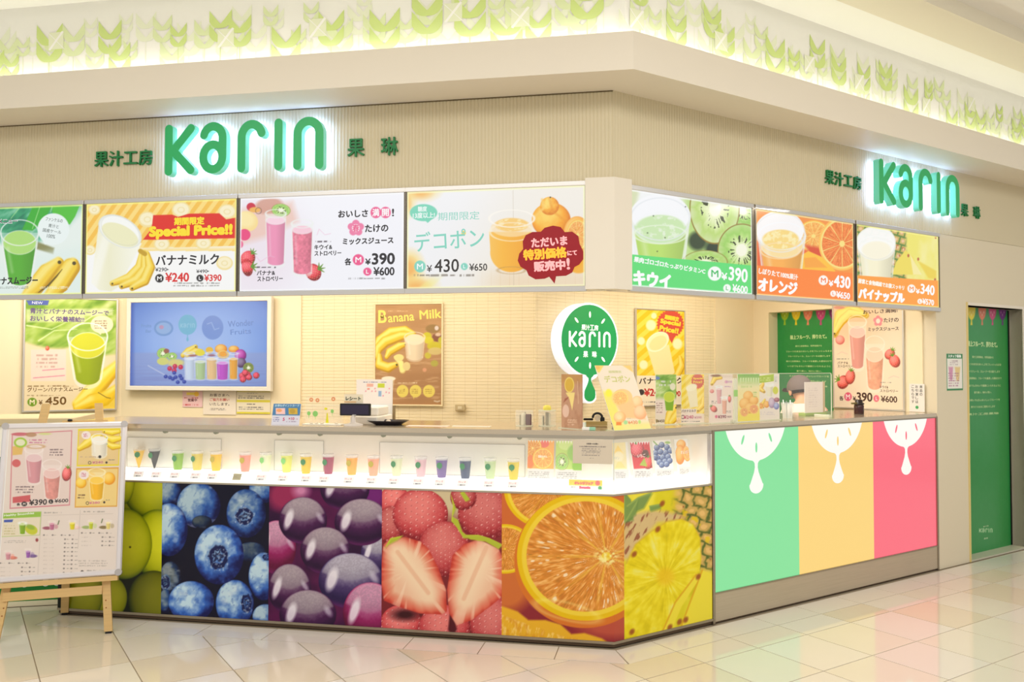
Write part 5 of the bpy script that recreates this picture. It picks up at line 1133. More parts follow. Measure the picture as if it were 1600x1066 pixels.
# the two green door faces -------------------------------------------------------------------------
def greendoor(a, cx, y0, lines, ppm, fruit_x, cols):
    a.fill((34, 142, 66)); a.put(sst(.35, .75, a.n(26, 60, seed=3)), (46, 146, 76), .35)
    for x, c in zip(fruit_x, cols):
        a.el(x, y0 - .04 * ppm, .074 * ppm * a.kx, .13 * ppm, c); a.rect(x - .1 * ppm * a.kx, y0 - .5 * ppm, x + .1 * ppm * a.kx, y0 - .06 * ppm, (34, 142, 66), .0)
        a.poly([(x - .006 * ppm * a.kx, y0 + .07 * ppm), (x + .006 * ppm * a.kx, y0 + .07 * ppm), (x + .018 * ppm * a.kx, y0 + .15 * ppm), (x - .018 * ppm * a.kx, y0 + .15 * ppm)], c)
        for dx in (-.03, 0, .03): a.el(x + dx * ppm * a.kx, y0 + (.0 if dx else .03) * ppm, .004 * ppm, .012 * ppm, (250, 250, 220), a=.7)
LN = ['極上フルーツ、搾りたて。', '果汁工房果琳は、世界各国から', 'フルーツの本当のおいしさをフレッシュなまま', 'フルーツジュース、スムージーをお届けします', '果汁工房果琳は、フルーツを厳選した素材だけで', 'いつまでもきれいで健康にいられるように', '香り高い、味わい深い、', 'その時いちばんおいしいフルーツを', '搾りたてのままご提供いたします', '果汁工房果琳']
IC = (196, 226, 160)
a = Art([(1203.4, 484.3), (1322.5, 476.4), (1326.3, 855.9), (1206.0, 831.2)], .78, 2.0, .9).fr(1190, 470, 9.694); a.kx = .8
greendoor(a, 0, 190, 0, 1200, [367, 545, 728, 920, 1110], [(160, 190, 30), (240, 210, 30), (236, 130, 100), (200, 60, 130), (130, 40, 120)])
for i, (y, x, w) in enumerate(((550, 730, 550), (688, 735, 400), (770, 735, 690), (845, 740, 640), (922, 735, 690), (998, 740, 650), (1072, 745, 380), (1150, 740, 600), (1225, 740, 520), (1300, 740, 560))): a.t(LN[i], x, y, w, 62 if i == 0 else 26, IC, 3 if i == 0 else .6)
MB().box(-1.60, -.82, .12, .16, 0, 2.0).build('door_1', M('door_edge_green', (30, 110, 60), .5), None, at('S', 0, 0, 0), FR['S'][3])
bpy.data.objects['door_1']['kind'] = 'structure'
link('door_print', a.mesh('door_print', -1.60, 2.0, .119, Mprint('door_ink', .3)), bpy.data.objects['door_1'])
a = Art([(1496.3, 479.0), (1575.7, 484.8), (1581.4, 852.5), (1501.8, 871.2)], .785, 1.95, .8).fr(1480, 440, 6.667); a.kx = .62
greendoor(a, 0, 320, 0, 900, [150, 258, 368, 477, 585], [(160, 190, 30), (236, 210, 30), (226, 120, 80), (206, 60, 120), (110, 30, 130)])
for i, (y, x, w) in enumerate(((655, 372, 310), (792, 375, 220), (867, 378, 380), (942, 375, 360), (1013, 378, 390), (1090, 380, 370), (1160, 375, 180), (1240, 380, 350), (1310, 378, 250), (1385, 378, 330))): a.t(LN[i], x, y, w, 56 if i == 0 else 24, IC, 2.4 if i == 0 else .5, -1)
a.fr(1440, 440, 2.22); a.karin(224, 866, 46, (200, 226, 180), 1.2); a.t('果汁工房', 224, 851, 18, 5, (200, 226, 180), .1); a.t('果琳', 224, 893, 14, 6, (200, 226, 180), .1)
MB().box(3.56, 4.396, .11, .15, .014, 1.96).build('door_2', MATS['door_edge_green'], None, Vector((0, 0, 0)), AN)
bpy.data.objects['door_2']['kind'] = 'structure'
link('door_print', a.mesh('door_print', 3.6, 1.96, .109, MATS['door_ink']), bpy.data.objects['door_2'])
MB().box(4.385, 4.396, .1, .112, .014, 1.955).build('door_seal', BLACK, bpy.data.objects['door_2'])
# staff wanted notice, counter notice ------------------------------------------------------------------
def p_staff(a):
    a.fill((240, 236, 226)); a.rect(0, 0, a.W, a.H * .13, (40, 130, 70)); a.t('スタッフ募集', a.W * .5, a.H * .065, a.W * .8, a.H * .075, (240, 250, 240), .3); a.rect(0, a.H * .95, a.W, a.H, (40, 130, 70))
    a.fine(a.W * .2, a.H * .17, a.W * .8, a.H * .32, 3, (160, 130, 140)); a.poly([(a.W * .12, a.H * .36), (a.W * .4, a.H * .36), (a.W * .34, a.H * .72), (a.W * .2, a.H * .72)], (206, 130, 170), .8, 3); a.poly([(a.W * .5, a.H * .36), (a.W * .85, a.H * .36), (a.W * .76, a.H * .74), (a.W * .6, a.H * .74)], (230, 200, 130), .9, 3)
    a.fine(a.W * .1, a.H * .5, a.W * .9, a.H * .9, 6, (170, 110, 140), .6); a.line([(1, 0), (1, a.H)], .8, (40, 130, 70)); a.line([(a.W - 1, 0), (a.W - 1, a.H)], .8, (40, 130, 70))
sheet('green bordered staff notice on the wall beside the outer door', 'R', 3.245, 3.47, 1.31, 1.587, -.0012, p_staff, cell=.6)
def p_here(a):
    a.fill((236, 230, 222))
    for x, tx in ((.78, '商品の'), (.5, 'お引渡しは'), (.24, 'こちらです')):
        for i, ch in enumerate(tx): a.t(ch, a.W * x, a.H * (.1 + .135 * i), a.W * .17, a.H * .1, (110, 110, 106), .12)
    a.el(a.W * .5, a.H * .84, a.W * .1, a.W * .1, (60, 160, 90))
sheet('white collection notice on the side wall at the counter end', 'S', -.205, -.085, 1.15, 1.36, -.002, p_here, cell=.6)
# ================================================================ the angled counter at the far left
A2 = math.radians(22.6)
FR['A'] = (Vector((-3.395, .199, 0)), Vector((math.cos(A2), math.sin(A2), 0)), Vector((-math.sin(A2), math.cos(A2), 0)), A2)
t = thing('angled_counter', 'green fronted counter with lit white case behind the wooden easel', 'counter', 'A', 0, 0, 0)
MB().box(-1.7, 0, .01, .5, .03, .925).build('front_panel', M('panel_green', (20, 122, 40), .35, emit=.05), t)
MB().box(-1.7, 0, .0, .5, 0, .03).build('plinth', M('plinth_cream', (250, 240, 206), .4), t)
MB().box(-1.7, 0, .012, .5, .925, 1.115).build('lit_case', CASEW, t)
MB().box(-1.7, 0, -.01, .5, 1.115, 1.163, 0, .004).build('top', M('tan_top', (206, 188, 148), .4), t)
for s_ in (-.27, -.15, -.085, -.40, -.55): MB().prism([(s_ - .006, .19), (s_ - .018, .14)] + arc(s_, .132, .02, .018, 180, 360, 8) + [(s_ + .018, .14), (s_ + .006, .19)], .007, .0102).build('drop_motif', WHITE, t)

# ================================================================ easel and its menu sheet
E0 = Vector((-2.766, -.270, 0)); EA = math.radians(28.7); LE = math.radians(12)
FR['E'] = (E0, Vector((math.cos(EA), math.sin(EA), 0)), Vector((-math.sin(EA), math.cos(EA), 0)), EA)
def lean(mb, l=LE):
    mb.v = [(x, y * math.cos(l) + z * math.sin(l), -y * math.sin(l) + z * math.cos(l)) for x, y, z in mb.v]; return mb
es = thing('easel', 'pine wood easel standing before the green grape panel', 'easel', 'E', 0, 0, 0)
def bar(p0, p1, wx, wy, mat, name, parent, ln=True):
    """a flat wooden bar between two points; wx wide along x, wy thick"""
    p0, p1 = Vector(p0), Vector(p1); mb = MB(); v = []
    for p in (p0, p1): v += [(p.x - wx / 2, p.y - wy / 2, p.z), (p.x + wx / 2, p.y - wy / 2, p.z), (p.x + wx / 2, p.y + wy / 2, p.z), (p.x - wx / 2, p.y + wy / 2, p.z)]
    mb.add(v, [(3, 2, 1, 0), (4, 5, 6, 7), (0, 1, 5, 4), (1, 2, 6, 5), (2, 3, 7, 6), (3, 0, 4, 7)])
    if ln: lean(mb)
    return mb.build(name, mat, parent)
for x0, x1 in ((-.575, -.40), (-.02, -.125)):
    lg = bar((x0, .012, .012), (x1, .012, 1.30), .042, .022, WOOD, 'leg', es)
    mb = MB().box(x0 - .016, x0 + .016, .002, .022, 0, .012); lean(mb).build('rubber_foot', RUBBER, lg)
    for zz in (.20, .24): lean(MB().disc(x0 + (x1 - x0) * zz / 1.3, zz - .06, .004, .004, -.0002, .001, 8)).build('screw', M('screw_brown', (150, 90, 40), .5), lg)
lg = bar((-.32, .478, .012), (-.27, .27, 1.12), .042, .022, WOOD, 'leg', es, False); MB().box(-.336, -.304, .468, .488, 0, .012).build('rubber_foot', RUBBER, lg)
lean(MB().box(-.55, -.06, -.008, .012, .215, .262)).build('cross_bar', WOOD, es)
lean(MB().box(-.63, .02, -.034, .03, .285, .312)).build('ledge', WOOD, es)
lean(MB().box(-.31, -.07, .0, .02, 1.165, 1.20)).build('top_bar', WOOD, es)
lean(MB().lathe([(.0, -.006), (.012, -.004), (.014, .002), (.008, .008), (0, .01)], -.27, .0, 12)).build('knob', BLACK, es); bpy.data.objects['knob'].location = (0, math.sin(LE) * 1.2, math.cos(LE) * 1.2)
bs = thing('menu_stand_board', 'white framed drinks menu board resting on the pine easel', 'menu board', 'E', 0, 0, 0)
a = Art([(16.3, 672), (191, 668), (181.9, 890.7), (.3, 903)], .578, .808, .62).fr(0, 650, 7.105)
a.fill((226, 212, 200)); a.put(sst(.3, .7, a.n(500, seed=3)), (230, 218, 208), .5)
def skewrect(x0, y0, x1, y1, k, c, a_=1.0, sh=-.012): a.poly([(x0, y0), (x1, y0 - (x1 - x0) * k), (x1 + (y1 - y0) * sh, y1 - (x1 - x0) * k), (x0 + (y1 - y0) * sh, y1)], c, a_)
skewrect(143, 203, 800, 1050, .06, (206, 120, 130), 1, -.03); skewrect(153, 213, 790, 1038, .06, (226, 206, 196), 1, -.03)
a.el(230, 210, 90, 20, (196, 90, 100), a=.8); a.el(350, 215, 60, 26, (176, 130, 90), a=.8); a.el(500, 205, 70, 14, (206, 214, 130), a=.8); a.poly([(150, 350), (270, 330), (250, 440), (150, 450)], (222, 180, 90), .9, 12); a.el(190, 540, 46, 44, (206, 90, 90), a=.9); a.berry(740, 660, 52, 80, 10, c=(206, 76, 80)); a.poly([(150, 920), (340, 895), (340, 970), (150, 985)], (200, 80, 84), .9, 8)
a.glass(380, 385, 760, 98, 70, (214, 150, 156), (228, 196, 196), ey=.24, fillt=.25, cup=(240, 226, 220)); a.glass(575, 560, 930, 105, 76, (222, 150, 140), (232, 196, 190), ey=.3, fillt=.25, cup=(240, 226, 220), texture=.15); a.ring(400, 350, 90, 22, 8, (196, 150, 90), a=.7)
a.el(235, 305, 70, 58, (160, 196, 60)); a.el(235, 305, 50, 38, (226, 226, 190)); a.fine(330, 260, 560, 320, 2, (200, 120, 150)); a.fine(550, 370, 730, 460, 3, (130, 110, 110)); a.fine(180, 790, 420, 880, 3, (130, 110, 110))
a.el(275, 995, 30, 26, (50, 44, 44)); a.el(565, 968, 26, 24, (50, 44, 44)); a.t('各', 212, 1000, 36, 30, (60, 50, 50), 1.2); a.t('M', 275, 995, 24, 24, (226, 210, 200), 1); a.t('¥390', 425, 975, 190, 62, (60, 50, 50), 2.2); a.t('L', 566, 968, 12, 22, (226, 210, 200), 1); a.t('¥600', 680, 958, 150, 40, (70, 60, 60), 1.4)
skewrect(866, 148, 1345, 575, .02, (232, 212, 20), 1, -.04); skewrect(876, 170, 1335, 560, .02, (226, 196, 150), .9, -.04); a.banana([(880, 380), (960, 320), (1040, 260), (1120, 240)], 50, c=(236, 206, 40)); a.banana([(1330, 180), (1250, 190), (1160, 180)], 34, c=(240, 214, 30)); a.banana([(1340, 260), (1260, 270), (1190, 250)], 46, c=(240, 214, 30)); a.banana([(1340, 350), (1260, 350), (1190, 320)], 40, c=(236, 206, 30)); a.glass(1105, 250, 450, 90, 84, (238, 230, 210), (244, 238, 224), ey=.26, fillt=.15); a.el(955, 220, 52, 46, (240, 226, 220)); a.fine(925, 195, 985, 245, 3, (190, 80, 120)); a.fine(890, 455, 1160, 480, 1, (200, 170, 140)); a.el(1110, 465, 16, 16, (50, 44, 44)); a.ring(995, 533, 15, 15, 5, (50, 44, 44)); a.el(1185, 530, 12, 12, (50, 44, 44)); a.t('¥240', 1085, 528, 120, 26, (200, 110, 140), .7); a.fine(1200, 490, 1300, 510, 1)
skewrect(845, 595, 1325, 1035, .025, (220, 160, 60), 1, -.04); skewrect(855, 610, 1315, 1022, .025, (236, 206, 130), 1, -.04); a.ball(1215, 710, 70, 70, (226, 140, 20), (244, 180, 40), (250, 214, 110)); a.ball(900, 760, 60, 60, (226, 150, 20), (246, 196, 50), (250, 220, 110)); a.el(1000, 690, 60, 50, (240, 190, 80), soft=20); a.glass(1075, 640, 940, 95, 70, (246, 186, 30), (250, 206, 80), ey=.24, fillt=.3, cup=(250, 236, 190)); a.el(930, 670, 56, 52, (240, 226, 220)); a.fine(900, 645, 965, 695, 3, (190, 80, 120)); a.fine(860, 880, 960, 940, 2, (120, 90, 60)); a.ring(970, 985, 15, 15, 5, (50, 44, 44)); a.el(1160, 975, 12, 12, (50, 44, 44)); a.t('¥380', 1050, 980, 120, 26, (210, 110, 150), .7); a.fine(1160, 940, 1230, 960, 1)
a.fr(0, 790, 7.272)
skewrect(50, 105, 470, 370, .045, (150, 190, 70), 1, -.06); skewrect(46, 165, 462, 366, .045, (228, 216, 190), 1, -.06); a.t('Healthy Smoothies', 225, 120, 330, 30, (240, 246, 226), 1, 2); a.poly([(60, 180), (160, 176), (150, 205), (58, 208)], (70, 90, 170)); a.glass(262, 215, 340, 40, 30, (130, 170, 30), (166, 196, 60), fillt=.1); a.el(360, 290, 70, 52, (196, 200, 50), 20); a.el(350, 260, 50, 26, (130, 170, 60), 20, .7, 14); a.fine(60, 230, 205, 350, 4, (190, 180, 120), .6)
for (x, y, w, c, d) in ((590, 200, 34, (190, 110, 140), (150, 70, 90)), (820, 195, 36, (220, 206, 30), (226, 190, 180)), (1035, 190, 30, (190, 200, 40), (150, 170, 90)), (1235, 190, 32, (226, 206, 120), (120, 100, 50)), (105, 530, 34, (206, 140, 150), (206, 110, 90)), (325, 510, 30, (150, 90, 170), (100, 70, 130))):
    a.el(x - 55 if x in (1035, 1235, 590) else x + 50, y + 72, 50, 18, d, a=.85, soft=8); a.el(x + 45, y + 55, 24, 26, tuple(min(255, v + 40) for v in d), a=.5, soft=12); a.glass(x, y, y + 92, w, w * .72, c, tuple(min(255, v + 30) for v in c), fillt=.2, cup=(236, 224, 214))
for (x, y) in ((670, 190), (1168, 170)): a.line([(x, y), (x - 12, y + 40)], 6, (110, 120, 80), soft=6)
a.line([(475, 90), (430, 810)], 1.5, (190, 176, 166)); a.line([(912, 70), (885, 500)], 1.5, (190, 176, 166)); a.line([(490, 130), (900, 118)], 1, (190, 176, 166)); a.line([(920, 118), (1290, 108)], 1, (190, 176, 166))
a.fine(500, 85, 740, 112, 1, (170, 160, 150)); a.fine(950, 72, 1240, 100, 1, (170, 160, 150)); a.fine(60, 405, 350, 440, 2, (170, 160, 150), .6)
for (x0, x1, y0, n_) in ((500, 880, 350, 10), (930, 1290, 325, 4), (20, 430, 660, 4)):
    for k in range(n_):
        y = y0 + 46 * k; sh = -6 * k
        if k: a.fine(x0 - k, y - 10, x0 + 130, y + 12, 1, (190, 176, 166), .5)
        for dx in ((0, 98, 200, 290) if k == 0 else (240, 325)): a.el(x0 + dx + sh * .3, y, 10, 8, (110, 100, 96), a=.85); a.fine(x0 + dx + 16, y - 6, x0 + dx + 62, y + 8, 1, (150, 140, 130), .7)
a.fine(890, 620, 1290, 700, 3, (180, 168, 158), .6); a.el(935, 755, 18, 18, (80, 70, 66)); a.fine(985, 728, 1240, 758, 1, (150, 140, 130)); a.el(422, 405, 16, 20, (150, 70, 70))
me = a.mesh('menu_print', -.570, 1.150, -.0288, PAP); o = link('menu_print', me, bs); o.rotation_euler[0] = -LE
mb = MB(); mb.box(-.585, .020, -.0285, -.012, .330, 1.165); lean(mb).build('backing', WHITE, bs)
WF = M('board_frame', (226, 220, 220), .35, .3)
def fbar(x0, x1, z0, z1): return lean(MB().box(x0, x1, -.036, -.008, z0, z1, 0, .007)).build('frame_bar', WF, bs)
fbar(-.590, .024, 1.152, 1.184); fbar(-.590, .024, .314, .346); fbar(-.604, -.574, .335, 1.163); fbar(.008, .038, .335, 1.163)
for cx, cz in ((-.589, 1.169), (.023, 1.169), (-.589, .329), (.023, .329)): lean(MB().disc(cx, cz, .019, .019, -.0385, -.006, 20)).build('corner_cap', M('corner_grey', (186, 180, 176), .35, .5), bs)
# a strip of a second white board seen at the far left is part of the angled counter's case

# ================================================================ drinks in the case
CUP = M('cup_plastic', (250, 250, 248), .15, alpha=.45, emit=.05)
CUPP = ((-2.948, .215, 'cone', (246, 196, 50), 'yellow juice in a cone glass, first from the easel'), (-2.831, .20, 'cone', (34, 34, 40), 'black drink in a cone glass'),
        (-2.665, .189, '', (140, 190, 60), 'leaf green smoothie cup'), (-2.536, .189, '', (226, 206, 90), 'straw yellow smoothie cup between green and golden cups'), (-2.407, .183, '', (246, 200, 40), 'golden yellow juice cup under the screen'),
        (-2.212, .175, '', (250, 160, 140), 'salmon pink juice cup standing alone'), (-2.092, .199, '', (240, 244, 206), 'almost clear cup with a pale green disc'), (-1.955, .195, '', (232, 236, 110), 'lemon yellow juice cup'),
        (-1.817, .162, '', (236, 200, 40), 'deep yellow juice cup beside the berry red one'), (-1.682, .174, '', (166, 62, 96), 'berry red juice cup'), (-1.531, .160, '', (250, 180, 70), 'orange juice cup right of the berry red one'),
        (-1.393, .144, '', (250, 174, 140), 'peach juice cup at the edge of the long back panel'), (-1.261, .169, '', (226, 232, 190), 'cream green milk cup'), (-1.112, .156, '', (232, 190, 196), 'rose pink milk cup'),
        (-.987, .153, '', (120, 96, 160), 'purple berry milk cup'), (-.845, .140, '', (62, 78, 112), 'dark blue berry drink cup'), (-.704, .154, '', (200, 222, 170), 'pale green milk cup'), (-.568, .143, '', (230, 206, 60), 'yellow drink cup nearest the fruit cards'))
for i, (x, y, kd, c, lab) in enumerate(CUPP):
    t = thing('juice_cup', lab, 'cup', 'L', x, y, .857, 'sample drinks in the lit display case'); t.scale = (1.1, 1.1, 1.13)
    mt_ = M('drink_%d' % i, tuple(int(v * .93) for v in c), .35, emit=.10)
    if kd:
        MB().lathe([(.003, .0), (.012, .03), (.030, .098), (.031, .1)], 0, 0, 20).build('drink', mt_, t)
        MB().lathe([(.004, -.0002), (.012, .0), (.004, .003), (.004, .01)], 0, 0, 14).build('foot', WHITE, t)
        MB().lathe([(.0315, .096), (.034, .106), (.033, .108)], 0, 0, 20, cap=False).build('rim', CUP, t)
    else:
        MB().lathe([(.0215, .0), (.022, .003), (.0305, .088), (.031, .09)], 0, 0, 24).build('drink', mt_, t)
        MB().lathe([(.0312, .088), (.0325, .098), (.034, .1), (.034, .103), (.031, .104)], 0, 0, 24, cap=False).build('rim', CUP, t)
    v_ = MB(); ang = -.5 + .15 * (i % 3) if i != 0 else .5
    v_.disc(0, 0, .0150, .0150, -.0315, -.030, 20); v_.prism([(-.0015, -.02), (.0015, -.02), (.0015, -.011), (-.0015, -.011)], -.0315, -.030)
    pale = i in (6, 7); dk = (30, 130, 70) if not pale else (130, 210, 110)
    if i in (10, 11, 4, 5): dk = (190, 170, 40)
    st = v_.build('sticker', M('sticker_%d_%d' % dk[:2], dk, .4, emit=.1), t, (0, 0, .062 if not kd else .075), ang * .6)
# price tags
def p_tag(a): a.fill((236, 230, 226)); a.fine(a.W * .1, a.H * .12, a.W * .92, a.H * .45, 2, (190, 110, 110), .7); a.fine(a.W * .08, a.H * .6, a.W * .92, a.H * .95, 1, (90, 90, 96), .9)
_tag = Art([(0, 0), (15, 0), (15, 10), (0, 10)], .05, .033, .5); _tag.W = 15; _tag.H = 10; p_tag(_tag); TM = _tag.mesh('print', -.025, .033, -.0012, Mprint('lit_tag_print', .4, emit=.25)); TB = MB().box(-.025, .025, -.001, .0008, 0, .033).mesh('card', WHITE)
for i, x in enumerate([-2.821, -2.705, -2.583, -2.449, -2.342, -2.032, -1.898, -1.755, -1.647, -1.497, -1.362, -1.231, -1.088, -.962, -.832, -.683, -.548]):
    j = i if i < 5 else i + 1; nm = CUPP[j][4].split(' cup')[0].split(' in a')[0].split(' beside')[0].split(' with')[0]
    if j == 6: nm = 'almost clear drink'
    t = thing('price_card', 'small white price card in front of the %s' % nm, 'price card', 'L', x, .022, .8268, 'price cards along the case front')
    for nm_, me_ in (('print', TM), ('card', TB)): o = link(nm_, me_, t); o.rotation_euler[0] = -.5
    t.rotation_euler[2] = .12; t.scale = (1.2, 1, 1.15)
t = thing('price_card', 'tan price card on the shelf before the gap after the golden juice', 'price card', 'L', -2.186, .022, .8268, 'price cards along the case front')
a = Art([(0, 0), (16, 0), (16, 12), (0, 12)], .052, .04, .5); a.W = 16; a.H = 12; a.fill((176, 166, 124)); a.fine(2, 4, 14, 9, 2, (110, 100, 70)); o = link('print', a.mesh('print', -.026, .04, -.0012, PAP), t); o.rotation_euler[0] = -.5
o = MB().box(-.026, .026, -.001, .0008, 0, .04).build('card', M('tan_card', (176, 166, 124), .5), t); o.rotation_euler[0] = -.5
# fruit cards
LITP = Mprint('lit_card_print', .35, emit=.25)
def fcard(label, fr, x, y, w, h, quad, crop, paint, z=.857, rx=-.16, cell=.6):
    t = thing('fruit_card', label, 'card', fr, x, y, z, 'fruit cards standing in the lit case')
    a = Art(quad, w, h, cell).fr(*crop); a.fill((240, 238, 232)); paint(a)
    o = link('print', a.mesh('print', 0, h, -.0012, LITP), t); o.rotation_euler[0] = rx
    o = MB().box(0, w, -.001, .0012, 0, h).build('card', WHITE, t); o.rotation_euler[0] = rx
    return t
C5 = (800, 640, 4.848)
def lines(a, x0, x1, y0, y1): a.rect(x0, y0, x1, y1 + 10, (222, 220, 216)); a.fine(x0 + 12, y0 + 14, x1 - 10, y1, 4, (140, 136, 134), .7)
def f_or(a): a.rect(100, 240, 320, 450, (248, 176, 80)); a.el(230, 265, 40, 30, (240, 110, 90)); a.citrus(140, 300, 70, 80, rot=10); a.el(125, 400, 30, 50, (240, 130, 60)); a.citrus(223, 375, 82, 78, pulp=(250, 170, 70)); [a.poly([(x, 238), (x + 16, 238), (x + 8, 258)], (250, 250, 246)) for x in range(108, 310, 22)]; a.t('国産みかん', 222, 360, 70, 18, (255, 246, 230), .6); lines(a, 100, 320, 455, 520)
def f_ki(a): a.rect(318, 240, 530, 450, (190, 220, 110)); a.el(400, 270, 60, 40, (206, 230, 140)); a.el(500, 420, 50, 60, (140, 196, 60), soft=12); a.kiwi(370, 395, 52, 62); a.el(460, 330, 50, 60, (150, 200, 90), soft=14); [a.poly([(x, 238), (x + 16, 238), (x + 8, 262)], (250, 250, 246)) for x in range(322, 520, 22)]; lines(a, 318, 530, 455, 520)
def f_pi(a): a.rect(770, 240, 880, 450, (240, 226, 170)); a.poly([(780, 330), (820, 260), (860, 330)], (246, 214, 110)); a.poly([(780, 440), (820, 370), (870, 440)], (246, 220, 140)); a.el(820, 350, 40, 40, (246, 236, 196), soft=14); a.t('パイン', 800, 362, 44, 24, (200, 204, 190), .6); lines(a, 770, 890, 455, 520)
def f_st(a): a.poly([(870, 245), (1030, 240), (1060, 440), (905, 448)], (216, 50, 60)); a.berry(930, 300, 56, 60, -10, c=(220, 60, 80)); a.berry(1020, 400, 40, 50, 0, c=(220, 50, 50)); a.el(1000, 330, 26, 30, (70, 50, 30), a=.8); a.poly([(950, 420), (990, 360), (1015, 430)], (170, 190, 60), 1, 6); a.t('いちご', 965, 345, 66, 26, (255, 236, 230), .8); [a.poly([(x, 238), (x + 16, 238), (x + 8, 262)], (250, 246, 246)) for x in range(876, 1030, 22)]; lines(a, 905, 1075, 450, 515)
def f_bl(a):
    for (x, y) in ((1090, 290), (1130, 270), (1175, 285), (1080, 330), (1120, 320), (1165, 325), (1205, 310), (1095, 365), (1140, 360), (1185, 355), (1115, 395), (1160, 390), (1200, 385), (1135, 415), (1175, 410), (1075, 360)): a.ball(x, y, 24, 22, (30, 44, 90), (76, 100, 160), (180, 196, 220)); a.ring(x, y, 7, 6, 3, (40, 50, 100), a=.8)
    a.line([(1060, 245), (1090, 270)], 5, (140, 180, 100)); a.el(1180, 250, 24, 10, (160, 196, 110)); lines(a, 1090, 1245, 445, 500)
def f_or2(a): a.ball(1300, 265, 50, 34, (226, 130, 30), (250, 176, 70), (255, 210, 130)); a.ball(1290, 340, 52, 70, (220, 120, 30), (246, 160, 60), (255, 206, 120)); a.ball(1360, 330, 40, 56, (226, 130, 40), (250, 180, 90), (255, 214, 140), rot=-20); a.citrus(1365, 335, 32, 44, pulp=(250, 170, 90), rot=-20); a.t('オレンジ', 1335, 320, 76, 24, (236, 240, 240), .6); lines(a, 1280, 1415, 425, 480)
fcard('orange fruit card at the end of the cup row', 'L', -.500, .2, .150, .215, [(821, 690), (864, 690), (864, 748), (821, 748)], C5, f_or)
fcard('kiwi fruit card half behind the grey notice', 'L', -.340, .2, .148, .215, [(866, 690), (908, 690), (908, 748), (866, 748)], C5, f_ki)
fcard('pale pineapple card just past the case corner', 'R', .14, .17, .135, .205, [(956, 690), (985, 690), (988, 748), (956, 750)], C5, f_pi)
fcard('red strawberry card between the pineapple and blueberry cards', 'R', .275, .15, .150, .205, [(979, 690), (1013, 688), (1020, 745), (987, 748)], C5, f_st)
fcard('blueberry card beside the red strawberry card', 'R', .445, .15, .145, .205, [(1016, 690), (1048, 687), (1056, 741), (1025, 743)], C5, f_bl)
fcard('orange fruit card nearest the lit green panel', 'R', .61, .14, .110, .205, [(1052, 688), (1082, 686), (1092, 737), (1062, 740)], C5, f_or2)
def p_grey(a):
    a.fill((214, 200, 178)); a.t('お客様へのお願い', a.W * .5, a.H * .17, a.W * .3, a.H * .06, (90, 84, 80), .1); a.t('いつもご利用いただきありがとうございます', a.W * .5, a.H * .29, a.W * .66, a.H * .06, (130, 120, 120), .1)
    a.fine(a.W * .22, a.H * .36, a.W * .8, a.H * .68, 5, (140, 130, 124), .8); a.fine(a.W * .42, a.H * .75, a.W * .56, a.H * .8, 1)
sheet('grey beige notice hanging on the case glass by the corner', 'L', -.218, -.006, .972, 1.100, -.001, p_grey, px=290, cell=.7)
def p_ban(a): a.fill((246, 222, 80)); a.rect(0, a.H * .6, a.W, a.H, (240, 240, 236)); a.t('オレンジフェア', a.W * .45, a.H * .35, a.W * .55, a.H * .26, (240, 120, 110), .8); a.el(a.W * .86, a.H * .3, a.W * .07, a.H * .26, (246, 110, 110)); a.t('Sweetie', a.W * .48, a.H * .8, a.W * .32, a.H * .24, (220, 80, 120), .6); a.el(a.W * .93, a.H * .82, 3, 3, (60, 160, 90)); a.fine(4, a.H * .68, a.W * .25, a.H * .9, 1)
sheet('yellow banner card lying low in the case near its corner', 'L', -.246, -.064, .827, .878, .05, p_ban, cat='card', name='banner_card', px=290, cell=.7)
# ================================================================ on the worktop
ZT = 1.1472
ACR = M('acrylic', (252, 252, 248), .05, alpha=.05, spec=.6)
ACE = M('acrylic_edge', (226, 226, 200), .1, alpha=.7, emit=.08)
# tilted blue and white card
t = thing('point_card_sign', 'blue and white leaning card at the left end of the worktop', 'card', 'L', -1.985, .05, ZT)
a = Art([(423.5, 631), (469, 631), (463.5, 664.5), (418.5, 664.5)], .165, .128, .5).fr(410, 600, 13.33)
a.fill((214, 214, 228)); a.poly([(185, 410), (780, 415), (750, 660), (140, 655)], (60, 120, 170)); a.t('お得なポイントカード', 480, 452, 530, 50, (190, 226, 240), 1.5)
a.rect(225, 505, 430, 635, (244, 196, 190)); a.el(300, 555, 60, 34, (240, 160, 90), soft=14); a.rect(505, 505, 700, 635, (210, 170, 30)); a.el(590, 570, 60, 50, (186, 150, 10), soft=20); a.t('5', 392, 740, 40, 66, (200, 60, 110), 3); a.t('×10', 560, 725, 120, 56, (200, 90, 110), 3); a.fine(160, 690, 320, 800, 3, (100, 100, 160)); a.fine(450, 770, 710, 800, 1, (150, 130, 160)); a.fine(620, 710, 710, 750, 1, (200, 110, 130))
o = link('print', a.mesh('print', 0, .128, -.0012, PAP), t); o.rotation_euler[0] = -.3
o = MB().box(0, .165, -.001, .002, 0, .128).build('card', WHITE, t); o.rotation_euler[0] = -.3
lean(MB().box(.06, .1, .002, .004, 0, .1), -.5).build('prop', WHITE, t); t.children[-1].location = (0, .075, 0)
t.rotation_euler[2] = .12
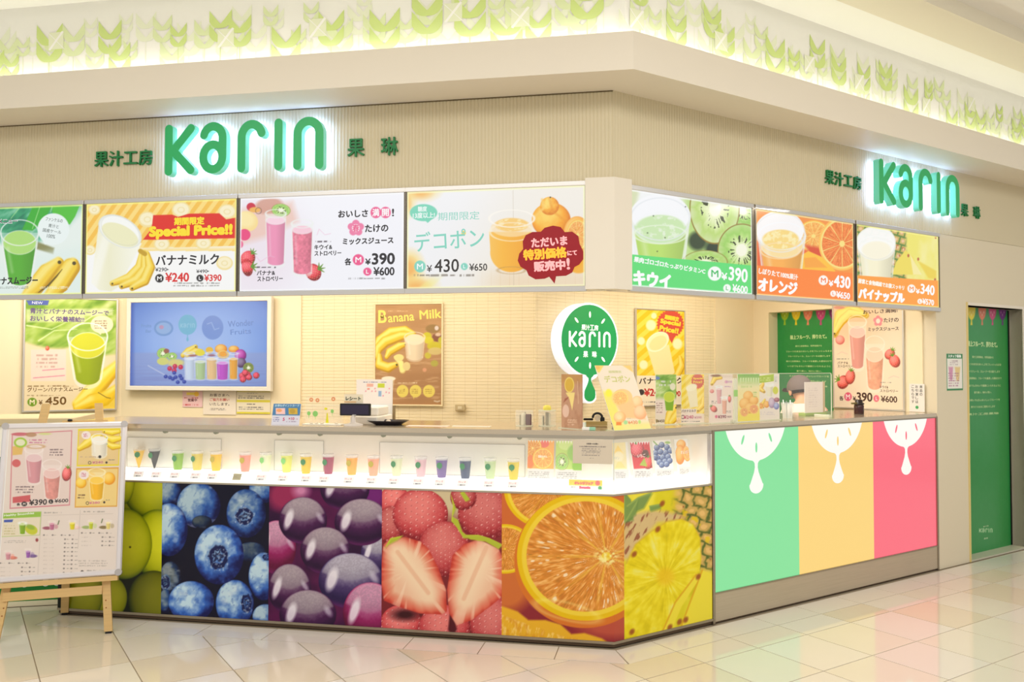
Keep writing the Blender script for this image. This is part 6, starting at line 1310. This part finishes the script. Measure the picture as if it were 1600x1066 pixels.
# clear stand with round stickers
t = thing('acrylic_stand', 'clear acrylic stand with orange ring and green balloon stickers', 'stand', 'L', -1.82, .13, ZT)
MB().box(0, .235, 0, .003, 0, .115, 0, .0005).build('front_plate', ACR, t); MB().box(0, .235, .03, .033, 0, .165, 0, .0005).build('back_plate', ACR, t); MB().box(0, .235, -.02, .05, 0, .006, 0, .001).build('base', M('stand_base', (240, 236, 224), .2), t)
mb = MB(); mb.box(0, .235, -.001, .004, .1145, .1165); mb.build('plate_edge', ACE, t)
for x, z in ((.034, .145), (.073, .142), (.172, .150)):
    mb = MB(); mb.stroke(arc(x, z, .0085, .0085, 0, 345, 22), .0038, .0285, .0298, True, 0, 0, 0); mb.build('ring_sticker', M('ring_orange', (226, 150, 104), .4), t)
GB = M('balloon_green', (140, 200, 110), .4, emit=.1)
for x, z, rr in ((.033, .066, .011), (.073, .064, .016), (.178, .08, .010)):
    mb = MB(); mb.disc(x, z, rr, rr * 1.1, -.0012, 0, 22); mb.prism([(x - .0012, z - rr - .018), (x + .0012, z - rr - .018), (x + .0012, z - rr + .001), (x - .0012, z - rr + .001)], -.001, 0); mb.build('balloon_sticker', GB, t)
YL = M('cone_yellow', (216, 212, 40), .4, emit=.1)
MB().prism([(.138, .012), (.156, .012), (.150, .07), (.145, .07)], -.0012, 0).build('cone_sticker', YL, t); MB().disc(.138, .094, .010, .007, -.0012, 0, 18).build('cap_sticker', YL, t)
for x in (.045, .075, .11, .20): MB().box(x, x + .018, -.015, -.003, .006, .014, 0, .002).build('token', M('token_cream', (226, 214, 190), .5), t)
# cash register and its customer display
CR = M('register_white', (240, 232, 218), .35)
t = thing('cash_register', 'white cash register with a tilted dark customer display', 'cash register', 'L', -1.60, .12, ZT)
MB().box(.05, .22, .05, .32, .0, .05, 0, .006).build('drawer', CR, t)
MB().box(.08, .21, .09, .28, .05, .105, 0, .008).build('body', CR, t)
MB().lathe([(.055, 0), (.055, .008), (.03, .014), (.014, .02), (.012, .06)], .10, -.02, 24).build('display_foot', M('foot_grey', (214, 204, 194), .35), t)
dp = MB().box(.02, .205, -.03, -.012, .058, .128, 0, .003).build('customer_display', BLACK, t); MB().box(.03, .195, -.0312, -.03, .066, .12).build('display_glass', M('display_glass', (44, 36, 60), .1), dp); MB().box(.098, .12, -.0316, -.03, .0605, .0645).build('badge', ALU, dp)
a = Art([(536, 612), (564, 612), (564, 624), (536, 624)], .115, .05, .5).fr(510, 590, 11.85); a.fill((240, 226, 196)); a.t('レシート', 470, 330, 260, 55, (70, 80, 60), 4); a.rect(310, 375, 520, 400, (240, 190, 130)); o = link('label_print', a.mesh('label_print', .035, .18, .0, PAP), t); MB().box(.035, .15, .0008, .004, .128, .18).build('label_plate', WHITE, t)
# board of notices behind the register
t = thing('notice_board', 'white notice sheet with pink and green marks behind the cash register', 'notice', 'L', -1.625, .47, ZT)
a = Art([(556, 606), (607, 606), (608, 640), (556, 640)], .235, .15, .5).fr(510, 590, 11.85); a.fill((244, 236, 228)); a.fine(650, 225, 1130, 245, 1, (110, 110, 150), 1); a.rect(720, 260, 830, 310, (240, 180, 160)); a.rect(905, 255, 1020, 325, (206, 216, 60)); a.rect(920, 380, 970, 470, (150, 180, 214)); a.rect(730, 335, 770, 360, (240, 150, 130))
for x, y in ((705, 385), (810, 385), (870, 385), (860, 340), (1050, 400), (1100, 340), (1100, 410), (1000, 460)): a.el(x, y, 12, 12, (230, 120, 140), a=.7)
link('print', a.mesh('print', 0, .26, -.0012, PAP), t); MB().box(0, .235, -.001, .003, .0, .26).build('sheet', WHITE, t); MB().box(.24, .252, -.01, .01, .0, .10).build('support', M('support_brown', (150, 130, 96), .5, .4), t)
# coin tray
t = thing('coin_tray', 'shallow black coin tray with upturned rim beside the register', 'tray', 'L', -1.33, .22, ZT)
mb = MB(); v = []
for z, sx_, sy_ in ((0, .075, .055), (.002, .078, .058), (.024, .118, .085), (.026, .118, .085), (.006, .074, .054), (.004, .0, .0)):
    for k in range(24): b = 2 * PI * k / 24; v.append((sx_ * math.copysign(abs(math.cos(b)) ** .6, math.cos(b)), sy_ * math.copysign(abs(math.sin(b)) ** .6, math.sin(b)), z))
F = [(j * 24 + k, j * 24 + (k + 1) % 24, (j + 1) * 24 + (k + 1) % 24, (j + 1) * 24 + k) for j in range(5) for k in range(24)] + [tuple(range(23, -1, -1))]
mb.add(v, F, 0, True); mb.build('dish', M('tray_black', (28, 24, 34), .25), t)
MB().lathe([(.012, .0), (.014, .004), (.014, .024), (.006, .03)], .0, -.0, 14).build('grip', M('grip_clear', (230, 214, 190), .2), t)
# papers lying flat
for lab, x, y, w, d, c, rt in (('thin pink edged paper lying on the worktop beside the tray', -1.19, .12, .24, .07, (250, 224, 206), .03), ('cream paper lying on the worktop under the tan socket box', -.93, .16, .22, .05, (250, 240, 220), -.03)):
    t = thing('flat_paper', lab, 'paper', 'L', x, y, ZT, 'papers lying on the worktop'); MB().box(0, w, 0, d, 0, .002).build('paper', M('paper_%d' % c[1], c, .5), t); t.rotation_euler[2] = rt
    MB().box(.01, w - .01, .01, d - .01, .002, .0026).build('printed_band', M('band_%d' % c[2], (250, 210, 190), .5), t)
# clear jars with small goods
JG = M('jar_clear', (250, 250, 244), .05, alpha=.18, spec=.6)
for lab, x, y, col2, cnt in (('clear jar of small packets with a dark red one', -.53, .28, (90, 30, 40), 9), ('clear jar with a yellow lid in front of the brown sign', -.40, .30, (226, 206, 60), 8)):
    t = thing('goods_jar', lab, 'jar', 'L', x, y, ZT, 'clear jars near the worktop corner'); rn = random.Random(int(-x * 100))
    MB().lathe([(.05, 0), (.052, .004), (.052, .088), (.05, .092)], 0, 0, 24, cap=False).build('jar_wall', JG, t); MB().lathe([(.05, 0), (.05, .004)], 0, 0, 24).build('jar_base', ACE, t)
    for k in range(cnt):
        c = (226, 218, 190) if k % 3 else (150, 140, 110); b = rn.uniform(0, 6.28); q = rn.uniform(0, .028)
        o = MB().box(-.004, .004, -.009, .009, 0, rn.uniform(.05, .075), 0, .002).build('packet', M('packet_%d' % c[0], c, .4), t, (q * math.cos(b), q * math.sin(b), .005), b)
    if cnt == 9: MB().box(.012, .045, -.03, -.015, .006, .07, 0, .003).build('dark_packet', M('dark_red', (84, 26, 36), .4), t)
    else: MB().lathe([(.022, .092), (.024, .1), (.02, .116), (.012, .12)], 0, 0, 20).build('lid', M('lid_yellow', (232, 216, 90), .4), t); MB().lathe([(.052, .088), (.052, .093)], 0, 0, 24).build('cover', ACE, t)
# brown acrylic card
t = thing('cone_card', 'narrow brown card with an ice cream cone picture in a clear stand', 'card', 'L', -.30, .185, ZT)
a = Art([(874.5, 586), (908, 586.5), (907, 672), (873.5, 668)], .165, .300, .55).fr(860, 550, 7.617)
a.fill((196, 150, 120)); a.put(sst(120, 40, a.Y - 300) * .6, (190, 140, 60)); a.put(sst(.5, .8, a.n(40, 90, seed=5)), (170, 120, 90), .5); a.el(208, 400, 60, 90, (216, 176, 60)); a.ring(208, 400, 56, 84, 8, (240, 220, 120)); a.poly([(160, 490), (275, 490), (265, 560), (240, 700), (205, 560)], (244, 222, 140), soft=5); a.poly([(150, 560), (200, 540), (190, 560), (130, 610)], (150, 80, 60), .8, 10); a.el(160, 705, 42, 76, (230, 196, 176)); a.fine(180, 800, 290, 880, 3, (230, 196, 170)); a.line([(310, 360), (318, 620)], 5, (226, 196, 160), .6, 6); a.t('CONE', 240, 825, 120, 40, (220, 180, 150), 1)
link('print', a.mesh('print', 0, .30, -.0035, PGL), t); MB().box(0, .165, -.003, .003, 0, .30, 0, .001).build('plate', M('brown_plate', (186, 140, 110), .3), t); MB().box(0, .165, -.03, .04, -.0, .004).build('foot', ACE, t); t.rotation_euler[2] = -.70
# tape dispenser, eraser
t = thing('tape_dispenser', 'black tape dispenser between the brown card and the leaning citrus card', 'tape dispenser', 'L', -.115, .30, ZT)
MB().prism([(-.06, .012), (.06, .012), (.06, .03), (.04, .034), (.02, .03), (-.02, .03), (-.06, .03)][::1], -.012, .012).build('base', M('dispenser_base', (190, 170, 110), .5), t)
mb = MB(); mb.stroke(arc(.005, .055, .026, .022, 0, 180, 14), .006, -.012, .012, False, 0, 0, 0); mb.build('arch', BLACK, t)
MB().box(-.075, -.02, -.011, .011, .036, .048, 0, .003).build('handle', BLACK, t); MB().box(.02, .045, -.012, .012, .03, .055, 0, .004).build('cutter', BLACK, t)
mb = MB(); mb.disc(.005, .05, .017, .017, -.009, .009, 24); mb.build('tape_roll', M('tape_pale', (226, 218, 196), .3), t); MB().box(-.06, .06, -.02, .02, 0, .012, 0, .003).build('plinth', M('plinth_tan', (200, 180, 130), .5), t)
t = thing('eraser', 'small white and green box at the front edge of the worktop', 'box', 'L', -.172, .035, ZT); MB().box(0, .04, 0, .022, 0, .016, 0, .002).build('white_end', WHITE, t); MB().box(.04, .072, 0, .022, 0, .016, 0, .002).build('green_sleeve', M('sleeve_green', (150, 206, 176), .4), t)
t = thing('pen_rest', 'dark metal clip lying behind the leaning citrus card', 'clip', 'L', -.03, .33, ZT); MB().tube([(0, 0, .012), (.02, .0, .03), (.04, 0, .018), (.06, .01, .034)], .009, 8).build('jaw', M('clip_dark', (70, 60, 60), .3, .6), t); MB().box(.0, .07, -.008, .02, 0, .01, 0, .002).build('rest', M('clip_tan', (186, 170, 130), .5), t)
# leaning citrus card in a low holder
t = thing('citrus_card', 'large cream citrus card leaning back over the counter corner', 'card', 'R', .012, .008, ZT)
a = Art([(929, 560.7), (991.4, 560.7), (1025.8, 668), (960.5, 670.6)], .264, .385, .6).fr(860, 550, 7.617)
a.fill((240, 226, 204)); a.put(sst(40, -40, a.X - 760 + (a.Y - 400) * -.25) * sst(380, 460, a.Y), (240, 230, 90), .8); a.poly([(520, 80), (640, 80), (580, 180), (560, 170)], (250, 214, 110), soft=14); a.poly([(880, 80), (1000, 80), (1040, 180), (960, 130)], (252, 206, 120), soft=14); a.el(560, 110, 30, 24, (250, 190, 100), soft=14)
a.t('期間限定', 785, 165, 170, 34, (214, 214, 150), 1); a.t('デコポン', 815, 260, 340, 90, (206, 206, 120), 2.4)
a.el(880, 500, 135, 110, (252, 206, 140)); a.citrus(850, 510, 110, 100, pulp=(250, 190, 110), lt=(254, 214, 150), rind=(252, 206, 130), seam=.3); a.ball(1080, 560, 80, 80, (246, 170, 110), (252, 196, 140), (255, 220, 170)); a.poly([(800, 600), (1020, 540), (1060, 700), (1180, 740), (1190, 780), (900, 760)], (252, 200, 140), soft=30); a.ball(1120, 690, 90, 90, (246, 170, 120), (252, 190, 140), (255, 214, 170)); a.ball(840, 750, 80, 74, (244, 170, 110), (250, 196, 130), (255, 220, 160)); a.el(835, 750, 30, 26, (254, 224, 170), soft=14)
a.put(sst(770, 860, a.Y) * .8, (244, 230, 130)); a.rect(790, 810, 860, 850, (240, 140, 60)); a.el(915, 815, 26, 26, (170, 220, 150)); a.t('¥430', 1010, 815, 130, 44, (240, 160, 110), 1.6); a.el(1105, 810, 18, 24, (190, 220, 120)); a.fine(940, 760, 1030, 775, 1, (180, 180, 140)); a.el(700, 440, 40, 50, (250, 236, 60), soft=20, a=.9)
LA = -math.atan2(.165, .352)
o = link('print', a.mesh('print', 0, .385, -.0014, PAP), t); o.rotation_euler[0] = LA
o = MB().box(0, .264, -.001, .002, 0, .385).build('card', WHITE, t); o.rotation_euler[0] = LA
MB().box(-.005, .27, -.006, .06, 0, .003).build('holder', ACE, t); MB().box(.1, .16, .14, .143, 0, .30).build('strut', ACR, t)
# cards in the clear guard along the right-hand run
def a4(label, x, y, quad, paint, w=.205, h=.290, edge=True):
    t = thing('menu_card', label, 'card', 'R', x, y, ZT + .006, 'upright drink cards along the right-hand run')
    a = Art(quad, w, h, .55).fr(840, 460, 4.443); paint(a)
    link('print', a.mesh('print', 0, h, -.0012, PAP), t); MB().box(0, w, -.001, .002, 0, h).build('card', WHITE, t); MB().box(0, w, -.012, .03, -.006, 0).build('foot', ACE, t)
    return t
def c_gs(a):
    a.fill((232, 220, 200)); g_ = sst(20, -20, a.Y - 720); a.put(g_, a.ramp(a.n(60, 30, seed=5, rot=-30), [(.2, (110, 160, 60)), (.5, (160, 196, 100)), (.8, (206, 222, 160))])); a.el(857, 578, 20, 12, (110, 140, 190)); a.fine(870, 590, 970, 640, 2, (226, 226, 226)); a.el(965, 640, 20, 26, (228, 226, 200)); a.banana([(925, 900), (950, 840), (990, 790)], 36); a.banana([(950, 900), (980, 860), (1000, 830)], 30); a.poly([(905, 720), (975, 720), (965, 810), (915, 810)], (130, 176, 40)); a.el(940, 712, 38, 36, (196, 214, 70)); a.ring(940, 712, 38, 36, 4, (220, 230, 120)); a.rect(840, 740, 905, 840, (236, 220, 206)); a.fine(845, 750, 900, 830, 5, (180, 150, 140)); a.t('¥450', 878, 884, 50, 20, (120, 100, 70), .6); a.el(845, 884, 10, 12, (150, 130, 80))
def c_ba(a):
    a.fill((246, 226, 120)); a.put(sst(-4, 4, 12 * np.sin((a.X + a.Y) / 9.)), (240, 210, 60)); pts = [(1118 + (46 if k % 2 else 41) * math.cos(PI * k / 20), 600 + (56 if k % 2 else 50) * math.sin(PI * k / 20)) for k in range(40)]; a.poly(pts, (214, 90, 70)); a.t('Special', 1120, 582, 66, 16, (250, 216, 70), .8); a.t('Price!!', 1118, 606, 62, 18, (250, 216, 70), .8)
    a.poly([(1040, 650), (1110, 640), (1120, 780), (1065, 790)], (240, 230, 190), soft=4); a.el(1075, 645, 40, 24, (246, 240, 206), -20); a.banana([(1160, 720), (1155, 770), (1120, 810)], 20); a.rect(998, 796, 1110, 900, (238, 222, 206)); a.rect(998, 830, 1170, 900, (238, 222, 206)); a.t('バナナミルク', 1055, 812, 100, 18, (110, 90, 90), .6); a.t('¥240', 1055, 855, 66, 24, (206, 100, 130), 1); a.ring(1016, 855, 11, 12, 4, (80, 60, 60)); a.t('¥390', 1120, 858, 50, 16, (200, 130, 150), .5); a.fine(1005, 880, 1160, 892, 1)
def c_pk(a):
    a.fr(1080, 460, 4.0); a.fill((240, 222, 206)); a.banana([(200, 520), (165, 520), (145, 560)], 16); a.el(170, 505, 30, 8, (150, 110, 80)); a.ball(145, 605, 12, 12, (200, 90, 90), (226, 130, 120), (240, 170, 160)); a.glass(188, 575, 690, 18, 14, (226, 170, 170), (240, 206, 206)); a.glass(220, 645, 755, 18, 14, (236, 176, 150), (244, 210, 190)); a.berry(252, 655, 10, 22, c=(216, 90, 80)); a.berry(155, 718, 18, 24, -40, c=(214, 90, 80)); a.t('だけの', 250, 545, 36, 14, (200, 150, 190), .5); a.el(232, 545, 10, 10, (226, 170, 190)); a.fine(222, 570, 270, 582, 1, (190, 150, 190)); a.fine(140, 665, 180, 685, 2); a.fine(232, 730, 265, 745, 2); a.t('¥390', 205, 768, 50, 20, (150, 70, 90), .8); a.el(170, 768, 8, 10, (226, 110, 140)); a.t('¥600', 250, 768, 26, 12, (170, 140, 140), .4)
def c_or(a):
    a.fr(1080, 460, 4.0); a.fill((240, 226, 160)); a.vgrad(500, (130, 190, 80), 580, (236, 228, 180), sst(620, 560, a.Y) * 1.0); 
    for x in range(315, 430, 16): a.poly([(x, 520), (x + 8, 520), (x + 4, 560)], (226, 236, 190), .9, 3)
    a.fine(320, 540, 420, 590, 2, (200, 214, 140)); a.put(sst(700, 770, a.Y) * .8, (244, 226, 60))
    for (x, y, r_) in ((365, 640, 30), (345, 690, 34), (400, 670, 28), (375, 720, 32)): a.ball(x, y, r_, r_ * 1.1, (226, 150, 50), (242, 180, 80), (250, 206, 120))
    a.citrus(342, 745, 26, 32, pulp=(240, 160, 90), rind=(240, 190, 80)); a.citrus(400, 725, 30, 34, pulp=(240, 150, 90), rind=(246, 200, 90)); a.fine(395, 610, 425, 650, 3, (170, 200, 110))
def c_mu(a):
    a.fr(1080, 460, 4.0); a.fill((238, 228, 214)); a.poly([(442, 508), (540, 495), (540, 540), (442, 555)], (170, 200, 30)); a.fine(450, 515, 530, 540, 2, (230, 240, 170)); a.rect(540, 500, 565, 555, (230, 226, 216)); a.fine(544, 510, 562, 545, 3, (120, 120, 130)); a.banana([(470, 560), (450, 590), (475, 610)], 16, c=(236, 190, 40)); a.glass(510, 560, 640, 26, 20, (236, 230, 200), (244, 240, 220)); a.el(550, 600, 18, 24, (206, 210, 40)); a.banana([(480, 660), (460, 690), (470, 710)], 10); a.ball(490, 690, 18, 22, (220, 130, 30), (240, 170, 60), (250, 200, 110)); a.citrus(455, 700, 16, 20); a.ball(525, 680, 22, 34, (150, 120, 160), (186, 160, 190), (214, 196, 214)); a.ball(558, 660, 18, 14, (110, 40, 60), (150, 70, 90), (190, 130, 140)); a.ball(555, 700, 18, 22, (90, 90, 160), (130, 140, 200), (180, 190, 226)); a.fine(450, 735, 560, 760, 2, (200, 190, 200), .5)
a4('green smoothie card left of the banana card', .478, .185, [(1031, 584.6), (1063, 584.4), (1063, 663.0), (1029, 664.6)], c_gs, .165)
a4('banana milk card with red burst, upright by the guard', .655, .155, [(1066, 584.4), (1101.7, 584.2), (1102.1, 661.1), (1066.6, 663.0)], c_ba, .19)
a4('pink milk drinks card, upright behind the clear guard', .835, .105, [(1112, 584.3), (1148, 584.1), (1148, 660.3), (1112, 662.1)], c_pk)
a4('orange fruit card with green leaf top', 1.085, .105, [(1155, 584.0), (1189, 583.8), (1189, 660.0), (1156, 662)], c_or, .2)
a4('mixed fruit card nearest the worker', 1.30, .125, [(1190, 583.7), (1224, 583.4), (1224, 655.7), (1190, 658)], c_mu, .2)
# clear guard
t = thing('acrylic_guard', 'clear acrylic guard standing on the right-hand worktop', 'screen', 'R', .62, .08, ZT)
mb = MB(); mb.box(0, 1.36, 0, .005, .0, .30); mb.build('pane', ACR, t)
mb = MB(); mb.box(0, 1.345, -.0005, .0055, .2975, .301); mb.box(1.3575, 1.361, -.0005, .0055, 0, .285); mb.stroke(arc(1.345, .285, .0145, .0145, 0, 90, 8), .0016, -.0005, .0055, False, 0, 0, 0); mb.build('pane_edge', ACE, t)
for x in (.40, 1.33): MB().box(x, x + .02, -.0, .12, 0, .02, 0, .002).build('bracket', ACE, t)
t = thing('green_tab_stand', 'thin clear post with a green tab between the pink and the orange cards', 'stand', 'R', 1.048, .10, ZT); MB().box(0, .028, 0, .02, 0, .27, 0, .002).build('post', ACE, t); MB().box(-.002, .03, -.002, .0, .16, .20).build('tab', M('tab_green', (150, 206, 100), .4), t); MB().box(-.012, .04, -.015, .04, 0, .006).build('foot', ACE, t)
t = thing('counter_notice', 'white blank looking sheet standing at the end of the clear guard', 'notice', 'R', 1.985, .30, ZT)
a = Art([(0, 0), (30, 0), (30, 36), (0, 36)], .20, .215, .5); a.W = 30; a.H = 36; a.fill((240, 226, 212)); a.fine(6, 6, 24, 30, 9, (214, 196, 186), .5); link('print', a.mesh('print', 0, .235, -.0012, PAP), t); MB().box(0, .20, -.001, .002, .02, .235).build('sheet', WHITE, t); MB().box(-.005, .23, -.01, .05, 0, .02, 0, .002).build('base', M('base_green', (150, 176, 90), .4), t); MB().box(.203, .222, -.002, .01, .02, .235).build('side_post', M('post_tan', (200, 176, 130), .5), t)
# stack of clear cups and straws
for lab, x, y in (('clear cup of straws beside the mixed fruit card', 1.70, .22), ('clear glass tumbler behind the straw cup', 1.80, .30)):
    t = thing('clear_cup', lab, 'cup', 'R', x, y, ZT, 'clear cups on the right-hand worktop'); MB().lathe([(.030, 0), (.042, .095), (.044, .098)], 0, 0, 22, cap=False).build('wall', M('cup_clear', (246, 250, 250), .04, alpha=.3, spec=.7), t); MB().lathe([(.03, 0), (.03, .004)], 0, 0, 22).build('bottom', ACE, t)
    for k in range(7): b = k * .9; MB().tube([(.018 * math.cos(b), .018 * math.sin(b), .005), (.03 * math.cos(b), .03 * math.sin(b), .10 + .008 * (k % 3))], .003, 6).build('straw', M('straw_%d' % (k % 3), ((220, 214, 200), (120, 140, 130), (240, 240, 236))[k % 3], .3), t)
# pepper-mill like dark dispenser
t = thing('dark_dispenser', 'dark brown dispenser with a side lever before the pink milk poster', 'dispenser', 'R', 2.525, .245, ZT)
MB().lathe([(.032, 0), (.034, .004), (.034, .06), (.03, .066)], 0, 0, 20).build('body', M('dispenser_brown', (60, 30, 30), .2), t); MB().lathe([(.030, .066), (.036, .070), (.036, .078), (.026, .082), (.026, .10), (.018, .104)], 0, 0, 20).build('head', M('dispenser_dark', (36, 26, 26), .3), t); MB().box(-.085, .02, -.008, .008, .072, .084, 0, .002).build('lever', M('lever_olive', (110, 96, 50), .4), t); MB().box(.02, .05, -.006, .006, .07, .08, 0, .002).build('spout', M('lever_olive', (110, 96, 50), .4), t)

# ================================================================ the worker behind the counter
PX, PB = 2.745, .93
def W3(s_, b_, z_): q = eR * s_ - nR * b_; return Vector((q.x, q.y, z_))
D_ = (eR * .30 - nR * .95).normalized(); SD = Vector((-D_.y, D_.x, 0))          # facing away and to the left; SD = the worker's left
Hc = W3(PX, PB, 1.312)
root = link('person', None, None, W3(2.68, .72, 0)); root.empty_display_size = .05
tag(root, 'worker in grey cap and pale shirt bending forward behind the clear guard', 'person')
def skin(name, verts, edges, rad, mat, parent, sub=2):
    me = bpy.data.meshes.new(name); me.from_pydata([tuple(v - root.location) for v in verts], edges, []); me.materials.append(mat); o = link(name, me, parent)
    md = o.modifiers.new('skin', 'SKIN'); md.use_smooth_shade = True; sv = me.skin_vertices[0].data
    for i, r_ in enumerate(rad): sv[i].radius = r_ if isinstance(r_, tuple) else (r_, r_)
    sv[0].use_root = True
    ms = o.modifiers.new('sub', 'SUBSURF'); ms.levels = sub; ms.render_levels = sub; return o
SK = M('skin', (232, 178, 140), .5)
pel = W3(2.66, .76, .86); neck = Hc - D_ * .055 + Vector((0, 0, -.095)); chest = pel.lerp(neck, .74) + Vector((0, 0, .0)); waist = pel.lerp(chest, .45) + Vector((0, 0, .02))
V = [pel, waist, chest, neck, Hc - D_ * .02 + Vector((0, 0, -.05)), Hc + D_ * .005 + Vector((0, 0, .02)), Hc + Vector((0, 0, .055))]; E = [(0, 1), (1, 2), (2, 3), (3, 4), (4, 5), (5, 6)]; Rr_ = [(.13, .10), (.115, .09), (.12, .09), .05, (.062, .075), (.074, .088), (.05, .06)]
arms = []; legs = []
for sg in (-1, 1):
    sh = chest + SD * sg * .155 + Vector((0, 0, .0)); el_ = sh + D_ * .10 + SD * sg * .05 + Vector((0, 0, -.25)); wr = el_ + D_ * .17 - SD * sg * .06 + Vector((0, 0, -.03)); pm = wr + D_ * .07
    k = len(V); V += [sh, el_, wr, pm]; E += [(2, k), (k, k + 1), (k + 1, k + 2), (k + 2, k + 3)]; Rr_ += [.055, .038, .026, (.035, .018)]; arms.append((sh, el_, wr))
    for j in range(4): 
        b0 = pm + SD * (j - 1.5) * .018 + D_ * .03; b1 = b0 + D_ * (.03, .036, .034, .026)[j] + Vector((0, 0, -.012)); b2 = b1 + D_ * .016 + Vector((0, 0, -.022)); q = len(V); V += [b0, b1, b2]; E += [(k + 3, q), (q, q + 1), (q + 1, q + 2)]; Rr_ += [.009, .0085, .007]
    q = len(V); b0 = wr + D_ * .03 - SD * sg * .03; b1 = b0 + D_ * .03 - SD * sg * .012; V += [b0, b1]; E += [(k + 2, q), (q, q + 1)]; Rr_ += [.011, .009]
    hip = pel + SD * sg * .085 + Vector((0, 0, -.05)); kn = hip + D_ * .03 + Vector((0, 0, -.37)); an = Vector((kn.x, kn.y, .08)) - D_ * .02; toe = Vector((an.x, an.y, .035)) + D_ * .15
    k = len(V); V += [hip, kn, an, toe]; E += [(0, k), (k, k + 1), (k + 1, k + 2), (k + 2, k + 3)]; Rr_ += [.085, .058, .04, .035]; legs.append((hip, kn, an, toe))
skin('body', V, E, Rr_, SK, root)
SH = M('shirt_pale', (244, 232, 216), .7); TR = M('trousers_dark', (60, 58, 60), .8)
V = [waist + Vector((0, 0, -.06)), waist, chest, chest.lerp(neck, .62)]; E = [(0, 1), (1, 2), (2, 3)]; R2 = [(.145, .115), (.13, .105), (.14, .11), (.085, .07)]
for sh, el_, wr in arms: k = len(V); V += [sh, sh.lerp(el_, .7)]; E += [(2, k), (k, k + 1)]; R2 += [.068, .056]
skin('shirt', V, E, R2, SH, root)
V = [pel + Vector((0, 0, .05)), pel]; E = [(0, 1)]; R2 = [(.145, .115), (.145, .12)]
for hip, kn, an, toe in legs: k = len(V); V += [hip, kn, an + Vector((0, 0, .03))]; E += [(1, k), (k, k + 1), (k + 1, k + 2)]; R2 += [.1, .072, .055]
skin('trousers', V, E, R2, TR, root)
for hip, kn, an, toe in legs: skin('shoe', [an + Vector((0, 0, -.04)) - D_ * .02, toe + Vector((0, 0, .002)), toe + D_ * .05], [(0, 1), (1, 2)], [(.042, .036), (.044, .034), .034], BLACK, root)
def ellipsoid(name, c, rx, ry, rz, mat, zmin=-1.0, axis=D_, tilt=0.0, seg=28, rings=16):
    mb = MB(); v = []; F = []; fz = Vector((0, 0, 1)); a1 = axis; a2 = Vector((-axis.y, axis.x, 0))
    for j in range(rings + 1):
        ph = math.asin(zmin) + (PI / 2 - math.asin(zmin)) * j / rings
        for k in range(seg):
            th = 2 * PI * k / seg; x = rx * math.cos(ph) * math.cos(th); y = ry * math.cos(ph) * math.sin(th); z = rz * math.sin(ph)
            x, z = x * math.cos(tilt) + z * math.sin(tilt), -x * math.sin(tilt) + z * math.cos(tilt)
            v.append(c + a1 * x + a2 * y + fz * z - root.location)
    F = [(j * seg + k, j * seg + (k + 1) % seg, (j + 1) * seg + (k + 1) % seg, (j + 1) * seg + k) for j in range(rings) for k in range(seg)]
    mb.add(v, F, 0, True); return mb.build(name, mat, root)
TL = .55
ellipsoid('hair', Hc + Vector((0, 0, -.005)) - D_ * .008, .100, .086, .098, M('hair_dark', (34, 24, 24), .6), -.42, tilt=TL * .4)
cp = ellipsoid('cap', Hc + Vector((0, 0, .004)) - D_ * .006, .108, .094, .106, M('cap_grey', (126, 112, 108), .8, bump=.3, nscale=90), -.22, tilt=TL * .3)
bc = Hc + D_ * .10 + Vector((0, 0, .0)); mb = MB(); v = []
for k in range(13): b = -PI / 2 + PI * k / 12; v.append(bc + SD * .078 * math.sin(b) + D_ * (.065 * math.cos(b)) + Vector((0, 0, -.03 * math.cos(b))) - root.location)
mb.add([tuple(p) for p in v] + [(p.x, p.y, p.z - .006) for p in v], [tuple(range(13)), tuple(range(25, 12, -1))] + [(i, i + 13, i + 14, i + 1) for i in range(12)]); mb.build('cap_brim', MATS['cap_grey'], cp)
ellipsoid('ear', Hc + SD * .083 + Vector((0, 0, -.028)) - D_ * .002, .018, .010, .030, SK, -.99); ellipsoid('ear', Hc - SD * .083 + Vector((0, 0, -.028)) - D_ * .002, .018, .010, .030, SK, -.99)
ellipsoid('nose', Hc + D_ * .098 + Vector((0, 0, -.045)), .018, .012, .022, SK, -.99)
for sg in (-1, 1): ellipsoid('eye', Hc + D_ * .086 + SD * sg * .03 + Vector((0, 0, -.022)), .006, .012, .006, M('eye_dark', (40, 28, 24), .3), -.99)
ellipsoid('mouth', Hc + D_ * .088 + Vector((0, 0, -.078)), .006, .022, .005, M('lip', (190, 110, 100), .5), -.99)
